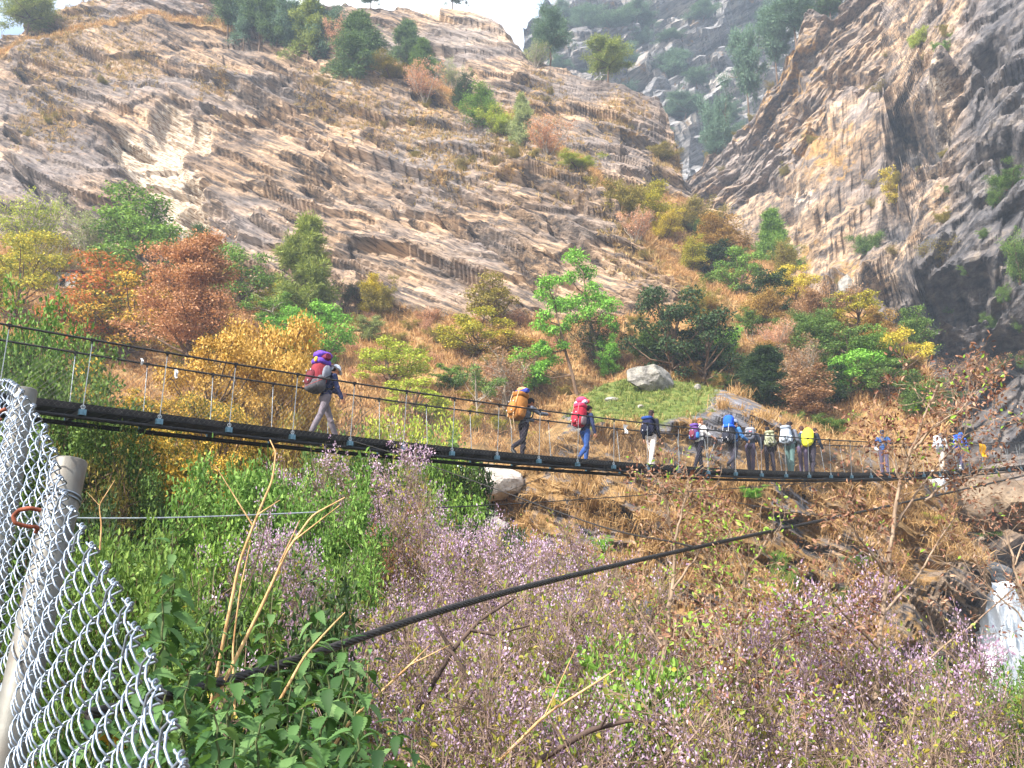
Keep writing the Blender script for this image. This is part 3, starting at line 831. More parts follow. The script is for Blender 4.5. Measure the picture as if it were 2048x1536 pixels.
def plant(name, label, cat, pr, pal, base, height, width, rz=None, group=None, trunk_mat=None):
    tm, cm, wd, hh = PROTO[pr]
    e = empty(name, base, RS.rand() * 6.28 if rz is None else rz)
    kz = height / hh; kx = width / wd
    e.scale = (kx, kx, kz)
    tag(e, label, cat, group)
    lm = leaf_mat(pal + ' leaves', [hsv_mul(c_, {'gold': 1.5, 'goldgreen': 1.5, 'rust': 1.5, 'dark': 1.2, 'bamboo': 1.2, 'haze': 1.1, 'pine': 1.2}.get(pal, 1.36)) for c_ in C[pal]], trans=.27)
    for src, m in ((tm, trunk_mat or BARK), (cm, lm)):
        o = src.copy(); COL.objects.link(o); o.parent = e
        o.material_slots[0].link = 'OBJECT'; o.material_slots[0].material = m
    return e

FILL = []
def far_plant(u, vb, vt, w, name, pr, pal, label, cat='tree', sheet='A', group=None, sink=.25, trunk_mat=None):
    b = {'A': onA, 'M': onM, 'C': onC, 'D': onD}[sheet](u, vb)
    d = b[1]
    top = at(u, vt, d)
    h = top[2] - b[2] + sink
    b[2] -= sink
    wd = w / F * d * 1.22
    return plant(name, label, cat, pr, pal, b, max(.5, h * 1.08), wd, group=group, trunk_mat=trunk_mat)

def near_plant(u, vt, d, w, name, pr, pal, label, cat='shrub', group=None, hmin=.6, trunk_mat=None):
    top = at(u, vt, d); zb = float(zg(top[0], top[1]))
    h = max(hmin, top[2] - zb); wd = max(w / F * d * 1.1, h * PROTO[pr][2] / PROTO[pr][3] / 2.2)
    return plant(name, label, cat, pr, pal, (top[0], top[1], top[2] - h), h, wd, group=group, trunk_mat=trunk_mat)

RG = 'pines along the skyline ridge'
T = [
 # skyline and ledge pines on the cliff
 (50, 74, -14, 84, 'pine_tree', 'pine_b', 'pineyel', 'lone pine at the far left end of the cliff top against the sky', 'tree'),
 (447, 62, -20, 66, 'pine_tree', 'pine_b', 'pine', 'leftmost pine of the clump on the cliff skyline', 'tree'),
 (478, 78, -16, 60, 'pine_tree', 'pine', 'pineblue', 'second pine from the left in the clump on the cliff skyline', 'tree'),
 (512, 84, -22, 70, 'pine_tree', 'pine_b', 'pine', 'tall broad pine third from the left in the skyline clump', 'tree'),
 (545, 90, 2, 56, 'pine_tree', 'pine', 'pine', 'short pine near the middle of the skyline clump', 'tree'),
 (572, 98, 14, 60, 'pine_tree', 'pine_b', 'pineblue', 'bluish pine just right of the middle of the skyline clump', 'tree'),
 (608, 108, -8, 64, 'pine_tree', 'pine', 'pineyel', 'tall yellowish pine rising above the sky gap in the clump', 'tree'),
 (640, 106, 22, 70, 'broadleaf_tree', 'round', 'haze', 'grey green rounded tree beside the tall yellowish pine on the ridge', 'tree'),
 (672, 108, 40, 50, 'shrub', 'twig', 'pinkb', 'pale brown bare bush at the right end of the skyline clump', 'shrub'),
 (738, 14, -30, 40, 'pine_tree', 'pine_b', 'pineblue', 'small dark pine on the bare ridge left of the sky gap', 'tree'),
 (905, 16, -34, 44, 'pine_tree', 'pine_b', 'pineblue', 'small flat topped pine on the ridge beside the sky gap', 'tree'),
 (716, 158, 42, 104, 'pine_tree', 'fir', 'pine', 'large dense dark green pine on the grassy ledge of the cliff', 'tree'),
 (810, 120, 50, 62, 'pine_tree', 'fir', 'pine', 'upper one of two neighbouring pines right of the large ledge pine', 'tree'),
 (842, 146, 88, 52, 'pine_tree', 'fir', 'mid', 'lower and brighter of two neighbouring pines on the ledge', 'tree'),
 (785, 170, 130, 70, 'shrub', 'bush', 'olive', 'olive bush just right of the foot of the large ledge pine', 'shrub'),
 (848, 196, 142, 76, 'bare_shrub', 'twig', 'pinkb', 'pinkish bare shrub below the two neighbouring ledge pines', 'shrub'),
 (903, 180, 130, 64, 'bare_shrub', 'twig_b', 'sage', 'grey leafless shrub on the ledge right of the pinkish one', 'shrub'),
 (914, 206, 162, 52, 'shrub', 'bush', 'dark', 'dark green bush on the ledge beside a light green one', 'shrub'),
 (962, 240, 182, 72, 'shrub', 'round', 'green', 'light green round bush in the grassy gully of the cliff', 'shrub'),
 (1000, 262, 222, 60, 'shrub', 'bush_b', 'lime', 'yellow green bush trailing down the gully below the round bush', 'shrub'),
 (1042, 280, 200, 44, 'pine_tree', 'fir', 'sage', 'slim grey green pine standing alone in the gully', 'tree'),
 (1095, 312, 254, 86, 'bare_shrub', 'twig', 'pinkb', 'wide pinkish dry shrub in the gully below the slim pine', 'shrub'),
 (1158, 350, 318, 64, 'shrub', 'bush', 'lime', 'small lime bush near the lower end of the gully', 'shrub'),
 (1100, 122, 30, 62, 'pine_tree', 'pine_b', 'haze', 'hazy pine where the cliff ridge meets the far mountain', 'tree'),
 (1220, 142, 84, 70, 'pine_tree', 'pine_b', 'pineyel', 'yellow green bushy pine on the right shoulder of the cliff', 'tree'),
 (1070, 128, 92, 50, 'bare_shrub', 'twig', 'sage', 'pale twiggy bush beside the hazy ridge pine', 'shrub'),
 (1325, 320, 290, 52, 'shrub', 'bush_b', 'olive', 'olive bush clinging to the right edge of the cliff', 'shrub'),
 # bushes round the notch and down the right slope
 (1250, 432, 360, 84, 'shrub', 'bush', 'olive', 'olive bush at the left of the notch between the two slabs', 'shrub'),
 (1292, 452, 378, 90, 'shrub', 'round', 'limegold', 'large yellow olive bush in the notch between the two slabs', 'shrub'),
 (1322, 482, 432, 64, 'shrub', 'bush', 'yellow', 'bright yellow bush at the lower right of the notch', 'shrub'),
 (1272, 480, 424, 60, 'bare_shrub', 'twig', 'pinkb', 'pinkish dry bush at the foot of the notch', 'shrub'),
 (1385, 470, 404, 84, 'shrub', 'bush_b', 'olive', 'olive brush at the top of the right hand slope', 'shrub'),
 (1440, 508, 446, 96, 'shrub', 'round', 'ochre', 'ochre bush high on the right hand slope', 'shrub'),
 (1424, 556, 492, 84, 'broadleaf_tree', 'broad', 'dark', 'small dark green tree high on the right hand slope', 'tree'),
 (1380, 540, 490, 66, 'shrub', 'bush', 'limegold', 'yellow olive bush left of the small dark tree', 'shrub'),
 (1556, 512, 432, 62, 'conifer', 'fir', 'green', 'light green cone shaped tree against the rock wall', 'tree'),
 (1484, 590, 510, 84, 'broadleaf_tree', 'puff_b', 'green', 'mid green tree in the middle of the right hand slope', 'tree'),
 (1572, 560, 496, 58, 'shrub', 'bush', 'olive', 'olive bush below the cone shaped tree', 'shrub'),
 (1546, 618, 545, 70, 'broadleaf_tree', 'broad', 'dark', 'dark green rounded tree left of the bright yellow one', 'tree'),
 (1592, 610, 538, 70, 'broadleaf_tree', 'puff', 'yellow', 'bright yellow tree near the rock wall', 'tree'),
 (1510, 640, 590, 80, 'shrub', 'bush', 'ochre', 'ochre bush under the dark rounded tree', 'shrub'),
 (1640, 650, 584, 96, 'shrub', 'bush_b', 'brown', 'brownish olive thicket at the foot of the rock wall', 'shrub'),
 (1712, 668, 596, 110, 'broadleaf_tree', 'puff_b', 'limegold', 'golden olive tree under the rock wall', 'tree'),
 (1760, 690, 628, 70, 'broadleaf_tree', 'round', 'ochre', 'ochre rounded tree right of the golden olive tree', 'tree'),
 (1632, 705, 640, 80, 'broadleaf_tree', 'broad_b', 'mid', 'green tree in the gully below the brownish thicket', 'tree'),
 (1690, 735, 660, 110, 'broadleaf_tree', 'puff_b', 'mid', 'spreading green tree in the gully with yellow tips', 'tree'),
 (1745, 745, 672, 84, 'broadleaf_tree', 'broad_b', 'green', 'leafy green tree in the right gully', 'tree'),
 (1808, 760, 672, 92, 'broadleaf_tree', 'puff_open', 'yellow', 'yellow green tree with a visible trunk before the dark overhang', 'tree'),
 (1846, 706, 630, 66, 'broadleaf_tree', 'broad', 'mid', 'green tree beside the pale rock at the foot of the overhang', 'tree'),
 (1705, 800, 712, 100, 'broadleaf_tree', 'puff', 'bright', 'vivid green tree low in the right gully', 'tree'),
 (1775, 808, 728, 100, 'broadleaf_tree', 'puff_b', 'mid', 'broad mid green tree low at the right end of the slope', 'tree'),
 (1830, 830, 770, 80, 'shrub', 'bush', 'mid', 'green bush at the right foot of the slope', 'shrub'),
 (1655, 815, 740, 80, 'broadleaf_tree', 'round', 'dark', 'dark green tree left of the vivid green one', 'tree'),
 (1610, 760, 690, 86, 'bare_shrub', 'twig', 'brown', 'brown leafless shrub in the middle of the right slope', 'shrub'),
 (1560, 700, 650, 90, 'bare_shrub', 'twig_b', 'pinkb', 'pinkish brush on the spur above the dark conical tree', 'shrub'),
 (1622, 850, 745, 84, 'shrub', 'oval', 'brown', 'tall brown leafed shrub right of the dark conical tree', 'shrub'),
 (1535, 815, 705, 110, 'conifer', 'fir', 'dark', 'dark conical tree standing behind the knoll', 'tree'),
 (1500, 760, 706, 60, 'shrub', 'bush', 'mid', 'green bush left of the dark conical tree', 'shrub'),
 (1340, 770, 590, 140, 'broadleaf_tree', 'puff_b', 'dark', 'left one of the two big dark green trees behind the boulder', 'tree'),
 (1408, 782, 630, 140, 'broadleaf_tree', 'puff_b', 'dark', 'right one of the two big dark green trees behind the boulder', 'tree'),
 (1305, 740, 664, 66, 'broadleaf_tree', 'oval', 'mid', 'lighter green tree at the left foot of the two big dark trees', 'tree'),
 (1452, 725, 650, 56, 'shrub', 'bush', 'bright', 'bright green leafy shrub at the right edge of the big dark trees', 'shrub'),
 (1412, 640, 575, 58, 'shrub', 'bush_b', 'olive', 'olive bush above the big dark trees', 'shrub'),
 # centre
 (1070, 790, 700, 80, 'sapling', 'airy', 'bright', 'small bright green sapling left of the grassy knoll', 'tree'),
 (1218, 755, 678, 38, 'sapling', 'oval', 'bright', 'slim bright green sapling beside the boulder', 'tree'),
 (1195, 740, 640, 106, 'shrub', 'twig_b', 'dark', 'dark shaded twiggy bush under the spreading bright tree', 'shrub'),
 (982, 665, 562, 80, 'broadleaf_tree', 'puff_c', 'olive', 'olive tree in front of the slab cliff left of the bright green trees', 'tree'),
 (960, 725, 632, 120, 'broadleaf_tree', 'puff_b', 'limegold', 'golden olive tree in the middle of the dry grass slope', 'tree'),
 (1015, 735, 660, 90, 'broadleaf_tree', 'broad_b', 'ochre', 'ochre bush right of the golden olive tree', 'shrub'),
 (1005, 820, 712, 124, 'bare_shrub', 'twig', 'brown', 'leafless grey brown tree above the brown backpack hiker', 'tree'),
 (955, 850, 745, 84, 'broadleaf_tree', 'puff_open', 'mid', 'thin green tree left of the leafless grey brown tree', 'tree'),
 (900, 790, 738, 60, 'shrub', 'airy', 'green', 'small green shrub on the dry grass above the bridge middle', 'shrub'),
 (783, 800, 690, 120, 'broadleaf_tree', 'puff_b', 'lime', 'lime green airy tree right of the first hiker', 'tree'),
 (828, 860, 765, 100, 'broadleaf_tree', 'puff_b', 'lime', 'lime bush below the airy lime tree', 'shrub'),
 (742, 692, 636, 44, 'shrub', 'oval', 'sage', 'small sage green bush alone on the dry slope', 'shrub'),
 (738, 636, 560, 48, 'broadleaf_tree', 'oval', 'yellow', 'yellow sapling against the base of the slab', 'tree'),
 (762, 640, 572, 56, 'shrub', 'bush', 'olive', 'dull olive bush right of the yellow sapling', 'shrub'),
 (690, 632, 566, 44, 'shrub', 'twig', 'dark', 'dark twiggy bush between the tall pine and the yellow sapling', 'shrub'),
 (606, 652, 452, 104, 'pine_tree', 'fir', 'pineyel', 'tall conical pine standing against the slab cliff', 'tree'),
 # left bank
 (645, 745, 618, 96, 'broadleaf_tree', 'puff_b', 'bright', 'bright green tree right behind the first hiker', 'tree'),
 (588, 715, 622, 90, 'broadleaf_tree', 'puff', 'bright', 'bright green bush left of the tree behind the first hiker', 'tree'),
 (540, 690, 600, 76, 'broadleaf_tree', 'airy', 'green', 'thin green tree above the golden trees', 'tree'),
 (470, 620, 506, 110, 'broadleaf_tree', 'puff', 'green', 'spreading green tree right of the rust brown one', 'tree'),
 (262, 540, 392, 130, 'broadleaf_tree', 'puff_c', 'green', 'tall yellowish green tree at the foot of the pale rock scar', 'tree'),
 (285, 590, 460, 150, 'broadleaf_tree', 'puff_b', 'green', 'leafy green tree below the tall yellowish green one', 'tree'),
 (390, 560, 464, 70, 'pine_tree', 'fir', 'pine', 'dark pine tucked behind the rust brown tree', 'tree'),
 (370, 780, 500, 200, 'larch', 'larch', 'rust', 'big rust brown conifer at the left', 'tree'),
 (205, 690, 525, 130, 'broadleaf_tree', 'puff_c', 'redmix', 'green and red tinted tree left of the rust brown conifer', 'tree'),
 (250, 730, 575, 150, 'broadleaf_tree', 'puff_b', 'goldgreen', 'green tree with yellow tips in front of the red tinted one', 'tree'),
 (150, 740, 605, 130, 'broadleaf_tree', 'puff', 'redmix', 'orange and green tree at the left above the handrail', 'tree'),
 (60, 570, 478, 120, 'broadleaf_tree', 'puff', 'limegold', 'pale yellow tree at the left under the grey rock', 'tree'),
 (25, 660, 500, 130, 'broadleaf_tree', 'puff_b', 'limegold', 'yellow olive tree at the left edge', 'tree'),
 (100, 590, 500, 80, 'bare_tree', 'twig', 'olive', 'pale leafless tree with a white trunk near the hut', 'tree'),
 (175, 530, 430, 130, 'bare_tree', 'twig_b', 'sage', 'thin pale tree over the grey rock right of the pole', 'tree'),
 (40, 520, 400, 120, 'bare_tree', 'twig', 'lime', 'thin yellowish tree at the left over the grey rock', 'tree'),
 (120, 650, 590, 110, 'bare_shrub', 'twig_b', 'pinkb', 'pale bare brush under the hut', 'shrub'),
]
for row in T:
    u, vb, vt, w, name, pr, pal, lab, cat = row
    tmat = BARKG if (name.startswith('bare') or 'thin' in lab) else BARK
    far_plant(u, vb, vt, w, name, pr, pal, lab, cat, trunk_mat=tmat)

# trees of the far mountain and the rock wall
for (u, vb, vt, w, pr, pal, lab, sh) in [
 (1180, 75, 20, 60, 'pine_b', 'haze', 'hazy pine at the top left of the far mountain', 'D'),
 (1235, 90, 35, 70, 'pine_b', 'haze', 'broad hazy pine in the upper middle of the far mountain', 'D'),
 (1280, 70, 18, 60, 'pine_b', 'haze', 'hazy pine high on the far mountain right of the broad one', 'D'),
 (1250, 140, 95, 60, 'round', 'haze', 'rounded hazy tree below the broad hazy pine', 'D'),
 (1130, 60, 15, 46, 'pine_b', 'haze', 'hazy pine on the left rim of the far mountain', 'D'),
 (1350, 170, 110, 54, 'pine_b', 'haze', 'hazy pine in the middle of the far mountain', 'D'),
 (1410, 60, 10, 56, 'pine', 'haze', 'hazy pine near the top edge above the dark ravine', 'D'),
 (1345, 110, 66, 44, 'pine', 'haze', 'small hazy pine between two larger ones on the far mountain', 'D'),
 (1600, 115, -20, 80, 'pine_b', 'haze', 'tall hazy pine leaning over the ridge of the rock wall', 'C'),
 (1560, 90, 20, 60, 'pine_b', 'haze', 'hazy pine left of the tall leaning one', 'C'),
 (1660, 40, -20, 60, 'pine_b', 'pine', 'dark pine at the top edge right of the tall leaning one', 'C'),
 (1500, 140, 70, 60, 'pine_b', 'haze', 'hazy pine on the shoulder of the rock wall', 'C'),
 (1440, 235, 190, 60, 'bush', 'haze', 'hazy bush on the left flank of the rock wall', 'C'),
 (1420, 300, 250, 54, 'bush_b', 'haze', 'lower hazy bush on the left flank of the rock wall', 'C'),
 (1830, 88, 64, 36, 'bush', 'lime', 'tiny lime bush high on the rock wall', 'C'),
 (1890, 108, 84, 30, 'bush', 'green', 'tiny green bush high on the rock wall near the edge', 'C'),
 (1790, 400, 350, 52, 'airy', 'yellow', 'small yellow tree growing out of the rock wall', 'C'),
 (1740, 520, 466, 50, 'bush', 'mid', 'green bush on the lower rock wall', 'C'),
 (1880, 540, 490, 70, 'twig', 'olive', 'dull olive bush above the overhang', 'C'),
 (2030, 400, 340, 60, 'bush', 'mid', 'dark green bush on the shaded rock at the right edge', 'C'),
 (2040, 560, 480, 60, 'bush_b', 'mid', 'lower green bush on the shaded rock at the right edge', 'C'),
 (1900, 790, 730, 130, 'twig', 'brown', 'reddish brown scrub below the dark overhang', 'C'),
 (1960, 770, 720, 110, 'twig_b', 'brown', 'brown scrub at the foot of the shaded rock', 'C'),
 (1990, 1075, 1040, 60, 'bush', 'mid', 'green bush above the waterfall', 'C')]:
    far_plant(u, vb, vt, w, 'bush' if pr.startswith(('bush', 'twig')) else 'tree', pr, pal, lab, 'shrub' if pr.startswith(('bush', 'twig')) else 'tree', sh, sink=.5)
for (u, vb, vt, w, pr, pal, lab) in [
 (1660, 872, 836, 62, 'bush', 'mid', 'low green shrub on the right shoulder of the knoll'),
 (1590, 842, 826, 30, 'bush', 'mid', 'tiny green shrub on the knoll above the yellow pack'),
 (1505, 995, 975, 34, 'bush', 'bright', 'small vivid green plant on the knoll face under the bridge'),
 (1570, 1140, 1100, 40, 'bush', 'green', 'upper of two dark green creepers on the knoll rock'),
 (1588, 1170, 1135, 38, 'bush_b', 'green', 'lower of two dark green creepers on the knoll rock'),
 (1212, 1105, 1076, 34, 'bush', 'bright', 'small bright plant on the orange grass face'),
 (1670, 1240, 1180, 40, 'bush', 'mid', 'ivy clump hanging at the left of the tan rock'),
 (1880, 1070, 1030, 44, 'bush', 'lime', 'yellow green clump on the knoll edge near the cascade'),
 (1720, 1135, 1110, 40, 'bush_b', 'mid', 'small green clump beside the tan rock')]:
    far_plant(u, vb, vt, w, 'small_plant', pr, pal, lab, 'plant', 'M', sink=.2)

# near bank, below and left of the bridge
NP = [
 (270, 1130, 5.2, 170, 'near_bush', 'mid', 'green bush behind the middle of the sloping fence edge', 'shrub'),
 (420, 1190, 4.6, 200, 'leafy', 'mid', 'dull green bush behind the lower nettles', 'shrub'),
 (560, 1230, 4.4, 180, 'near_bush', 'dark', 'dark green bush between the dry stalks and the cable', 'shrub'),
 (130, 1030, 8.5, 120, 'near_bush', 'dark', 'dark bush behind the top of the nearest post', 'shrub'),
 (1290, 1350, 5.6, 300, 'near_bush', 'green', 'small green bush at the foot of the reddish sapling', 'shrub'),
 (980, 1065, 16, 140, 'near_bush', 'dark', 'small dark bush under the stream boulders', 'shrub'),
 (40, 640, 21, 170, 'near_bush', 'bamboo', 'fine leaved green bush at the left edge behind the handrail', 'shrub'),
 (100, 745, 19, 170, 'near_bush', 'mid', 'dull green bush below the left end of the walkway', 'shrub'),
 (190, 735, 26, 170, 'broad_b_fine', 'olive', 'olive bush behind the left hangers', 'shrub'),
 (300, 790, 25, 170, 'broad_fine', 'goldgreen', 'dark green bush seen through the left netting', 'shrub'),
 (545, 640, 30, 200, 'puff_fine', 'gold', 'golden yellow tree left of the first hiker', 'tree'),
 (450, 690, 27, 190, 'puff_fine', 'gold', 'golden tree left of the largest golden one', 'tree'),
 (575, 730, 28, 160, 'puff_fine', 'gold', 'lower golden bush just behind the first hiker', 'tree'),
 (430, 800, 23, 170, 'puff_fine', 'goldgreen', 'green and gold tree crossing under the walkway', 'tree'),
 (150, 800, 18.8, 210, 'canopy', 'mid', 'shade tree under the left end of the walkway, over the dark hollow', 'tree'),
 (265, 815, 19.6, 220, 'canopy', 'olive', 'olive shade tree behind the walkway, over the dark hollow', 'tree'),
 (370, 825, 20.6, 230, 'canopy', 'goldgreen', 'shade tree with yellow tips right of the dark hollow', 'tree'),
 (330, 850, 17.8, 150, 'canopy', 'mid', 'low shade tree hanging over the dark hollow', 'tree'),
 (200, 880, 17, 110, 'twig', 'olive', 'dark leaning tree below the walkway at the left', 'tree'),
 (640, 850, 26, 150, 'twig_b', 'olive', 'brown and green thicket under the first hiker', 'shrub'),
 (730, 790, 30, 150, 'twig', 'brown', 'grey brown thicket right of the first hiker', 'shrub'),
 (820, 850, 28, 120, 'near_bush', 'lime', 'light green bush under the middle of the walkway', 'shrub'),
 (700, 900, 22, 150, 'near_bush', 'mid', 'dull green shrub above the lilac bush', 'shrub'),
 (860, 905, 24, 150, 'near_bush', 'green', 'dense leaf green bush beside the pale boulder', 'shrub'),
 (905, 925, 25, 100, 'near_bush', 'dark', 'dark bush right behind the leaf green one', 'shrub'),
 (900, 1000, 19, 120, 'near_bush', 'green', 'lower leaf green bush by the pale boulder', 'shrub'),
 (470, 960, 11.5, 200, 'near_bush', 'bamboo', 'large leafy green bush below the walkway', 'shrub'),
 (530, 945, 12.5, 220, 'leafy', 'bamboo', 'feathery bamboo clump right of the large leafy bush', 'bamboo'),
 (290, 1130, 8.5, 170, 'leafy', 'bamboo', 'dark feathery bamboo clump close behind the fence post', 'bamboo'),
 (625, 1000, 11, 200, 'near_bush', 'bamboo', 'leafy green bush at the right of the bamboo', 'shrub'),
 (480, 1090, 8.0, 220, 'near_bush', 'green', 'leafy green bush in front of the bamboo, behind the dry stalks', 'shrub'),
 (660, 1120, 8.5, 190, 'leafy', 'bamboo', 'low bamboo clump near the lilac shrubs', 'bamboo'),
 (230, 1090, 6.5, 150, 'near_bush', 'mid', 'green bush just right of the fence post', 'shrub'),
 (845, 1050, 15, 200, 'broad_fine', 'rust', 'rust leaved shrub above the lilac flowers', 'shrub'),
 (740, 1090, 13, 170, 'broad_b_fine', 'rust', 'second rust leaved shrub beside the bamboo', 'shrub'),
 (2010, 1340, 17, 200, 'leafy', 'bamboo', 'green feathery shrub in front of the waterfall foot', 'shrub'),
 (1940, 1380, 14, 160, 'leafy', 'mid', 'hazy green shrub at the lower right corner', 'shrub'),
]
for (u, vt, d, w, pr, pal, lab, cat) in NP:
    nm = {'shrub': 'shrub', 'tree': 'broadleaf_tree', 'bamboo': 'bamboo_clump'}[cat]
    near_plant(u, vt, d, w, nm, pr, pal, lab, cat)

plant('broadleaf_tree', 'low dark tree beside the left end of the bridge', 'tree', 'round_fine', 'dark', (-14.5, 17.5, -1.2), 4.6, 5.0)  # added tree, out of view, to cast shade into the hollow
plant('broadleaf_tree', 'broad dark tree added at the left edge to shade the hollow', 'tree', 'round_fine', 'dark', (-12.4, 20.0, -2.), 4.6, 5.0)  # second tree added for the shade it throws on the hollow
# small brush that nothing tells apart, scattered over the slope and the ledges
fr = np.random.RandomState(99)
def brush(n, sheet, region, prs, pals, label, group, size, asp=(.7, 1.1)):
    u0, u1, v0, v1 = region; k = 0; tries = 0
    while k < n and tries < 4000:
        tries += 1
        u, v = fr.uniform(u0, u1), fr.uniform(v0, v1)
        if sheet == 'A':
            j = np.argmin(np.abs(uA[0] - u)); i = int(np.argmin(np.abs(vA[:, j] - v)))
            if v < vA[:, j].min() + 8: continue
            on_cliff = cliffm[i, j] > .5
            if ('slope' in label) == on_cliff: continue
            if on_cliff and grassA[i, j] < .2 + .2 * fr.rand(): continue
        b = {'A': onA, 'C': onC, 'D': onD}[sheet](u, v)
        h = fr.uniform(*size); b[2] -= .15 * h
        plant('small_bush', label, 'bush', prs[fr.randint(len(prs))], pals, b, h, h / fr.uniform(*asp), group=group); k += 1
brush(26, 'A', (640, 1320, 640, 800), ['twig', 'twig_b'], 'pinkb', 'small leafless pinkish bush on the golden grass slope', 'small leafless bushes on the grass slope', (.9, 2.0))
brush(24, 'A', (640, 1330, 630, 860), ['bush', 'bush_b'], 'olive', 'small olive bush on the golden grass slope', 'small olive bushes on the grass slope', (.8, 1.8))
brush(12, 'A', (640, 1060, 700, 880), ['bush', 'airy'], 'limegold', 'small yellowish bush on the golden grass slope', 'small yellowish bushes on the grass slope', (.8, 1.8))
brush(30, 'A', (1300, 1850, 400, 800), ['bush', 'twig', 'bush_b'], 'ochre', 'small ochre bush on the right hand slope', 'small ochre bushes on the right hand slope', (1.0, 2.6))
brush(16, 'A', (1380, 1850, 470, 800), ['bush', 'broad_b'], 'mid', 'small green bush on the right hand slope', 'small green bushes on the right hand slope', (1.2, 3.0))
brush(34, 'A', (20, 1300, 40, 560), ['twig', 'bush'], 'olive', 'small dry bush rooted on a ledge of the sunlit cliff', 'small dry bushes on the cliff ledges', (.8, 1.8))
brush(26, 'A', (0, 640, 480, 760), ['bush', 'twig_b', 'broad_b'], 'limegold', 'yellow olive bush filling the slope between the left trees', 'yellow olive bushes between the left trees', (1.5, 3.6))
brush(22, 'C', (1400, 1900, 60, 560), ['bush', 'twig'], 'olive', 'small dull bush clinging to the brown rock wall', 'small bushes on the rock wall', (1.0, 2.4))
brush(16, 'C', (1880, 2060, 300, 900), ['bush_b', 'bush'], 'mid', 'small green bush on the dark shaded rock', 'small bushes on the shaded rock', (1.2, 2.6))
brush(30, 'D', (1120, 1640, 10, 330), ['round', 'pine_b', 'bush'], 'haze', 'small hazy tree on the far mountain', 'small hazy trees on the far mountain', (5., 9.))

def clump_tree(label, u0, vb, trunk, clumps, pal, seed, leaf=.20, dens=1150, name='broadleaf_tree', cat='tree'):
    """a tree drawn limb by limb: trunk line, then one limb to every leafy puff"""
    r = np.random.RandomState(seed); b = onA(u0, vb); d = b[1]
    tr = np.array([at(u, v, d) for u, v in trunk]); tr[0] = b + np.array([0, 0, -.2])
    e = empty(name, b); tag(e, label, cat); S = []; rr = np.linspace(.17, .05, len(tr))
    for i in range(len(tr) - 1): S.append((tr[i], tr[i + 1], rr[i], rr[i + 1]))
    P = []; N_ = []
    for (u, v, R_) in clumps:
        c = at(u, v, d + r.uniform(-1.6, 1.6)); R_ = R_ / F * d
        k = int(np.argmin(np.linalg.norm(tr - c, axis=1) + np.maximum(0, tr[:, 2] - c[2]) * 2)); q = tr[k]
        m = q + (c - q) * .55 + np.array([0, 0, -.12 * np.linalg.norm(c - q)]); S.append((q, m, .06, .045)); S.append((m, c, .045, .02))
        for g in range(6): S.append((c, c + rdir(r, 1)[0] * R_ * .85, .02, .008))
        n = int(dens * (R_ / 1.5) ** 2) + 60; dd = rdir(r, n, .2); ra = R_ * r.uniform(.4, 1.05, n) * (1 + .4 * pn(dd * 2 + c))
        P.append(c + dd * ra[:, None] * np.array([1, 1, .66])); N_.append(dd)
    P = np.concatenate(P); N_ = np.concatenate(N_); n = len(P)
    v, f = seg_mesh(S, 6); mk('trunk', v - b, f, BARK, e, True)
    xd = norm(N_ * .5 + r.normal(size=(n, 3)) * .7 + np.array([0, 0, -.25])); ud = norm(N_ * .8 + np.array([0, 0, .5]) + r.normal(size=(n, 3)) * .4)
    v, f = scatter(LEAF_V, LEAF_F, P, rot_from(xd, ud), leaf * r.uniform(.6, 1.35, n))
    mk('crown', v - b, f, leaf_mat(pal + ' leaves', [hsv_mul(c_, 1.36) for c_ in C[pal]], trans=.27), e)
clump_tree('tall bright green tree with separate puffs of leaves in front of the slab cliff', 1205, 745, [(1205, 745), (1192, 690), (1180, 640), (1172, 590), (1166, 545)],
           [(1150, 515, 27), (1172, 545, 26), (1140, 555, 18), (1185, 575, 18), (1160, 600, 24), (1195, 600, 28), (1220, 610, 24), (1215, 640, 20), (1130, 610, 26), (1175, 625, 20), (1230, 655, 13), (1145, 640, 20), (1128, 655, 16)], 'bright', 401)
clump_tree('slender bright green tree leaning left of the tall one with bare lower trunk', 1155, 800, [(1155, 800), (1145, 750), (1130, 700), (1118, 650), (1108, 600)],
           [(1095, 565, 22), (1115, 560, 15), (1085, 590, 20), (1110, 610, 22), (1090, 630, 18), (1080, 650, 18), (1105, 660, 16), (1125, 690, 14), (1075, 695, 15), (1095, 700, 13), (1070, 745, 18), (1085, 730, 15), (1060, 770, 15)], 'bright', 402)
# ------------------------------------------------------------------ dry grass: countless, one object per kind
def tufts(rng, pos, nrm, per, length, width, droop=.5, spread=.6, lenvar=.4):
    N = len(pos); n = N * per
    p = np.repeat(pos, per, 0); nn = np.repeat(nrm, per, 0)
    L = length * np.repeat(rng.uniform(1 - lenvar, 1 + lenvar, N), per) * rng.uniform(.6, 1.2, n)
    p = p + rng.normal(size=(n, 3)) * (L * .22)[:, None] * np.array([1, 1, .3])
    d = norm(nn * .6 + np.array([0, 0, .55]) + rng.normal(size=(n, 3)) * spread)
    side = norm(np.cross(d, rng.normal(size=(n, 3))))
    w = (width * rng.uniform(.6, 1.3, n))[:, None]
    m = p + d * (L * .5)[:, None]
    d2 = norm(d + np.array([0, 0, -1.]) * droop * rng.uniform(.5, 1.6, (n, 1)))
    e = m + d2 * (L * .5)[:, None]
    v = np.stack([p - side * w, p + side * w, m + side * w * .7, m - side * w * .7, e], 1).reshape(-1, 3)
    b = np.arange(n)[:, None] * 5
    return v, [b + np.array([[0, 1, 2, 3]]), b + np.array([[3, 2, 4]])]

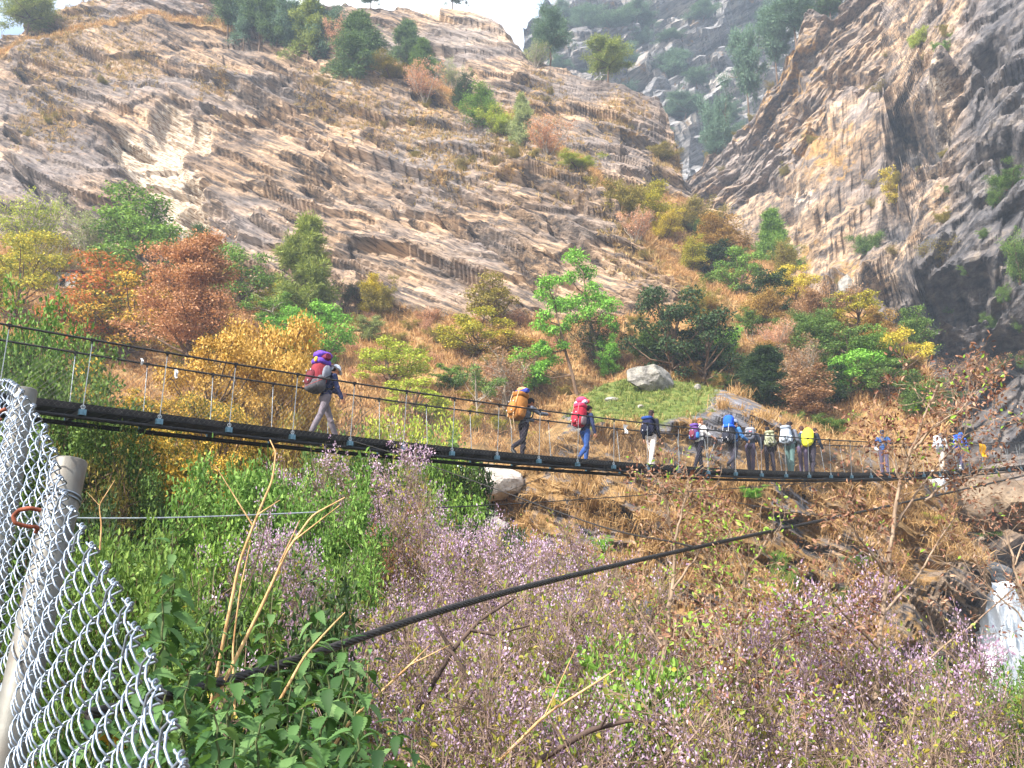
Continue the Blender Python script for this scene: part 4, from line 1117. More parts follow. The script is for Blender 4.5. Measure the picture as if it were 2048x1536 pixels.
def cells(P, u, v, weight, rng, n):
    """random points on a sheet, weighted by true area"""
    a = np.linalg.norm(np.cross(P[1:, :-1] - P[:-1, :-1], P[:-1, 1:] - P[:-1, :-1]), axis=-1)
    wt = (a * weight[:-1, :-1]).ravel(); wt = np.clip(wt, 0, None) / wt.sum()
    k = rng.choice(len(wt), n, p=wt); i, j = np.divmod(k, P.shape[1] - 1)
    s, t_ = rng.rand(n, 1), rng.rand(n, 1)
    q = P[i, j] + (P[i, j + 1] - P[i, j]) * s + (P[i + 1, j] - P[i, j]) * t_
    return q, i, j
gn = np.random.RandomState(77)
seenA = (uA > -40) & (uA < 1900) & (vA > -20) & (vA < 900)
nAo = grid_normals(PA); nAo *= np.sign(-nAo[..., 1:2] + 1e-9)
wB = (1 - cliffm) * seenA
q, i, j = cells(PA, uA, vA, wB, gn, 15000)
g1 = tufts(gn, q, norm(nAo[i, j] + np.array([0, 0, .6])), 13, .75, .028, droop=.55, spread=.45)
wA = cliffm * seenA * np.clip(grassA - .12, 0, 1) ** 1.5
q, i, j = cells(PA, uA, vA, wA, gn, 5200)
g2 = tufts(gn, q, norm(nAo[i, j] + np.array([0, 0, .8])), 10, .8, .045, droop=.9, spread=.5)
def gmat(nm, cols, nscale=.35):
    return leaf_mat(nm, cols, trans=.25, nscale=nscale, rough=.8)
straw = gmat('straw', [c255(112, 82, 50), c255(164, 124, 80), c255(196, 156, 108), c255(214, 182, 134)])
orange = gmat('orange straw', [c255(98, 74, 46), c255(150, 116, 72), c255(184, 148, 100), c255(206, 176, 130)], .6)
ledge_g = gmat('pale ledge grass', [c255(96, 80, 56), c255(146, 122, 84), c255(176, 146, 100), c255(150, 140, 80)])
gobj = mk('ledge_grass', g2[0], g2[1], ledge_g)
tag(gobj, 'pale dry grass growing along the ledges of the sunlit cliff', 'grass', kind='stuff')
gobj = mk('dry_grass', g1[0], g1[1], straw)
tag(gobj, 'golden dry grass covering the slope under the sunlit cliff', 'grass', kind='stuff')
# long drooping tussocks on the face of the knoll
seenM = (uM > 930) & (uM < 1985) & (vM < 1480)
nMo = grid_normals(PM); nMo *= np.sign(-nMo[..., 1:2] + 1e-9)
clump = sstep(-.12, .25, pn(PM.reshape(-1, 3) / 2.6 + 9).reshape(vM.shape)) * .9 + .1
wM = np.clip(grassM - .18, 0, 1) * seenM * (1 - np.clip(greenM * 1.3, 0, 1)) * clump * (1 - np.clip(tanr * 3, 0, 1)) * (1 - np.clip(cave * 3, 0, 1))
q, i, j = cells(PM, uM, vM, wM, gn, 3600)
g3 = tufts(gn, q, norm(nMo[i, j]), 30, .95, .014, droop=1.5, spread=.42)
gobj = mk('orange_grass', g3[0], g3[1], orange)
tag(gobj, 'long orange dry grass hanging over the slate face of the knoll', 'grass', kind='stuff')
wG = greenM * seenM
q, i, j = cells(PM, uM, vM, wG, gn, 5200)
g4 = tufts(gn, q, np.repeat(np.array([[0, 0, 1.]]), len(q), 0), 12, .24, .016, droop=.4, spread=.5)
lawn = gmat('lawn', [c255(58, 78, 32), c255(92, 112, 50), c255(128, 138, 72), c255(156, 142, 92)], .5)
gobj = mk('green_grass', g4[0], g4[1], lawn)
tag(gobj, 'short green grass on top of the knoll around the boulder', 'grass', kind='stuff')
# undergrowth on the near bank
n = 9000
yy = gn.uniform(1.6, 34, n) ** 1.0; xx = gn.uniform(-.62, .62, n) * (yy + 2)
zz = zg(xx, yy)
pos = np.stack([xx, yy, zz], -1)
g5 = tufts(gn, pos, np.repeat(np.array([[0, 0, 1.]]), n, 0), 12, .55, .008, droop=.7, spread=.6)
under = gmat('undergrowth blades', [c255(50, 56, 30), c255(92, 80, 52), c255(146, 120, 88), c255(178, 152, 118)], 1.2)
gobj = mk('undergrowth', g5[0], g5[1], under)
tag(gobj, 'mixed green and dry undergrowth covering the near bank', 'undergrowth', kind='stuff')
# ------------------------------------------------------------------ plants beside the path
def raw_obj(name, vf, mat, parent, smooth=False):
    return mk(name, vf[0], vf[1], mat, parent, smooth)

LILAC = leaf_mat('lilac flowers', [c255(124, 96, 128), c255(162, 134, 164), c255(190, 166, 188), c255(212, 194, 206)], trans=.3, nscale=1.5)
LEAFY = leaf_mat('young yellow leaves', [c255(86, 108, 44), c255(122, 136, 58), c255(166, 152, 66), c255(120, 146, 70)], trans=.4)
TWIGM = bark_mat('pale grey twigs', c255(70, 54, 46), c255(146, 124, 108), 20)
DARKTW = bark_mat('dark wet branches', c255(44, 36, 34), c255(96, 78, 70), 12)

FLOW_V = np.array([[0, 0, 0], [.5, .34, .1], [1., 0, .1], [.5, -.34, .1]])
def lilac_proto(seed, nst, flo, lea):
    r = np.random.RandomState(seed); S = []; T = []
    for k in range(nst):
        s, t_ = grow(r, trunk=r.uniform(.6, 1.), r0=.011, bare=.16, n_limbs=11, limb=.30, rise=.5, subs=6, sublen=.5, wob=.09, lean=r.normal(0, .42, 2), droop=.3)
        S += s; T += t_
    # fine end twigs
    ex = []; T2 = []
    for (p, d) in T:
        for q in range(3):
            e = p + norm(d + r.normal(0, .7, 3)) * r.uniform(.03, .13); ex.append((p, e, .0016, .0010)); T2.append((e, norm(e - p)))
    S = [(a, b, max(.0014, c), max(.0011, d_)) for a, b, c, d_ in S] + ex
    tips = [t_ for t_ in T2 if t_[0][2] > .3]
    br = seg_mesh(S, 3)
    c = np.array([t_[0] for t_ in tips]); sel = .12 + .8 * sstep(-.2, .4, pn(c * 4 + seed)) * sstep(.35, .7, c[:, 2])
    ft = [t_ for t_, q in zip(tips, sel) if r.rand() < q * flo]
    fl = leaf_cloud(r, ft, 18 + 4 * (flo > .9), .019, .0105 + .0015 * (flo > .9), tv=FLOW_V, up=.3, out=1., flat=1.)
    lf = leaf_cloud(r, tips, 2, .03, .020, tv=LEAF6_V, tf=LEAF6_F, keep=lea * .35)
    objs = [mk('branches', br[0], br[1], TWIGM, link=False), mk('flowers', fl[0], fl[1], LILAC, link=False), mk('leaves', lf[0], lf[1], LEAFY, link=False)]
    return objs
LP = [lilac_proto(61, 10, .95, .5), lilac_proto(62, 10, .5, .7), lilac_proto(63, 10, .16, .7)]
LG = None
LIL = [  # u, v top, distance, width px, prototype, label
 (735, 955, 16, 260, 0, 'lilac shrub highest up, between the bamboo and the leaf green bush'),
 (650, 985, 13, 170, 1, 'lilac shrub tucked against the right side of the bamboo'),
 (800, 985, 13, 190, 2, 'thin lilac shrub under the highest lilac one'),
 (620, 1120, 7.5, 260, 0, 'lilac shrub in front of the bamboo beside the dry stalks'),
 (760, 1135, 9, 240, 1, 'lilac shrub just above the steel cable at its thick end'),
 (880, 1100, 11, 260, 0, 'densely flowering lilac shrub above the middle of the steel cable'),
 (1000, 1075, 12.5, 240, 0, 'densely flowering lilac shrub right of the middle of the steel cable'),
 (1085, 1070, 13.5, 220, 1, 'lilac shrub in front of the orange grass face'),
 (700, 1270, 5.5, 330, 2, 'leafless looking lilac shrub under the thick end of the steel cable'),
 (860, 1250, 6.2, 360, 1, 'lilac shrub with dark inner branches under the steel cable'),
 (1030, 1210, 7.5, 330, 2, 'straggly lilac shrub under the middle of the steel cable'),
 (1160, 1190, 9, 280, 2, 'straggly lilac shrub beside the dark round stones'),
 (1010, 1340, 4.8, 420, 1, 'lilac shrub in the lower centre with yellow leaves'),
 (1240, 1250, 7.0, 330, 2, 'lilac shrub with few flowers left of the two saplings'),
 (1380, 1230, 8.5, 320, 1, 'lilac shrub between the two thin saplings'),
 (1520, 1215, 9.5, 320, 0, 'flowering lilac shrub in front of the ivy clump'),
 (1640, 1280, 9.5, 280, 1, 'lilac shrub under the tan rock'),
 (1340, 1370, 5.2, 430, 2, 'twiggy lilac shrub low in the right centre'),
 (1560, 1360, 6.2, 420, 1, 'lilac shrub low at the right with green leaves'),
 (1790, 1330, 8.5, 300, 0, 'violet flowering shrub below the cave in the rock'),
 (1720, 1430, 6.0, 380, 2, 'bare twiggy shrub at the lower right'),
 (1880, 1440, 8.0, 300, 2, 'sparse lilac shrub at the bottom right before the green shrubs'),
 (1180, 1430, 4.2, 420, 1, 'lilac shrub at the bottom edge right of centre'),
 (850, 1420, 4.0, 420, 2, 'tangled twiggy shrub at the bottom edge left of centre'),
 (1450, 1470, 4.2, 420, 2, 'tangled twiggy shrub at the bottom edge in the right half'),
]
for (u, vt, d, w, k, lab) in LIL:
    top = at(u, vt, d); zb = float(zg(top[0], top[1])); h = max(.9, top[2] - zb)
    e = empty('flowering_shrub', (top[0], top[1], top[2] - h), RS.rand() * 6.28)
    s = w / F * d * 1.15 / .95
    e.scale = (s, s, h / 1.02); tag(e, lab, 'shrub', 'lilac flowering shrubs on the near bank')
    for src in LP[k]:
        o = src.copy(); COL.objects.link(o); o.parent = e

# nettles
NETM = leaf_mat('nettle leaves', [c255(36, 62, 32), c255(58, 92, 46), c255(86, 120, 66), c255(116, 144, 92)], trans=.35, nscale=6)
NETOLD = leaf_mat('yellowed nettle leaves', [c255(150, 120, 40), c255(190, 150, 60)], trans=.35)
STEMG = bark_mat('green stem', c255(60, 74, 42), c255(98, 100, 66), 30)
def nettle_leaf():
    n = 9; top = []; bot = []; mid = []
    for i in range(n * 2 + 1):
        x = i / (n * 2); w = .23 * math.sin(PI * min(1, x ** .72)) ** .9 * (1 - .25 * x)
        if i % 2: w *= 1.32
        dz = -.42 * x * x
        mid.append([x, 0, dz + .0]); top.append([x + (.03 if i % 2 else 0), w, dz + .10 * (w / .3)]); bot.append([x + (.03 if i % 2 else 0), -w, dz + .10 * (w / .3)])
    m = n * 2 + 1
    v = np.array(mid + top + bot)
    f = [[i, i + 1, m + i + 1, m + i] for i in range(m - 1)] + [[i + 1, i, 2 * m + i, 2 * m + i + 1] for i in range(m - 1)]
    return v, [np.array(f)]
NLV, NLF = nettle_leaf()
NLV8, NLF8 = NLV, NLF
def nettle(u, vt, d, vb, label, seed, leafL=.105, lean=0.):
    r = np.random.RandomState(seed)
    top = at(u, vt, d); base = at(u - 30 + lean, vb, d * .98)
    base[2] = min(base[2], top[2] - .25)
    e = empty('nettle', base)
    tag(e, label, 'nettle', 'nettles growing beside the path')
    m = 12; L = top - base
    pts = [np.array([0., 0, 0])]
    for k in range(1, m + 1): pts.append(L * k / m + np.array([r.normal(0, .006), r.normal(0, .006), 0]))
    pts = np.array(pts); H = np.linalg.norm(L)
    mb = MB(); mb.tube(pts, np.linspace(.0045, .0018, m + 1), 6); mb.build('stem', STEMG, e, True)
    n = max(9, int(H / .034)); P = []; XD = []; UD = []; SC = []
    for k in range(n):
        t_ = .12 + .88 * k / (n - 1); c = L * t_
        a = (k % 2) * PI / 2 + r.normal(0, .25)
        sz = leafL * (1 - .55 * t_ ** 3) * r.uniform(.8, 1.15) * (.75 if k == n - 1 else 1)
        for q in (0, 1):
            az = a + q * PI; droop = r.uniform(-.8, .1) + (.7 if t_ > .9 else 0)
            P.append(c + .012 * np.array([math.cos(az), math.sin(az), .2])); XD.append([math.cos(az), math.sin(az), droop]); UD.append([r.normal(0, .25), r.normal(0, .25), 1]); SC.append(sz)
        if r.rand() < .6:   # small side pair
            for q in (0, 1):
                az = a + PI / 2 + q * PI
                P.append(c); XD.append([math.cos(az), math.sin(az), .1]); UD.append([0, 0, 1]); SC.append(sz * .45)
    v, f = scatter(NLV, NLF, np.array(P), rot_from(np.array(XD), np.array(UD)), np.array(SC))
    mk('leaves', v, f, NETM, e, True)
    if r.rand() < .3:
        v, f = scatter(NLV, NLF, np.array(P[:2]), rot_from(np.array(XD[:2]) + np.array([0, 0, -.9]), np.array(UD[:2])), np.array(SC[:2]) * .9)
        mk('yellow_leaf', v, f, NETOLD, e, True)
NT_ = [(350, 1065, 2.6, 1420, 'tall nettle top standing alone against the bamboo'),
 (330, 1170, 2.3, 1480, 'nettle just right of the fence edge below the tall one'),
 (420, 1240, 2.4, 1536, 'nettle beside the lower end of the dry stalks'),
 (300, 1290, 2.0, 1560, 'nettle touching the fence at its lower part'),
 (470, 1340, 2.0, 1600, 'bushy nettle under the thick end of the steel cable'),
 (560, 1300, 2.4, 1600, 'nettle right of the dry stalks under the cable'),
 (640, 1165, 3.0, 1500, 'nettle rising across the steel cable with a yellowed leaf'),
 (660, 1350, 2.1, 1620, 'leafy nettle in the lower left with a bright green tip'),
 (600, 1420, 1.8, 1680, 'nettle low at the bottom edge left of the leafy one'),
 (520, 1440, 1.8, 1680, 'nettle at the bottom edge near a yellow leaf'),
 (440, 1430, 1.7, 1700, 'nettle at the bottom edge next to the fence'),
 (720, 1400, 2.0, 1700, 'nettle at the bottom edge left of centre'),
 (760, 1470, 1.9, 1720, 'nettle with pale leaves at the bottom edge under the tangled shrub'),
 (690, 1260, 2.8, 1560, 'nettle directly behind the leafy one, touching the cable'),
 (380, 1350, 2.0, 1600, 'nettle half hidden by the curling fence edge'),
 (250, 1200, 3.0, 1500, 'dark nettle seen through the upper fence mesh'),
 (200, 1330, 2.6, 1600, 'dark nettle seen through the middle of the fence mesh'),
 (120, 1400, 2.6, 1650, 'nettle behind the fence near the post'),
 (280, 1430, 2.1, 1700, 'nettle behind the lower fence mesh'),
 (830, 1480, 2.2, 1740, 'small nettle at the bottom edge nearest to the centre'),
 (545, 1190, 3.2, 1500, 'slender nettle behind the dry stalks')]
NT_ += [(400, 1290, 2.7, 1560, 'nettle between the fence edge and the lower cable end'), (480, 1250, 2.9, 1560, 'nettle at the root of the dry stalks'),
 (620, 1270, 2.6, 1600, 'nettle leaning in front of the cable left of the yellowed one'), (330, 1380, 1.7, 1640, 'large leaved nettle nearest to the fence corner'),
 (580, 1370, 2.2, 1650, 'nettle in the middle of the lower left thicket'), (700, 1330, 2.4, 1650, 'nettle right of the leafy one'), (800, 1420, 2.6, 1700, 'nettle between the leafy ones and the tangled shrub'),
 (470, 1480, 1.5, 1740, 'large dark nettle at the bottom edge'), (610, 1490, 1.5, 1760, 'large pale nettle at the bottom edge'), (540, 1330, 2.7, 1600, 'nettle tucked behind the lower left thicket'), (740, 1300, 3.0, 1640, 'nettle just below the thick part of the cable')]
for k, (u, vt, d, vb, lab) in enumerate(NT_): nettle(u, vt, d, vb, lab, 200 + k, leafL=.088)

# dry stalks
STRAWM = bark_mat('tan dry stalk', c255(150, 112, 72), c255(206, 172, 124), 30)
def stalk(pts, d, r0, label, side=(), name='dry_stalk', mat=None):
    P = np.array([at(u, v, d + i * .02) for i, (u, v) in enumerate(pts)])
    # smooth the line
    t_ = np.linspace(0, len(P) - 1, len(P) * 5); Q = np.stack([np.interp(t_, range(len(P)), P[:, k]) for k in range(3)], -1)
    Q[1:-1] = (Q[:-2] + 2 * Q[1:-1] + Q[2:]) / 4
    mb = MB(); mb.tube(Q, np.linspace(r0, r0 * .35, len(Q)), 6)
    for sp in side:
        S = np.array([at(u, v, d) for (u, v) in sp]); mb.tube(S, np.linspace(r0 * .5, r0 * .2, len(S)), 5)
    o = mb.build(name, mat or STRAWM, None, True)
    tag(o, label, 'stalk', 'dry stalks in front of the bamboo')
stalk([(420, 1420), (455, 1240), (480, 1120), (515, 1030), (545, 960), (552, 905), (540, 880)], 2.9, .006, 'tall dry stalk curling over at the top', [[(505, 1050), (430, 930)], [(515, 1030), (560, 1000)]])
stalk([(430, 1400), (520, 1220), (575, 1100), (625, 1030), (690, 995)], 2.7, .006, 'dry stalk arching out to the right', [[(560, 1125), (600, 1040)], [(590, 1080), (680, 1010)]])
stalk([(470, 1430), (465, 1300), (480, 1180), (500, 1090)], 2.8, .004, 'short upright dry stalk between the two tall ones')
stalk([(385, 1400), (440, 1290), (500, 1170), (540, 1020), (560, 990)], 3.2, .004, 'dark stalk crossing behind the tan ones', mat=DARKTW)
stalk([(200, 1100), (203, 1050), (198, 1010), (230, 960)], 3.4, .0035, 'thin tan twig right of the fence post', [[(198, 1010), (175, 985)]])
stalk([(560, 1400), (610, 1310), (665, 1250), (690, 1225)], 2.2, .004, 'thin tan twig crossing the thick end of the cable')
stalk([(640, 1536), (700, 1440), (820, 1330), (860, 1290)], 3.0, .006, 'pale twig slanting up from the bottom edge', [[(820, 1330), (900, 1290)], [(740, 1405), (735, 1330)]])
stalk([(1000, 1520), (1090, 1430), (1200, 1360), (1230, 1340)], 3.6, .007, 'pale twig slanting up at the bottom centre', [[(1090, 1430), (1150, 1300)]])
# dark gnarled limbs in the lilac thicket
stalk([(760, 1600), (830, 1430), (905, 1300), (960, 1240), (1030, 1195)], 5.0, .022, 'dark gnarled limb under the middle of the cable', [[(905, 1300), (870, 1250), (860, 1200)], [(940, 1260), (990, 1270), (1060, 1250)]], 'dark_branch', DARKTW)
stalk([(950, 1380), (925, 1335), (905, 1305), (880, 1290)], 4.9, .018, 'short thick dark limb in the lilac thicket', [], 'dark_branch', DARKTW)
stalk([(1080, 1520), (1180, 1460), (1260, 1440), (1350, 1450)], 4.0, .016, 'dark limb running along the bottom edge right of centre', [[(1200, 1455), (1230, 1400)]], 'dark_branch', DARKTW)

# saplings with withered leaves
WITH = leaf_mat('withered brown leaves', [c255(66, 40, 34), c255(112, 74, 60), c255(150, 112, 90), c255(180, 148, 124)], trans=.25, nscale=3)
NEWL = leaf_mat('fresh spring leaves', [c255(110, 150, 50), c255(146, 184, 72), c255(172, 196, 100)], trans=.45, nscale=3)
SAPB = bark_mat('grey brown sapling bark', c255(96, 78, 66), c255(164, 142, 120), 16)
def sapling(label, d, main, branches, r0, seed, wither, fresh, ntw=26, twl=.22, lsize=.05):
    r = np.random.RandomState(seed); S = []; T = []
    def line(px, ra, rb, d0=d):
        P = np.array([at(u, v, d0 + q) for (u, v, q) in px])
        t_ = np.linspace(0, len(P) - 1, len(P) * 4); Q = np.stack([np.interp(t_, range(len(P)), P[:, k]) for k in range(3)], -1)
        Q[1:-1] = (Q[:-2] + 2 * Q[1:-1] + Q[2:]) / 4; Q[1:-1] += r.normal(0, .006, (len(Q) - 2, 3))
        rr = np.linspace(ra, rb, len(Q))
        for i in range(len(Q) - 1): S.append((Q[i], Q[i + 1], rr[i], rr[i + 1]))
        return Q, rr
    lines = [line(main, r0, r0 * .3)] + [line(b, r0 * .45, r0 * .12) for b in branches]
    for Q, rr in lines:
        n = max(4, int(ntw * len(Q) / 30.))
        for k in range(n):
            q = r.uniform(.25, 1) ** .8; i = min(len(Q) - 2, int(q * (len(Q) - 1)))
            p = Q[i]; ax = norm(Q[i + 1] - Q[i]); dd = norm(ax * .5 + r.normal(0, .7, 3) + np.array([0, 0, .35]))
            for g in range(3):
                e = p + dd * twl * r.uniform(.5, 1.2) / (g + 1) ** .4
                S.append((p, e, max(.0022, rr[i] * .35 / (g + 1)), .0018)); p = e
                if g: T.append((e, dd))
                dd = norm(dd + r.normal(0, .4, 3) + np.array([0, 0, .25]))
                if r.rand() < .6:
                    e2 = p + norm(dd + r.normal(0, .8, 3)) * twl * .5; S.append((p, e2, .0022, .0014)); T.append((e2, norm(e2 - p)))
    e0 = empty('bare_sapling', lines[0][0][0])
    off = lines[0][0][0]
    tag(e0, label, 'sapling')
    v, f = seg_mesh(S, 5); mk('trunk', v - off, f, SAPB, e0, True)
    for nm, keep, m, per in (('withered_leaves', wither, WITH, 9), ('fresh_leaves', fresh, NEWL, 3)):
        if keep > 0:
            v, f = leaf_cloud(r, T, per, twl * .20, lsize, tv=LEAF6_V, tf=LEAF6_F, keep=keep, out=.8, flat=1., aspect=.8)
            mk(nm, v - off, f, m, e0)
sapling('tall bare tree at the right whose top crosses the bridge, with withered brown leaf clusters', 8.0,
        [(1735, 1640, 0), (1745, 1450, 0), (1760, 1300, .1), (1770, 1180, .2), (1785, 1060, .2), (1800, 960, .2), (1825, 900, .1), (1850, 830, 0), (1875, 770, -.1)],
        [[(1800, 960, .2), (1775, 900, .3), (1750, 855, .3)], [(1828, 900, 0), (1870, 850, -.2), (1920, 820, -.3), (1960, 770, -.3)], [(1785, 1060, .2), (1830, 990, .3), (1875, 930, .4), (1930, 870, .5), (1980, 850, .5)],
         [(1745, 1400, 0), (1830, 1340, .2), (1930, 1260, .3), (2050, 1160, .5), (2120, 1080, .6)], [(1775, 1150, 0), (1720, 1080, -.2), (1690, 1030, -.3)], [(1760, 1300, 0), (1680, 1220, -.3), (1640, 1160, -.4)], [(1850, 1000, .2), (1900, 960, .3), (1985, 940, .4)],
         [(1765, 1230, 0), (1840, 1150, .2), (1890, 1060, .3), (1935, 1000, .4)], [(1745, 1400, 0), (1690, 1330, -.2), (1600, 1290, -.4)]],
        .030, 301, .62, .10, ntw=34, twl=.20, lsize=.045)
sapling('thin sapling with reddish withered leaves in front of the knoll below the fourth hiker', 6.5,
        [(1330, 1640, 0), (1325, 1450, 0), (1330, 1300, 0), (1345, 1180, .1), (1350, 1080, .1), (1330, 990, .1), (1310, 950, .1)],
        [[(1345, 1180, 0), (1400, 1100, .1), (1420, 1040, .2)], [(1330, 1300, 0), (1270, 1210, .1), (1240, 1150, .1)], [(1350, 1080, 0), (1370, 1000, 0), (1385, 960, 0)], [(1330, 1400, 0), (1410, 1330, .1), (1440, 1280, .1)]],
        .024, 302, .5, .25, ntw=34, twl=.15, lsize=.034)
sapling('pale thin sapling with fresh green leaves right of the reddish one', 7.5,
        [(1445, 1640, 0), (1455, 1480, 0), (1478, 1340, 0), (1485, 1220, .1), (1490, 1150, .1), (1530, 1090, .1), (1545, 1050, .1)],
        [[(1485, 1230, 0), (1440, 1170, .1), (1420, 1110, .1)], [(1478, 1340, 0), (1560, 1280, .2), (1610, 1250, .2)], [(1455, 1480, 0), (1400, 1400, -.1), (1380, 1330, -.2)], [(1490, 1150, 0), (1470, 1100, 0), (1460, 1070, 0)]],
        .024, 303, .25, .55, ntw=34, twl=.17, lsize=.042)
sapling('dark stemmed sapling at the bottom with brown buds right of centre', 4.6,
        [(1455, 1700, 0), (1460, 1560, 0), (1450, 1420, 0), (1448, 1330, 0), (1440, 1270, 0)],
        [[(1455, 1500, 0), (1530, 1420, .1), (1580, 1370, .1)], [(1450, 1420, 0), (1390, 1370, -.1), (1370, 1320, -.1)]],
        .02, 304, .5, .35, ntw=26, twl=.12, lsize=.03)
sapling('bare branchy sapling at the right edge with pale buds', 7.0,
        [(2090, 1400, 0), (2060, 1250, 0), (2030, 1130, 0), (2010, 1060, 0)], [[(2060, 1250, 0), (1990, 1190, 0), (1960, 1150, 0)], [(2030, 1130, 0), (2060, 1060, 0), (2070, 1010, 0)]], .018, 305, .3, 0, ntw=30, twl=.16, lsize=.03)
# ------------------------------------------------------------------ suspension bridge
BA = np.array([-8.9946, 15.0228]); BD = np.array([.775207, .631707]); BN = np.array([-.631707, .775207])
def z_rail(s): return 1.6712e-3 * s * s - 2.90451e-2 * s + 4.27853
def z_deck(s): return 1.6635e-3 * s * s - 2.70e-2 * s + 2.965
RAILW = .62
def bp(s, w, z):
    """point on the bridge: s along it, w across it from the near handrail's line"""
    s = np.asarray(s, float)
    return np.stack([BA[0] + BD[0] * s + BN[0] * (w + RAILW), BA[1] + BD[1] * s + BN[1] * (w + RAILW), z + 0 * s], -1)
BLACK = metal('blackened steel', c255(20, 20, 22), c255(46, 45, 46), .6, .3)
CABLE = metal('dark wire rope', c255(30, 29, 30), c255(66, 62, 60), .55, .4, 60)
GALV = metal('galvanised steel', c255(150, 156, 160), c255(200, 206, 210), .45, .5, 30)
BLUE = metal('pale blue bracket', c255(64, 98, 116), c255(104, 138, 154), .5, .3, 20)
NETMAT = metal('netting wire', c255(66, 64, 60), c255(104, 100, 96), .5, .4)
t = NT('steel plank deck'); o = t.obj()
n1 = t.noise(t.mapping(o, sc=(1, 6, 1)), 5, 5)
M_deck = t.done(t.bsdf(t.ramp(n1, [(.3, c255(14, 14, 15)), (.6, c255(38, 36, 36)), (.8, c255(62, 56, 52))]), .7, .2, bump=n1, bstr=.4, bdist=.02))
bridge = empty('suspension_bridge', tuple(bp(0., 0, z_deck(0.))))
tag(bridge, 'long narrow cable suspension footbridge with black deck and wire netting crossing the gorge', 'bridge')
B0 = np.array(bridge.location)
ss = np.arange(-9, 60.1, .5)
def bpart(mb, name, mat, smooth=True):
    mb.v = [v - B0 for v in mb.v]; return mb.build(name, mat, bridge, smooth)
for w in (-RAILW, RAILW):
    mb = MB(); mb.tube(bp(ss, w, z_rail(ss)), .021, 8); bpart(mb, 'handrail_cable', CABLE)
for w in (-.50, .50):
    for dz in (-.14,):
        mb = MB(); mb.tube(bp(ss, w, z_deck(ss) + dz), .030, 8); bpart(mb, 'deck_cable', BLACK)
for w in (-.3, .3):
    mb = MB(); mb.tube(bp(ss, w, z_deck(ss) - .13), .024, 6); bpart(mb, 'deck_cable', BLACK)
# netting on both sides
for w in (-1, 1):
    L0 = np.arange(-9, 60, .105); P0 = []; P1 = []
    for sg in (1, -1):
        for s in L0:
            n = 4
            for k in range(n):
                h0, h1 = k / n, (k + 1) / n
                f = lambda h: bp(s + sg * 1.25 * (h - .5), w * (.52 + (RAILW - .52) * h), z_deck(s + sg * 1.25 * (h - .5)) * (1 - h) + z_rail(s + sg * 1.25 * (h - .5)) * h)
                P0.append(f(h0)); P1.append(f(h1))
    v, fc = prisms(np.array(P0), np.array(P1), .0018, .0018, 3)
    mk('side_netting', v - B0, fc, NETMAT, bridge)
# repeating bays
S0 = [1.5 + 1.385 * k for k in range(-6, 43)]
def place(o, s, w):
    p = bp(s, w, z_deck(s)); sl = math.atan(2 * 1.6635e-3 * s - 2.7e-2)
    o.location = p - B0; o.rotation_euler = Matrix(((BD[0] * math.cos(sl), BN[0], -BD[0] * math.sin(sl)), (BD[1] * math.cos(sl), BN[1], -BD[1] * math.sin(sl)), (math.sin(sl), 0, math.cos(sl)))).to_euler()
hp = {}
for w in (-1, 1):
    mb = MB(); a = np.array([0, w * .53, -.02]); b = np.array([0, w * RAILW, 1.30])
    mb.tube([a + (b - a) * .04, b], .0085, 6)
    th = np.linspace(0, 2 * PI, 13); mb.tube(np.stack([.035 * np.cos(th), a[1] + 0 * th, .05 + .035 * np.sin(th)], -1), .008, 6, False)
    mb.box((0, w * .53, -.03), (.05, .02, .10))
    h = mb.build('hanger', GALV, None, True, link=False)
    mb = MB(); mb.box(tuple(b), (.07, .05, .055)); mb.box(tuple(b + np.array([0, 0, -.05])), (.03, .03, .05))
    cl = mb.build('clamp', BLACK, None, link=False)
    hp[w] = (h, cl)
mb = MB(); mb.box((0, 0, -.07), (.085, 1.10, .018)); mb.box((-.036, 0, -.035), (.014, 1.10, .075)); mb.box((.036, 0, -.035), (.014, 1.10, .075))
beam = mb.build('cross_beam', BLACK, None, link=False)
mb = MB(); mb.box((0, 0, -.05), (.120, .016, .100)); mb.box((-.06, .035, -.05), (.014, .055, .11)); mb.box((.06, .035, -.05), (.014, .055, .11)); mb.box((0, .035, .0), (.13, .055, .012)); mb.box((0, -.012, -.06), (.03, .012, .03))
brk = mb.build('bracket', BLUE, None, link=False)
mb = MB()
for k in range(7): mb.box((0, -.42 + k * .14, .012), (1.36, .095, .03))
for k in range(5): mb.box((-.54 + k * .27, 0, -.012), (.04, .98, .018))
for w in (-1, 1): mb.box((0, w * .515, .05), (1.375, .014, .13))
pan = mb.build('deck_panel', M_deck, None, link=False)
for i, s in enumerate(S0):
    if s < -8.5 or s > 59: continue
    o = beam.copy(); COL.objects.link(o); o.parent = bridge; place(o, s, 0)
    for w in (-1, 1):
        q = brk.copy(); COL.objects.link(q); q.parent = o; q.location = (0, w * .56, 0); q.rotation_euler = (0, 0, 0 if w < 0 else PI)
    for w in (-1, 1):
        if i % 2 and w > 0 and False: continue
        h = hp[w][0].copy(); COL.objects.link(h); h.parent = bridge; place(h, s, 0); h.scale = (1, 1, (float(z_rail(s) - z_deck(s)) + .0) / 1.30)
        c = hp[w][1].copy(); COL.objects.link(c); c.parent = h
    o = pan.copy(); COL.objects.link(o); o.parent = bridge; place(o, s + .6925, 0)
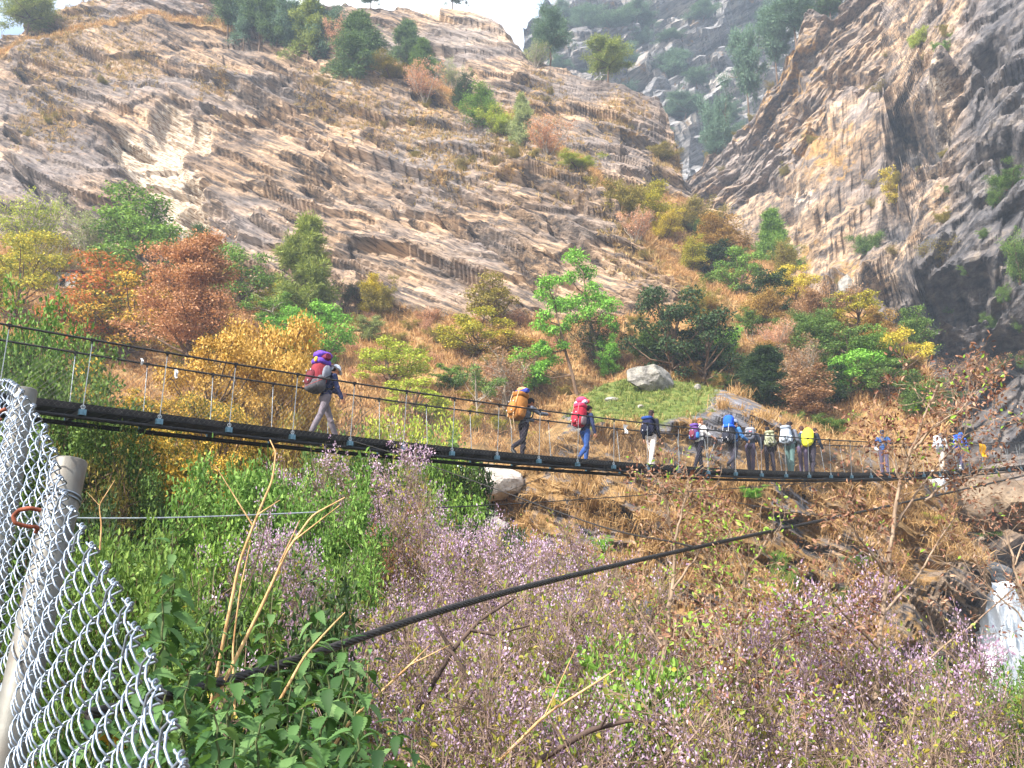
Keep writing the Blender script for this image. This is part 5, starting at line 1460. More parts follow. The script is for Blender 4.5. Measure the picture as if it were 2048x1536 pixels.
# ---- wind cable with laid strands and thin stay wires
def px_line(pts, n):
    P = np.array([at(u, v, d) for u, v, d in pts]); t0 = np.linspace(0, 1, len(P)); t_ = np.linspace(0, 1, n)
    # parabola-like smooth curve through the points
    co_ = [np.polyfit(t0, P[:, k], min(4, len(P) - 1)) for k in range(3)]
    return np.stack([np.polyval(c, t_) for c in co_], -1)
C0 = px_line([(290, 1401, 2.45), (350, 1384, 2.55), (600, 1312, 3.0), (850, 1232, 3.6), (1050, 1180, 4.3), (1200, 1142, 5.0), (1400, 1090, 6.2), (1600, 1049, 8.2), (1800, 1008, 11.), (2048, 952, 16.), (2200, 915, 20)], 420)
tt, nn, bb = frames(C0); ln = np.concatenate([[0], np.cumsum(np.linalg.norm(np.diff(C0, axis=0), axis=1))])
t_ = np.linspace(0, ln[-1], 1500); Cc = np.stack([np.interp(t_, ln, C0[:, k]) for k in range(3)], -1); tt, nn, bb = frames(Cc)
wc = empty('wind_cable', tuple(C0[0])); tag(wc, 'thick dark twisted steel wire rope slanting across the foreground shrubs', 'cable')
for k in range(6):
    a = t_ / .17 * 2 * PI + k * PI / 3
    mb = MB(); mb.tube(Cc + .0086 * (np.cos(a)[:, None] * nn + np.sin(a)[:, None] * bb) - C0[0], .0065, 6); mb.build('strand', CABLE, wc, True)
for s_ in (.62, .735):
    i = int(s_ * 1500); mb = MB(); mb.box(Cc[i] - C0[0], (.05, .035, .06), np.stack([tt[i], nn[i], bb[i]], -1)); mb.build('cable_clip', BLACK, wc)
def wire(pts, r, label, name='stay_wire', mat=None):
    P = px_line(pts, 40); mb = MB(); mb.tube(P, r, 6); o = mb.build(name, mat or CABLE, None, True); tag(o, label, 'wire'); return o
wire([(705, 882, 19.2), (900, 945, 14.5), (1100, 1018, 10.5), (1250, 1066, 8.2), (1385, 1093, 6.1)], .008, 'thin stay wire from the deck near the first hiker down to the wire rope')
wire([(1180, 935, 24.5), (1330, 972, 20.), (1500, 1010, 15.), (1680, 1030, 9.7)], .008, 'faint stay wire from the deck by the red pack down to the wire rope')
wire([(820, 1018, 13.), (1100, 1003, 16.5), (1400, 982, 21), (1700, 960, 27.), (1810, 950, 31)], .011, 'thin dark cable running below the walkway across the orange grass')
wire([(150, 1036, 6.), (300, 1036, 6.4), (450, 1032, 6.9), (640, 1024, 7.6)], .006, 'thin light wire crossing the dark hollow behind the fence post', mat=GALV)
wire([(1010, 985, 30.), (1150, 930, 24.), (1205, 915, 22.2)], .008, 'thin wire rising to the deck beside the pale boulder')
# scraps of cloth on the handrail
CLOTH = fabric('white scarf cloth', c255(232, 232, 236), .8, .9); YEL = fabric('yellow cloth', c255(232, 170, 30), .8, .8); REDW = fabric('red and white cloth', c255(206, 120, 110), .8, .6)
def s_of(u, w):
    """position along the bridge seen at photo column u"""
    s = np.linspace(-8, 58, 3000); p = bp(s, w, z_rail(s)); d = p[:, 1] * CP + p[:, 2] * SP
    return float(s[np.argmin(np.abs(1024 + F * p[:, 0] / d - u))])
def cloth_scrap(u, w, wd, h, mat, label, seed, dz=0.):
    r = np.random.RandomState(seed); s = s_of(u, w); n = 9
    X, Z = np.meshgrid(np.linspace(-.5, .5, n), np.linspace(0, -1, n))
    wv = .05 * np.sin(X * 9 + seed) * (-Z) + .03 * np.sin(Z * 7 + seed)
    sx = X * wd * (1 + .35 * Z + .2 * np.sin(Z * 5 + seed)); p = bp(s, w, z_rail(s) + dz)
    P = np.stack([p[0] + BD[0] * (sx - .18 * Z * wd) - BN[0] * (wv + .03), p[1] + BD[1] * (sx - .18 * Z * wd) - BN[1] * (wv + .03), p[2] + Z * h * (1 - .2 * np.abs(X))], -1)
    v = np.concatenate([P.reshape(-1, 3), P.reshape(-1, 3) + np.array([BN[0], BN[1], 0]) * .008]); f = grid_faces(n, n)
    o = mk('cloth_scrap', v, [np.concatenate([f, f[:, ::-1] + n * n])], mat, None, True); tag(o, label, 'cloth')
cloth_scrap(1249, -RAILW, .16, .26, CLOTH, 'white scarf tied to the handrail just left of the fourth hiker', 1, -.12)
cloth_scrap(1748, -RAILW, .34, .3, CLOTH, 'white cloth hanging on the handrail beside the hiker in dark blue', 2, -.02)
cloth_scrap(1962, -RAILW, .55, .62, YEL, 'bright yellow cloth hanging from the netting at the far end of the bridge', 3, -.02)
cloth_scrap(352, RAILW, .06, .20, CLOTH, 'small white rag tied to the far handrail at the left', 4, -.02)
cloth_scrap(282, RAILW, .05, .14, CLOTH, 'tiny white rag at the left end of the far handrail', 5, .1)
# ------------------------------------------------------------------ chain link fence, posts
WIREG = metal('galvanised fence wire', c255(104, 114, 128), c255(154, 165, 180), .4, .5, 40)
t = NT('zinc coated post'); o = t.obj()
n1 = t.noise(o, 9, 5); n2 = t.noise(t.mapping(o, sc=(1, 1, .3)), 30, 4)
M_post = t.done(t.bsdf(t.mix(t.ramp(n2, [(.45, 0), (.7, .5)]), t.ramp(n1, [(.3, c255(84, 84, 82)), (.55, c255(118, 116, 110)), (.75, c255(104, 94, 84))]), c255(86, 74, 64)), .55, .35, bump=n2, bstr=.15, bdist=.01))
RUST = metal('rusty iron', c255(92, 44, 30), c255(150, 84, 60), .85, .1, 60)
top_px = [(460, 1720, .78), (385, 1530, .93), (335, 1395, 1.04), (290, 1290, 1.14), (240, 1195, 1.25), (200, 1120, 1.37), (165, 1045, 1.48), (130, 970, 1.61), (105, 905, 1.74), (82, 850, 1.87), (62, 805, 2.0), (44, 775, 2.13), (20, 762, 2.32), (-60, 752, 2.65), (-200, 740, 3.2)]
TP = np.array([at(u, v, d) for u, v, d in top_px])
hl = np.concatenate([[0], np.cumsum(np.linalg.norm(np.diff(TP[:, :2], axis=0), axis=1))])
fence = empty('chain_link_fence', tuple(TP[-1] + np.array([0, 0, -1.6])))
tag(fence, 'silver chain link fence with pointed wire ends along its sloping top, close at the left', 'fence')
FO = np.array(fence.location)
def fl(x): return np.stack([np.interp(x, hl, TP[:, k]) for k in range(3)], -1)
h = .036; PZ = .060; rw = .0018
nw = int((hl[-1]) / h); mb = MB()
rng = np.random.RandomState(5)
for i in range(nw):
    xc = (i + .5) * h
    c0 = fl(xc); a = fl(xc - .02); b = fl(xc + .02); e = b - a; e[2] = 0; e /= np.linalg.norm(e); nrm_ = np.array([-e[1], e[0], 0])
    ztop = c0[2]; zbot = ztop - 1.55
    slope = (b - a)[2] / np.linalg.norm((b - a)[:2])
    m = int((ztop - zbot) / PZ * 8) + 1
    ph = np.arange(m) / 8 * 2 * PI
    # zigzag with rounded bends, each wire hooked behind its neighbour
    tri = .55 * 2 / PI * np.arcsin(np.clip(np.cos(ph) * .97, -1, 1)) + .45 * np.cos(ph); sg = 1 if i % 2 == 0 else -1
    x = tri * sg * (h / 2 + .0035)
    y = .0105 * np.sin(ph) * sg + .003 * np.sin(i * 1.7) + .006 * np.sin(ztop * 0 + i * .31)
    z = ztop - np.arange(m) / 8 * PZ + x * slope
    P = c0[None] + e[None] * x[:, None] + nrm_[None] * y[:, None]; P[:, 2] = z
    mb.tube(P - FO, rw, 5)
    if i % 2 == 0:     # twisted ends standing up along the top edge
        q = P[0]; tq = np.linspace(0, 1, 22); hx = -.010 + .040 * tq; an = tq * 2 * PI * 2.0
        cl = q[None] + e[None] * hx[:, None] + nrm_[None] * (.0036 * np.cos(an))[:, None] + np.array([0, 0, 1.])[None] * (.0036 * np.sin(an) + hx * (slope * .25 + .15))[:, None]
        mb.tube(cl - FO, rw, 5)
        tl = np.array([q + e * .012, q + e * .024 + nrm_ * .005 - np.array([0, 0, .010]), q + e * .034 + nrm_ * .006 - np.array([0, 0, .028 + .01 * rng.rand()])])
        mb.tube(tl - FO, rw, 5)
mb.build('wire_mesh', WIREG, fence, True)
def post(pt, pb, r, parent):
    ax = norm(pt - pb); mb = MB(); n = 26
    a = norm(np.cross(ax, [0, 1, 0])); b = np.cross(ax, a); th = np.arange(n) / n * 2 * PI
    ring = np.cos(th)[:, None] * a + np.sin(th)[:, None] * b
    L = np.linalg.norm(pt - pb)
    v = np.concatenate([pb + ring * r, pt - ax * .004 + ring * r, pt + ring * (r - .003), pt + ring * (r - .008)])
    j = np.arange(n); j2 = (j + 1) % n
    fs = np.concatenate([np.stack([k * n + j, k * n + j2, (k + 1) * n + j2, (k + 1) * n + j], -1) for k in range(3)])
    mb.add(v - FO, fs); mb.add(pt + ring * (r - .008) - ax * .002 - FO, [list(range(n))])
    return mb.build('post', M_post, parent, True), a, b, ax
pt = at(141, 921, 2.0); pb = at(3, 1560, 1.86); pb = pb + (pb - pt) * .5
p1, a, b, ax = post(pt, pb, .0365, fence)
pt2 = at(50, 778, 2.75); pb2 = at(12, 1000, 2.72); pb2 = pb2 + (pb2 - pt2) * 2.4
post(pt2, pb2, .0365, fence)
for off in (.085, .094, .66, .69, .80):
    th = np.linspace(0, 2 * PI, 26); c = pt - ax * off
    mb = MB(); mb.tube(c + .0385 * (np.cos(th)[:, None] * a + np.sin(th)[:, None] * b) + ax * .006 * np.sin(th)[:, None] - FO, .0022, 5); mb.build('tie_wire', WIREG, fence, True)
hk = np.array([at(82, 1021, 1.50), at(60, 1016, 1.49), at(38, 1020, 1.49), at(26, 1032, 1.49), at(30, 1046, 1.49), at(50, 1052, 1.50), at(76, 1054, 1.51), at(72, 1064, 1.55)])
t_ = np.linspace(0, 7, 40); hk = np.stack([np.interp(t_, range(8), hk[:, k]) for k in range(3)], -1); hk[1:-1] = (hk[:-2] + hk[1:-1] + hk[2:]) / 3
mb = MB(); mb.tube(hk - FO, .0036, 8); mb.build('rusty_hook', RUST, fence, True)
hk2 = np.array([at(12, 818, 2.0), at(2, 822, 2.0), at(-8, 832, 2.0), at(2, 840, 2.0)])
mb = MB(); mb.tube(hk2 - FO, .0045, 6); mb.build('rusty_hook', RUST, fence, True)

# ------------------------------------------------------------------ boulders, water, hut
def rock(name, label, u, vb, sheet, size, seed, mat, flat=.7, emb=.2, d=None, cuts=9):
    r = np.random.RandomState(seed)
    bm = bmesh.new(); bmesh.ops.create_icosphere(bm, subdivisions=4, radius=1)
    v = np.array([x.co[:] for x in bm.verts])
    # facets: clip the ball with random planes
    for k in range(cuts):
        n = norm(r.normal(size=3)); hgt = r.uniform(.55, .85); dd = v @ n; v = v - np.clip(dd - hgt, 0, None)[:, None] * n * .92
    v = v + (.06 * fbm(v * 2.2 + seed, 4))[:, None] * norm(v)
    f = np.array([[q.index for q in fc.verts] for fc in bm.faces]); bm.free()
    v = v * np.array(size) / 2 * np.array([1, 1, 1])
    if sheet == 'A': p = onA(u, vb)
    elif sheet == 'M': p = onM(u, vb)
    elif sheet == 'C': p = onC(u, vb)
    else: p = at(u, vb, d)
    o = mk(name, v, [f], mat, None, False); o.location = p + np.array([0, 0, size[2] / 2 - emb * size[2]]); o.rotation_euler = (0, 0, r.rand() * 6)
    tag(o, label, 'rock'); return o
def stone(name, c1, c2, c3, sc=2.):
    t = NT(name); o = t.obj(); n1 = t.noise(o, sc, 8, .65); n2 = t.noise(o, sc * 5, 5)
    col = t.ramp(n1, [(.32, c1), (.48, c2), (.66, c3)])
    col = t.mix(t.ramp(n2, [(.3, .7), (.42, 0)]), col, c255(70, 66, 62))
    return t.done(t.bsdf(col, .9, bump=t.math('ADD', n1, n2), bstr=.7, bdist=.15, spec=.2))
ST_GREY = stone('lichen grey stone', c255(92, 90, 88), c255(132, 128, 122), c255(166, 160, 150))
ST_PALE = stone('bleached river stone', c255(140, 130, 122), c255(176, 166, 156), c255(204, 196, 188), 1.2)
ST_DARK = stone('dark round stone', c255(54, 56, 60), c255(82, 84, 88), c255(110, 110, 112))
ST_TAN = stone('tan rock', c255(74, 62, 52), c255(112, 96, 80), c255(140, 124, 104), .9)
rock('boulder', 'large pale grey boulder on the green grass of the knoll', 1300, 782, 'M', (3.3, 2.4, 1.9), 5, ST_GREY, emb=.22, cuts=12)
rock('boulder', 'small flat stone on the grass left of the large boulder', 1222, 800, 'M', (.9, .6, .35), 6, ST_GREY)
rock('boulder', 'small upright stone on the grass right of the large boulder', 1395, 782, 'M', (.5, .4, .5), 7, ST_GREY)
rock('boulder', 'tiny pale stone low on the green grass', 1280, 812, 'M', (.4, .3, .2), 8, ST_PALE)
rock('boulder', 'big bleached boulder in the stream bed beside the knoll', 985, 1010, '', (3.4, 3., 2.2), 9, ST_PALE, emb=.05, d=43)
rock('boulder', 'smaller bleached rock in front of the big one in the stream bed', 960, 1050, '', (2.0, 1.8, 1.3), 10, ST_PALE, d=41)
rock('boulder', 'grey rock at the foot of the orange grass by the stream bed', 985, 1085, '', (2.0, 1.6, 1.5), 11, ST_GREY, d=39.5)
rock('boulder', 'left one of two dark round stones above the lilac thicket', 1262, 1232, '', (.9, .8, .8), 12, ST_DARK, emb=.3, d=34)
rock('boulder', 'right one of two dark round stones above the lilac thicket', 1288, 1236, '', (1.0, .9, .95), 13, ST_DARK, emb=.3, d=33.6)
rock('boulder', 'tan broken rock under the far end of the bridge', 1965, 1030, '', (5.5, 4., 3.4), 15, ST_TAN, emb=.3, d=52)
rock('boulder', 'second tan rock at the right edge under the bridge', 2040, 1040, '', (5., 4., 3.2), 16, ST_TAN, emb=.3, d=51)
rock('boulder', 'pale slanting rock behind the bare tree left of the cascade', 1835, 985, '', (2.6, 2.0, 1.6), 17, ST_PALE, emb=.3, d=49)
rock('boulder', 'dark wet rock at the lip of the waterfall', 1985, 1150, '', (3.2, 2.4, 1.5), 18, ST_DARK, emb=.4, d=46)
rock('boulder', 'pale pointed rock at the foot of the rock wall', 1700, 605, 'C', (2.6, 2.6, 4.4), 19, ST_GREY, emb=.2)

t = NT('white falling water'); o = t.obj()
n1 = t.noise(t.mapping(o, sc=(2.6, 2.6, .3)), 1.6, 8, .65, .4)
col = t.ramp(n1, [(.3, c255(134, 150, 164)), (.40, c255(196, 206, 214)), (.50, c255(234, 238, 242))])
M_foam = t.done(t.bsdf(col, .45, bump=n1, bstr=.8, bdist=.2, spec=.5))
def fall(name, label, left, right, d0, bulge, seed, n=70, m=60):
    """a sheet of falling water, thick, ropy and ragged at its edges"""
    P = []; vs_ = np.linspace(left[0][1], left[-1][1], n)
    w_ = lambda v, k: 1.0 * pn(np.array([[v / 26. + seed * 3, k, 0]]))[0] + .6 * pn(np.array([[v / 8. + seed, k + 5, 0]]))[0]
    amp = .05 * abs(right[0][0] - left[0][0]) + 2
    for i, v in enumerate(vs_):
        ul = np.interp(v, [p[1] for p in left], [p[0] for p in left]) + amp * w_(v, .5); ur = np.interp(v, [p[1] for p in right], [p[0] for p in right]) + amp * w_(v, 3.5)
        q = np.linspace(0, 1, m); back = 2.2 * max(0, 1 - i / 6.) ** 2
        P.append(at(ul + (ur - ul) * q, v + 3 * np.sin(q * 9 + seed) * (1 - i / n), d0 + back - bulge * math.sqrt(i / n) - .5 * np.sin(q * PI)))
    P = np.array(P); X = P.reshape(-1, 3)
    rope = np.abs(pn(X * np.array([1.5, .4, .16]) + seed)) * 1.1 + .5 * np.abs(pn(X * np.array([4, 1., .5]) + seed)) + .25 * np.abs(pn(X * np.array([7, 2., 2.2]) + seed))
    P[..., 1] += rope.reshape(P.shape[:2]) * .5
    Q = P + np.array([0, .5, 0]); fr = grid_faces(n, m)
    o = mk(name, np.concatenate([P.reshape(-1, 3), Q.reshape(-1, 3)]), [np.concatenate([fr, fr[:, ::-1] + n * m])], M_foam, None, True)
    tag(o, label, None, kind='structure'); o['label'] = label; return o
fall('waterfall', 'white waterfall at the lower right', [(1955, 1158), (1960, 1200), (1970, 1290), (1980, 1360), (1985, 1450), (1985, 1520)], [(2025, 1158), (2040, 1190), (2060, 1230), (2100, 1300), (2140, 1400), (2160, 1520)], 44.0, 2.6, 3)
fall('cascade', 'white upper cascade behind the bare tree', [(1868, 942), (1866, 960), (1862, 985), (1858, 1005)], [(1902, 942), (1904, 955), (1898, 980), (1880, 1008)], 49.5, 1., 4, 24, 14)
fall('stream', 'white foaming stream beside the bleached boulder', [(915, 932), (912, 950), (925, 985), (935, 1020)], [(985, 935), (975, 955), (960, 985), (950, 1020)], 46, 1.5, 5, 24, 16)

hut = empty('hut', tuple(onA(142, 574) + np.array([0, 0, -.3]))); tag(hut, 'small white walled hut with a flat red brown roof among the left trees', 'hut')
WH = stone('whitewash', c255(200, 192, 182), c255(232, 226, 218), c255(244, 240, 234), 1.)
mb = MB(); mb.box((0, 0, .7), (2.2, 1.8, 1.6)); mb.build('wall', WH, hut)
mb = MB(); mb.box((0, -.05, 1.58), (2.7, 2.3, .12)); mb.build('roof', RUST, hut)
mb = MB(); mb.box((-.45, -.905, .55), (.5, .03, 1.1)); mb.build('door', BLACK, hut)
mb = MB(); P = onA(118, 560); mb.tube([P, P + np.array([0, 0, 3.6])], .06, 8); po = mb.build('utility_pole', WH, None, True); tag(po, 'thin white pole standing left of the small hut', 'pole')
# ------------------------------------------------------------------ hikers
def remesh(name, mb, vox, mat, parent, smooth_it=2):
    tmp = mb.build('tmp', None, None)
    m = tmp.modifiers.new('r', 'REMESH'); m.mode = 'VOXEL'; m.voxel_size = vox; m.use_smooth_shade = True
    if smooth_it:
        s = tmp.modifiers.new('s', 'SMOOTH'); s.iterations = smooth_it; s.factor = .5
    dg = bpy.context.evaluated_depsgraph_get(); dg.update()
    me = bpy.data.meshes.new_from_object(tmp.evaluated_get(dg)); me.name = name
    old = tmp.data; bpy.data.objects.remove(tmp); bpy.data.meshes.remove(old)
    me.materials.clear(); me.materials.append(mat)
    o = bpy.data.objects.new(name, me); COL.objects.link(o); o.parent = parent
    return o
def chain(mb, pts, rs, k=12):
    pts = [np.array(p, float) for p in pts]
    for i in range(len(pts)):
        mb.ball(pts[i], rs[i], k)
        if i:
            d = np.linalg.norm(pts[i] - pts[i - 1])
            if d > 1e-4:
                v, f = prisms([pts[i - 1]], [pts[i]], [rs[i - 1]], [rs[i]], k); mb.add(v, f, [list(range(k))[::-1]], [list(range(k, 2 * k))])
SKIN = fabric('light brown skin', c255(186, 128, 98), .6, .92); SKIN2 = fabric('fair skin', c255(214, 160, 132), .6, .92); SKIN3 = fabric('tanned skin', c255(142, 92, 66), .6, .92)
EYEM = fabric('dark eyes', c255(30, 24, 22), .3); MOUTHM = fabric('lips', c255(150, 84, 76), .6)
_fm = {}
def fab(c, k=.75):
    if c not in _fm: _fm[c] = fabric('cloth %d %d %d' % c, c255(*c), .85, k)
    return _fm[c]
rad = math.radians
def person(u, w, label, H=1.70, lean=8, headp=10, legs=(18, 8, -14, 12), armL=(5, 8, 20), armR=(5, 8, 20), yaw=0, skin=None, hair=(40, 30, 26), hairkind='short',
           hat=None, jacket=(40, 50, 80), sleeves='long', trousers=(90, 88, 96), shoes=(50, 46, 44), vox=.010, twist=0, trpat=None, dz=0., socks=None, face=True, dsh=0.):
    skin = skin or SKIN; k = H / 1.72
    s = s_of(u, w) + dsh; base = bp(s, w, z_deck(s) + .028 + dz)
    e = empty('person', base, math.atan2(BD[1], BD[0]) + rad(yaw)); tag(e, label, 'person')
    ln = rad(lean); tz = np.array([math.sin(ln), 0, math.cos(ln)]); tx = np.array([math.cos(ln), 0, -math.sin(ln)]); ty = np.array([0, 1., 0])
    # legs
    feet = []; L = []
    for side, th, kn in ((1, legs[0], legs[1]), (-1, legs[2], legs[3])):
        hip = np.array([0, side * .095, 0]); a = rad(th); b = rad(th - kn)
        knee = hip + .44 * np.array([math.sin(a), 0, -math.cos(a)]); ank = knee + .43 * np.array([math.sin(b), 0, -math.cos(b)])
        fp = max(-50., th - kn) * .9 if th - kn < -12 else 0      # heel lifts when the shin slopes back
        fd = np.array([math.cos(rad(fp)), 0, math.sin(rad(fp))]); heel = ank + np.array([-.03, 0, -.075]); toe = ank + fd * .17 + np.array([0, 0, -.082])
        L.append((hip, knee, ank, toe)); feet.append(min(toe[2], heel[2]) - .028)
    up = -min(feet); pel = np.array([0, 0, up])
    L = [[p + pel for p in q] for q in L]
    P = lambda x, y, z: pel + tx * x + ty * y + tz * z
    hl_ = rad(lean + headp); hz = np.array([math.sin(hl_), 0, math.cos(hl_)]); hx = np.array([math.cos(hl_), 0, -math.sin(hl_)])
    ct, st_ = math.cos(rad(twist)), math.sin(rad(twist)); hxx = hx * ct + ty * st_; hyy = ty * ct - hx * st_
    neck = P(0.0, 0, .56); headc = neck + hz * .155 + hx * .025
    Hd = lambda x, y, z: headc + hxx * x + hyy * y + hz * z
    Rh = np.stack([hxx, hyy, hz], -1)
    arms = []
    for side, (fl_, ab, el) in ((1, armL), (-1, armR)):
        sh = P(0, side * .185, .49); a = rad(fl_); c_ = rad(ab)
        d1 = norm(np.array([math.sin(a) * math.cos(c_), side * math.sin(c_), -math.cos(a) * math.cos(c_)]))
        a2 = rad(fl_ + el); d2 = norm(np.array([math.sin(a2) * math.cos(c_ * .5), side * math.sin(c_ * .4), -math.cos(a2)]))
        elb = sh + d1 * .29; wr = elb + d2 * .25
        arms.append((sh, elb, wr, d2, side))
    # one continuous body
    mb = MB()
    Rt = np.stack([tx, ty, tz], -1)
    for z, rx, ry in ((0, .095, .145), (.10, .088, .135), (.20, .085, .13), (.32, .10, .15), (.42, .105, .16)): mb.ball(P(0, 0, z), 1, 12, (rx, ry, .12), Rt)
    chain(mb, [P(0, -.16, .48), P(0, .16, .48)], [.055, .055]); chain(mb, [P(-.01, 0, .48), neck + hz * .06], [.06, .052])
    mb.ball(Hd(-.008, 0, .03), 1, 16, (.096, .076, .098), Rh); mb.ball(Hd(.030, 0, -.045), 1, 14, (.062, .056, .066), Rh); mb.ball(Hd(.062, 0, -.082), .024, 10)
    chain(mb, [Hd(.086, 0, .012), Hd(.106, 0, -.022)], [.010, .015]); mb.ball(Hd(.084, 0, -.062), 1, 8, (.012, .024, .009), Rh); mb.ball(Hd(.078, 0, .028), 1, 8, (.016, .05, .012), Rh)
    for sd_ in (1, -1): mb.ball(Hd(-.005, sd_ * .076, -.012), 1, 8, (.018, .011, .030), Rh)
    for hip, knee, ank, toe in L: chain(mb, [hip, knee, ank], [.075, .05, .036])
    for sh, elb, wr, d2, side in arms:
        chain(mb, [sh, elb, wr], [.046, .036, .026])
        n2 = norm(np.cross(d2, np.array([0, 1., 0]))); lat = np.array([0, 1., 0.]); lat = norm(lat - d2 * np.dot(lat, d2)); n2 = np.cross(lat, d2)
        # palm faces the body; fingers curl towards it
        ac = n2                               # across the palm
        pal_ = wr + d2 * .045; mb.ball(pal_, 1, 10, (.052, .016, .042), np.stack([d2, lat, ac], -1))
        for q, fl2 in enumerate((.060, .070, .066, .050)):
            b = wr + d2 * .082 + ac * (.033 - .022 * q); d = d2.copy(); pts = [b]
            for g, cu in enumerate((.25, .45, .4)):
                d = norm(d - lat * side * cu + ac * (.06 - .04 * q)); pts.append(pts[-1] + d * fl2 * (.45, .32, .23)[g])
            chain(mb, pts, [.0092, .0086, .008, .007], 8)
        b = wr + d2 * .03 + ac * .034; t1 = b + norm(d2 * .7 + ac * .7 - lat * side * .2) * .035; t2 = t1 + norm(d2 + ac * .2 - lat * side * .4) * .03
        chain(mb, [b, t1, t2], [.012, .0105, .009], 8)
    body = remesh('body', mb, vox * .8, skin, e, 1)
    # trousers
    mb = MB()
    for z, rx, ry in ((-.03, .112, .155), (.06, .112, .158), (.13, .105, .15)): mb.ball(P(-.005, 0, z), 1, 12, (rx, ry, .10), Rt)
    for hip, knee, ank, toe in L:
        mid = (hip + knee) / 2; chain(mb, [hip, mid, knee, (knee + ank) / 2 + np.array([-.012, 0, 0]), ank + np.array([0, 0, .02])], [.098, .086, .070, .068, .058])
        for q in range(5):
            t_ = .3 + .16 * q; c = hip * (1 - t_) + knee * t_ if q < 2 else knee * (1 - (t_ - .5)) + ank * (t_ - .5); mb.ball(c + RS.normal(0, .02, 3), .06, 8)
    remesh('trousers', mb, vox, trpat or fab(trousers), e)
    # jacket or shirt
    mb = MB()
    for z, rx, ry in ((.05, .122, .168), (.14, .118, .160), (.24, .118, .158), (.34, .128, .172), (.43, .122, .175)): mb.ball(P(.0, 0, z), 1, 12, (rx, ry, .10), Rt)
    chain(mb, [P(0, -.165, .475), P(0, .165, .475)], [.075, .075]); chain(mb, [P(0, 0, .48), P(.005, 0, .56)], [.075, .066])
    for sh, elb, wr, d2, side in arms:
        if sleeves == 'long': chain(mb, [sh, (sh + elb) / 2, elb, elb * .4 + wr * .6, wr - d2 * .01], [.074, .066, .058, .052, .042])
        elif sleeves == 'mid': chain(mb, [sh, (sh + elb) / 2, elb, elb * .8 + wr * .2], [.074, .066, .056, .050])
        else: chain(mb, [sh, (sh + elb) / 2], [.074, .066])
        for q in range(3): mb.ball(sh + (elb - sh) * (.3 + .3 * q) + RS.normal(0, .012, 3), .058, 8)
    remesh('jacket', mb, vox, fab(jacket), e)
    for hip, knee, ank, toe in L:
        mb = MB(); fd = norm(toe - ank + np.array([0, 0, .082])); heel = ank + np.array([-.035, 0, -.06])
        chain(mb, [ank + np.array([0, 0, .04]), ank + np.array([-.01, 0, -.03])], [.052, .05]); chain(mb, [heel, ank + fd * .08 + np.array([0, 0, -.05]), toe + np.array([0, 0, .012])], [.040, .044, .036])
        sh_ = remesh('shoe', mb, vox, fab(shoes), e)
        # light sole
        sm = MB(); a_ = heel + np.array([0, 0, -.034]); b_ = toe + np.array([0, 0, -.022]); dd = norm(b_ - a_)
        sm.box((a_ + b_) / 2 + dd * .012, (np.linalg.norm(b_ - a_) + .07, .082, .018), np.stack([dd, ty, np.cross(dd, ty)], -1)); sm.build('sole', fab((196, 192, 186)), sh_)
    # hair and headgear
    if hairkind:
        mb = MB(); mb.ball(Hd(-.022, 0, .045), 1, 16, (.095, .084, .090), Rh); mb.ball(Hd(-.055, 0, -.01), 1, 12, (.058, .074, .075), Rh); mb.ball(Hd(.035, 0, .085), 1, 10, (.06, .07, .045), Rh)
        if hairkind == 'long': mb.ball(Hd(-.07, 0, -.09), 1, 12, (.045, .065, .09), Rh); chain(mb, [Hd(-.08, 0, -.08), Hd(-.10, 0, -.2), Hd(-.09, 0, -.3)], [.04, .034, .018])
        if hairkind == 'bun': mb.ball(Hd(-.11, 0, .06), .042, 10)
        if hairkind == 'pony': chain(mb, [Hd(-.10, 0, .03), Hd(-.15, 0, -.02), Hd(-.15, 0, -.14), Hd(-.12, 0, -.22)], [.028, .034, .030, .012])
        if hairkind == 'thick': mb.ball(Hd(-.01, 0, .075), 1, 14, (.105, .095, .075), Rh)
        remesh('hair', mb, vox * .9, fabric('hair %d' % hair[0], c255(*hair), .55, .6, 30), e)
    if hat:
        col, kind = hat; mb = MB()
        mb.ball(Hd(-.010, 0, .062), 1, 16, (.108, .092, .085), Rh); mb.ball(Hd(-.02, 0, .035), 1, 14, (.106, .094, .045), Rh)
        if kind in ('cap', 'sun'):
            for q in range(5): mb.ball(Hd(.085 + .016 * q, 0, .036 - .006 * q), 1, 10, (.03, .070 - .006 * q, .008), Rh)
        if kind == 'sun':
            for q in range(12):
                a = q * PI / 6; mb.ball(Hd(-.01 + .135 * math.cos(a), .115 * math.sin(a), .022), 1, 8, (.046, .046, .007), Rh)
            mb.ball(Hd(-.10, 0, -.03), 1, 10, (.02, .075, .06), Rh)
        remesh('hat', mb, vox * .75, fab(col, .88), e, 1)
    if face:
        for sd_ in (1, -1):
            mb = MB(); mb.ball(Hd(.083, sd_ * .032, .008), 1, 8, (.008, .013, .007), Rh); mb.build('eye', EYEM, e, True)
        mb = MB(); mb.ball(Hd(.093, 0, -.062), 1, 8, (.006, .024, .006), Rh); mb.build('mouth', MOUTHM, e, True)
    e.scale = (k, k, k)
    return dict(e=e, P=P, tx=tx, tz=tz, Rt=Rt, arms=arms, base=np.array(base), k=k, yaw=math.atan2(BD[1], BD[0]) + rad(yaw), pel=pel, L=L)

def sbox(mb, c, size, R, p=3.2, n=14, seed=0, bump=.04):
    """soft stuffed box"""
    v, f3, f4 = ball_np(20)
    q = np.sign(v) * np.abs(v) ** (2. / p); q = v / (np.sum(np.abs(v) ** p, 1) ** (1 / p))[:, None]
    q = q * (1 + bump * fbm(q * 1.8 + seed * 3.1, 2))[:, None]
    mb.add((q * np.array(size) / 2) @ np.array(R).T + np.array(c), f3, f4)

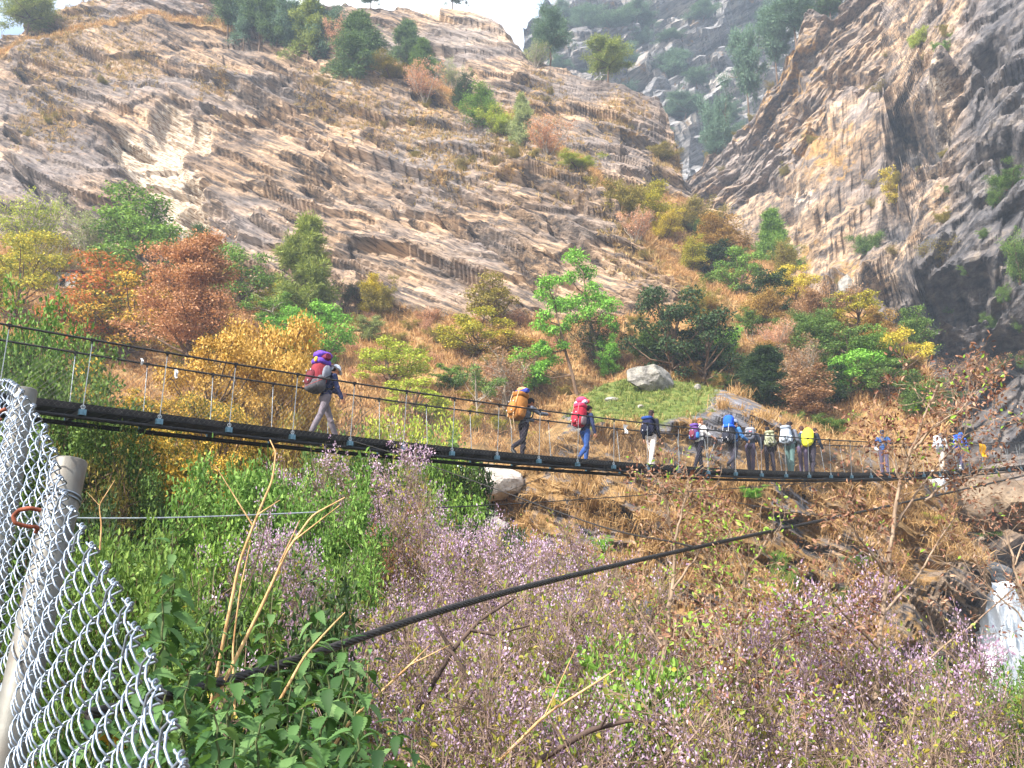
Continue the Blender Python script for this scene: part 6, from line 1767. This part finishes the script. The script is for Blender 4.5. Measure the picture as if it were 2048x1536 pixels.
def backpack(p, label, w, d, h, z0, main, lid, pocket, roll=None, side=None, cover=None, lash=None, base_c=None, seed=1, extra=None, tz_off=0., xoff=.12):
    """z0: height of the pack's base along the spine above the hips"""
    P, Rt = p['P'], p['Rt']
    o0 = P(-xoff - d * .5, 0, z0)
    e = empty('backpack', (0, 0, 0)); tag(e, label, 'backpack')
    k = p['k']; cy, sy = math.cos(p['yaw']), math.sin(p['yaw'])
    wl = o0 * k; e.location = p['base'] + np.array([cy * wl[0] - sy * wl[1], sy * wl[0] + cy * wl[1], wl[2]]); e.rotation_euler = (0, 0, p['yaw']); e.scale = (k, k, k)
    Q = lambda x, y, z: P(-xoff - d * .5 + x, y, z0 + z) - o0
    mb = MB(); sbox(mb, Q(0, 0, h * .5), (d, w, h), Rt, 3.4, seed=seed); bag = mb.build('bag', fab(main), e, True)
    if base_c: mb = MB(); sbox(mb, Q(-.01, 0, h * .2), (d * 1.1, w * 1.06, h * .46), Rt, 3., seed=seed + 5); mb.build('lower_bag', fab(base_c), e, True)
    if lid: mb = MB(); sbox(mb, Q(-.01, 0, h * 1.0), (d * 1.08, w * .98, h * .24), Rt, 3., seed=seed + 1); mb.build('lid', fab(lid), e, True)
    if pocket: mb = MB(); sbox(mb, Q(-d * .5, 0, h * .40), (d * .42, w * .72, h * .52), Rt, 3., seed=seed + 2); mb.build('front_pocket', fab(pocket), e, True)
    for sd_ in (1, -1):
        mb = MB(); sbox(mb, Q(.0, sd_ * w * .5, h * .3), (d * .6, w * .22, h * .42), Rt, 3., seed=seed + 3); mb.build('side_pocket', fab(side or pocket or main), e, True)
    if roll:
        mb = MB(); c0 = Q(-d * .02, -w * .62, h * 1.16); c1 = Q(-d * .02, w * .62, h * 1.16)
        pts = np.array([c0 + (c1 - c0) * q for q in np.linspace(0, 1, 9)]); rr = np.array([.6, .95, 1, .97, .93, .97, 1, .95, .6]) * roll[1]
        mb.tube(pts, rr, 14); mb.build('bedroll', fab(roll[0]), e, True)
    if cover: mb = MB(); sbox(mb, Q(-.02, 0, h * .5), (d * 1.25, w * 1.16, h * 1.16), Rt, 2.7, seed=seed + 8, bump=.06); mb.build('rain_cover', fab(cover, .9), e, True)
    for sd_ in (1, -1):
        mb = MB(); T_ = [Q(d * .5, sd_ * .11, .50 - z0 + .02), P(.02, sd_ * .115, .565) - o0, P(.115, sd_ * .12, .50) - o0, P(.142, sd_ * .125, .38) - o0, P(.10, sd_ * .165, .24) - o0, Q(d * .45, sd_ * .15, .10)]
        t0 = np.linspace(0, 5, 24); T_ = np.array(T_); T_ = np.stack([np.interp(t0, range(6), T_[:, q]) for q in range(3)], -1); T_[1:-1] = (T_[:-2] + T_[1:-1] * 2 + T_[2:]) / 4
        mb.tube(T_, .020, 8); mb.build('shoulder_strap', fab((44, 42, 46)), e, True)
    if lash:
        for yy in (-.28, .28):
            mb = MB(); zs = np.linspace(.04, h * 1.1, 12)
            mb.tube(np.array([Q(-d * .5 * (1 - (2 * z / h - 1) ** 8 * .25 if z < h else .9) - .02, yy * w, z) for z in zs]), .009, 6); mb.build('lashing', fab(lash), e, True)
    # buckles and reflective trim
    mb = MB()
    for yy in (-.22, .22):
        for zz in (.25, .62): mb.box(Q(-d * .5 - (.21 * d if pocket else 0) - .004, yy * w, zz * h), (.012, .03, .035), Rt)
    mb.build('buckle', fab((176, 176, 180)), e)
    return e, Q
def pole(p, a, b, label, col=(150, 60, 54), r=.008):
    k = p['k']; cy, sy = math.cos(p['yaw']), math.sin(p['yaw'])
    tow = lambda q: p['base'] + k * np.array([cy * q[0] - sy * q[1], sy * q[0] + cy * q[1], q[2]])
    A, B = tow(np.array(a)), tow(np.array(b)); mid = A * .55 + B * .45; e = empty('trekking_pole', A); tag(e, label, 'trekking pole')
    mb = MB(); mb.tube(np.array([A, mid]) - A, r, 8); mb.tube(np.array([mid, B]) - A, r * .7, 8); mb.build('shaft', fab(col), e, True)
    d = norm(B - A); mb = MB(); mb.tube(np.array([A - d * .02, A + d * .06, A + d * .13]) - A, np.array([.017, .015, .013]), 8); mb.build('grip', fab((30, 30, 32)), e, True)

# 1 porter with a huge maroon pack
p = person(652, .05, 'hiker in white sun hat and navy jacket bent under a huge maroon pack', H=1.74, lean=13, headp=20, legs=(24, 2, -20, 6), armL=(38, 12, 40), armR=(8, 14, 22),
           skin=SKIN, hat=((226, 228, 234), 'sun'), jacket=(52, 58, 92), trousers=(112, 104, 112), shoes=(70, 64, 60), vox=.009)
e, Q = backpack(p, 'huge maroon pack with purple top and grey lower bag on the first hiker', .46, .36, .70, .04, (126, 44, 54), (98, 66, 168), (96, 40, 48), roll=((112, 42, 66), .11), side=(92, 90, 96), base_c=(84, 82, 88), seed=1)
for nm, col, c, sz in (('rolled_jacket', (112, 116, 128), (.06, -.27, .44), (.20, .10, .32)), ('purple_bundle', (104, 70, 178), (-.02, -.02, .86), (.38, .50, .16)), ('yellow_toy', (226, 178, 60), (-.20, -.10, .70), (.06, .10, .12))):
    mb = MB(); sbox(mb, Q(*c), sz, p['Rt'], 2.6, seed=11, bump=.12); mb.build(nm, fab(col), e, True)
pole(p, p['P'](-.16, -.30, .42), p['P'](-.72, -.30, -.06), 'red trekking pole strapped slanting to the huge maroon pack', (176, 70, 70))
# 2
p = person(1048, .05, 'hiker with grey sleeves reaching for the handrail under a brown pack', H=1.66, lean=16, headp=14, legs=(6, 8, -14, 42), armL=(40, 10, 40), armR=(62, 14, 28),
           skin=SKIN3, hair=(26, 22, 22), hairkind='short', hat=((34, 32, 36), 'beanie'), jacket=(92, 96, 108), trousers=(36, 32, 42), shoes=(58, 58, 64), vox=.009)
e, Q = backpack(p, 'big brown stuffed pack with a blue top roll on the second hiker', .46, .40, .74, .02, (150, 100, 50), (140, 92, 46), (160, 106, 54), roll=((44, 58, 128), .085), lash=(206, 176, 140), seed=3)
mb = MB(); sbox(mb, Q(.02, 0, .92), (.26, .4, .14), p['Rt'], 2.5, seed=4, bump=.1); mb.build('top_bundle', fab((196, 148, 100)), e, True)
for yy, a in ((-.12, .35), (.02, .28)):
    mb = MB(); mb.tube(np.array([Q(-.2, yy, .02), Q(-.16, yy - .02, -.1), Q(-.06, yy - .04, -a)]), .008, 6); mb.build('loose_strap', fab((206, 176, 140)), e, True)
# 3
p = person(1170, .05, 'hiker in navy jacket and blue jeans carrying a tall red pack', H=1.66, lean=9, headp=16, legs=(22, 30, -6, 34), armL=(20, 8, 25), armR=(4, 10, 12), skin=SKIN,
           hair=(30, 26, 26), jacket=(44, 54, 86), trousers=(44, 74, 132), shoes=(70, 70, 78), vox=.009)
e, Q = backpack(p, 'tall crimson pack with pink bundle and silver trim on the third hiker', .40, .32, .66, .06, (160, 36, 56), (190, 54, 86), (172, 44, 62), roll=((172, 160, 184), .07), lash=(206, 120, 126), side=(120, 104, 110), seed=6)
mb = MB(); sbox(mb, Q(0, -.02, .84), (.28, .34, .20), p['Rt'], 2.3, seed=7, bump=.12); mb.build('pink_bundle', fab((206, 70, 104)), e, True)
mb = MB(); sbox(mb, Q(.08, -.17, .80), (.16, .16, .13), p['Rt'], 2.2, seed=8, bump=.1); mb.build('red_cup_bag', fab((214, 76, 84)), e, True)
# 4
t = NT('cream patterned cloth'); o = t.obj(); vz = t.n('ShaderNodeTexVoronoi'); vz.feature = 'DISTANCE_TO_EDGE'; vz.inputs['Scale'].default_value = 11; t.l(o, vz.inputs['Vector'])
creamp = t.done(t.bsdf(t.mix(t.ramp(vz.outputs['Distance'], [(.02, 1), (.06, 0)]), c255(226, 212, 202), c255(128, 116, 122)), .85))
p = person(1302, .05, 'hiker with dark hair, black top and cream patterned trousers', H=1.72, lean=3, headp=4, legs=(20, 4, -16, 4), armL=(-10, 14, 30), armR=(-4, 8, 24), skin=SKIN2, hair=(46, 30, 30), hairkind='long',
           jacket=(30, 32, 48), trousers=(226, 212, 202), trpat=creamp, shoes=(212, 206, 200), yaw=14)
e, Q = backpack(p, 'navy and black daypack with a pink patch on the hiker in cream trousers', .36, .22, .52, .02, (24, 28, 56), (34, 62, 122), (28, 30, 50), seed=9)
mb = MB(); sbox(mb, Q(-.14, .05, .34), (.03, .14, .04), p['Rt'], 2.4, seed=1); mb.build('pink_patch', fab((226, 96, 128)), e, True)
# 5
p = person(1398, .05, 'hiker with fair hair in a bun, white top and black trousers holding a walking pole', H=1.66, lean=5, headp=6, legs=(14, 4, -18, 8), armL=(20, 10, 20), armR=(34, 10, 34), skin=SKIN2, hair=(146, 98, 64), hairkind='bun',
           jacket=(236, 234, 232), sleeves='mid', trousers=(30, 28, 40), shoes=(60, 60, 68), yaw=-6)
e, Q = backpack(p, 'purple daypack with blue lower pocket on the hiker in the white top', .32, .22, .50, .04, (86, 56, 110), (96, 70, 140), (112, 52, 70), side=(52, 120, 190), seed=10)
w_ = p['arms'][1][2] + p['arms'][1][3] * .08; pole(p, w_ + np.array([0.02, 0, .03]), (w_[0] - .48, w_[1] + .06, .0), 'thin silver walking pole held by the hiker in the white top', (170, 176, 184), .007)
# 6
p = person(1466, .08, 'hiker in blue jacket and cap under a blue bag strapped on a black pack', H=1.74, lean=9, headp=6, legs=(6, 6, -12, 40), armL=(30, 10, 30), armR=(22, 12, 46), skin=SKIN2, hair=(60, 50, 46), hat=((124, 134, 156), 'cap'),
           jacket=(64, 112, 168), trousers=(58, 56, 68), shoes=(28, 28, 32))
e, Q = backpack(p, 'black pack with a bright blue bag strapped on top on the hiker with sunglasses', .40, .30, .56, -.04, (36, 38, 46), (38, 92, 204), (42, 44, 56), lash=(190, 190, 196), seed=12)
mb = MB(); sbox(mb, Q(-.04, 0, .74), (.26, .34, .40), p['Rt'], 3.2, seed=13); mb.build('blue_bag', fab((34, 88, 210)), e, True)

# 7
p = person(1500, .16, 'hiker bending over the rail with a grey and black daypack', H=1.70, lean=34, headp=18, legs=(8, 2, -10, 0), armL=(40, 6, 30), armR=(30, 8, 14), skin=SKIN2, hair=(70, 64, 66), jacket=(88, 94, 112), trousers=(66, 58, 74), shoes=(50, 50, 56), yaw=20, hat=((150, 150, 166), 'cap'))
e, Q = backpack(p, 'grey and black daypack with a red tag on the bending hiker', .34, .22, .48, .06, (96, 100, 112), (150, 154, 168), (60, 60, 70), seed=14)
mb = MB(); sbox(mb, Q(-.14, -.06, .30), (.03, .09, .06), p['Rt'], 2.4, seed=1); mb.build('red_tag', fab((214, 70, 84)), e, True)
# 8
camo = NT('camouflage cloth'); o = camo.obj(); nz_ = camo.noise(o, 9, 3)
camom = camo.done(camo.bsdf(camo.ramp(nz_, [(.40, c255(70, 74, 56)), (.46, c255(148, 150, 124)), (.56, c255(110, 116, 86)), (.62, c255(190, 188, 164))], 'CONSTANT'), .9))
p = person(1537, .16, 'hiker in black with a black cap seen from behind with a camouflage pack', H=1.62, lean=6, headp=4, legs=(8, 2, -8, 2), armL=(4, 10, 10), armR=(8, 14, 8), skin=SKIN3, hair=(30, 26, 28), hat=((34, 30, 34), 'beanie'), jacket=(38, 36, 44), trousers=(44, 40, 52), shoes=(196, 196, 204), yaw=48)
e, Q = backpack(p, 'olive camouflage pack on the hiker in the black cap', .36, .24, .54, .02, (132, 136, 108), (132, 136, 108), (120, 124, 98), seed=15)
for ch in e.children:
    if ch.name.startswith(('bag', 'lid', 'front', 'side')): ch.data.materials[0] = camom
# 9
p = person(1578, .10, 'tall dark haired hiker in grey jacket and green trousers with a pale grey pack', H=1.84, lean=6, headp=8, legs=(10, 2, -6, 2), armL=(20, 8, 30), armR=(14, 10, 40), skin=SKIN2, hair=(38, 28, 30), hairkind='thick', jacket=(112, 116, 128), trousers=(86, 112, 110), shoes=(150, 150, 156), yaw=8)
e, Q = backpack(p, 'pale grey boxy pack on the tall hiker in green trousers', .36, .26, .56, .02, (158, 168, 182), (140, 150, 166), (172, 184, 198), seed=16)
# 10
p = person(1604, .20, 'hiker in dark green jacket with blue collar and plum trousers leaning on the rail', H=1.76, lean=14, headp=2, legs=(10, 0, -12, 2), armL=(30, 8, 40), armR=(20, 10, 46), skin=SKIN2, hair=(70, 44, 36), jacket=(44, 62, 66), trousers=(88, 76, 98), shoes=(60, 56, 64), yaw=30)
mb = MB(); Rt = p['Rt']
for q in range(14):
    a = q / 14 * 2 * PI; mb.ball(p['P'](.07 * math.cos(a), .075 * math.sin(a), .55), .028, 8)
remesh('collar', mb, .012, fab((52, 92, 158)), p['e'])
# 11
p = person(1618, -.05, 'hiker in dark trousers mostly hidden under a bright yellow rain cover', H=1.74, lean=16, headp=24, legs=(12, 4, -8, 2), armL=(24, 8, 40), armR=(14, 8, 20), skin=SKIN2, hair=(60, 46, 42), jacket=(40, 46, 60), trousers=(54, 50, 62), shoes=(44, 44, 50), yaw=-4, dsh=.12)
backpack(p, 'pack under a bright yellow rain cover', .36, .26, .60, .02, (200, 200, 60), None, None, cover=(240, 236, 60), seed=17)
# 12
p = person(1766, .05, 'hiker in dark blue shirt and plum trousers standing face on and looking at the hands', H=1.74, lean=2, headp=22, legs=(5, 2, -4, 2), armL=(38, 20, 84), armR=(38, 20, 84), skin=SKIN3, hair=(40, 34, 34), hat=((60, 62, 74), 'cap'), jacket=(46, 76, 124), sleeves='mid', trousers=(84, 76, 98), shoes=(44, 42, 48), yaw=-150)
# 13
p = person(1880, .05, 'pale dressed hiker half hidden by the bare tree near the far end', H=1.70, lean=8, headp=10, legs=(16, 4, -12, 6), armL=(10, 8, 20), armR=(10, 8, 20), skin=SKIN2, hair=(90, 84, 80), jacket=(178, 180, 182), trousers=(190, 178, 166), shoes=(90, 90, 90))
backpack(p, 'white grey pack on the pale dressed hiker behind the bare tree', .34, .24, .54, .02, (206, 212, 222), (220, 224, 230), (190, 196, 208), seed=18)
# 14
p = person(1920, .05, 'farthest hiker, in blue with white socks, beyond the bare tree', H=1.74, lean=10, headp=8, legs=(18, 4, -14, 26), armL=(10, 8, 20), armR=(16, 8, 40), skin=SKIN2, hair=(80, 60, 50), hat=((30, 100, 196), 'cap'), jacket=(40, 98, 190), trousers=(66, 66, 92), shoes=(206, 200, 196))
backpack(p, 'bright blue pack on the farthest hiker', .36, .26, .56, .02, (30, 86, 200), (30, 86, 200), (40, 60, 130), seed=19)
# ------------------------------------------------------------------ light, air, camera
cam = bpy.data.cameras.new('camera'); co = bpy.data.objects.new('camera', cam); COL.objects.link(co)
cam.sensor_width = 36; cam.lens = 36 * F / 2048; cam.clip_start = .05; cam.clip_end = 5000
co.location = (0, 0, 0); co.rotation_euler = (PI / 2 + PITCH, 0, 0)
scene.camera = co

sd = norm(np.array([-.62, -.54, .74]))           # direction towards the sun
sun = bpy.data.lights.new('sun', 'SUN'); so = bpy.data.objects.new('sun', sun); COL.objects.link(so)
sun.energy = 5.0; sun.angle = math.radians(.53); sun.color = (1, .95, .87)
so.rotation_euler = Vector(sd).to_track_quat('Z', 'Y').to_euler(); so.location = (-60, -40, 80)

w = bpy.data.worlds.new('World'); scene.world = w; w.use_nodes = True
nt = w.node_tree; nt.nodes.clear()
sky = nt.nodes.new('ShaderNodeTexSky'); sky.sky_type = 'NISHITA'; sky.sun_disc = False
sky.sun_elevation = math.asin(sd[2]); sky.sun_rotation = math.atan2(sd[0], sd[1]); sky.dust_density = 2.5; sky.air_density = 1.2
bg = nt.nodes.new('ShaderNodeBackground'); bg.inputs[1].default_value = .12
tc = nt.nodes.new('ShaderNodeTexCoord'); nz = nt.nodes.new('ShaderNodeTexNoise'); nz.inputs['Scale'].default_value = 2.2; nz.inputs['Detail'].default_value = 5
rp = nt.nodes.new('ShaderNodeValToRGB'); rp.color_ramp.elements[0].position = .48; rp.color_ramp.elements[1].position = .66
mx = nt.nodes.new('ShaderNodeMix'); mx.data_type = 'RGBA'; mx.inputs[7].default_value = (9.5, 9.6, 9.8, 1)
out = nt.nodes.new('ShaderNodeOutputWorld')
nt.links.new(tc.outputs['Generated'], nz.inputs['Vector']); nt.links.new(nz.outputs['Fac'], rp.inputs[0])
nt.links.new(rp.outputs[0], mx.inputs[0]); nt.links.new(sky.outputs[0], mx.inputs[6]); nt.links.new(mx.outputs[2], bg.inputs[0]); nt.links.new(bg.outputs[0], out.inputs[0])

if HAZE:
    mb = MB(); mb.box((40, 130, 125), (900, 560, 320))
    hm = bpy.data.materials.new('thin blue haze'); hm.use_nodes = True; ht = hm.node_tree; ht.nodes.clear()
    ho = ht.nodes.new('ShaderNodeOutputMaterial'); hv = ht.nodes.new('ShaderNodeVolumePrincipled')
    hv.inputs['Color'].default_value = (.66, .80, 1, 1); hv.inputs['Density'].default_value = HAZE; hv.inputs['Anisotropy'].default_value = .0
    ht.links.new(hv.outputs[0], ho.inputs['Volume'])
    hz = mb.build('haze', hm); tag(hz, None, None, kind='stuff')

vs = scene.view_settings
scene.display_settings.display_device = 'sRGB'
vs.view_transform = 'Standard'; vs.look = 'None'; vs.gamma = 1; vs.use_curve_mapping = False; vs.exposure = EXPOSURE
scene.cycles.use_denoising = DENOISE
scene.cycles.max_bounces = 6; scene.cycles.diffuse_bounces = 3; scene.cycles.glossy_bounces = 2; scene.cycles.transmission_bounces = 4
scene.cycles.volume_bounces = 0; scene.cycles.transparent_max_bounces = 8
scene.cycles.sample_clamp_indirect = 6
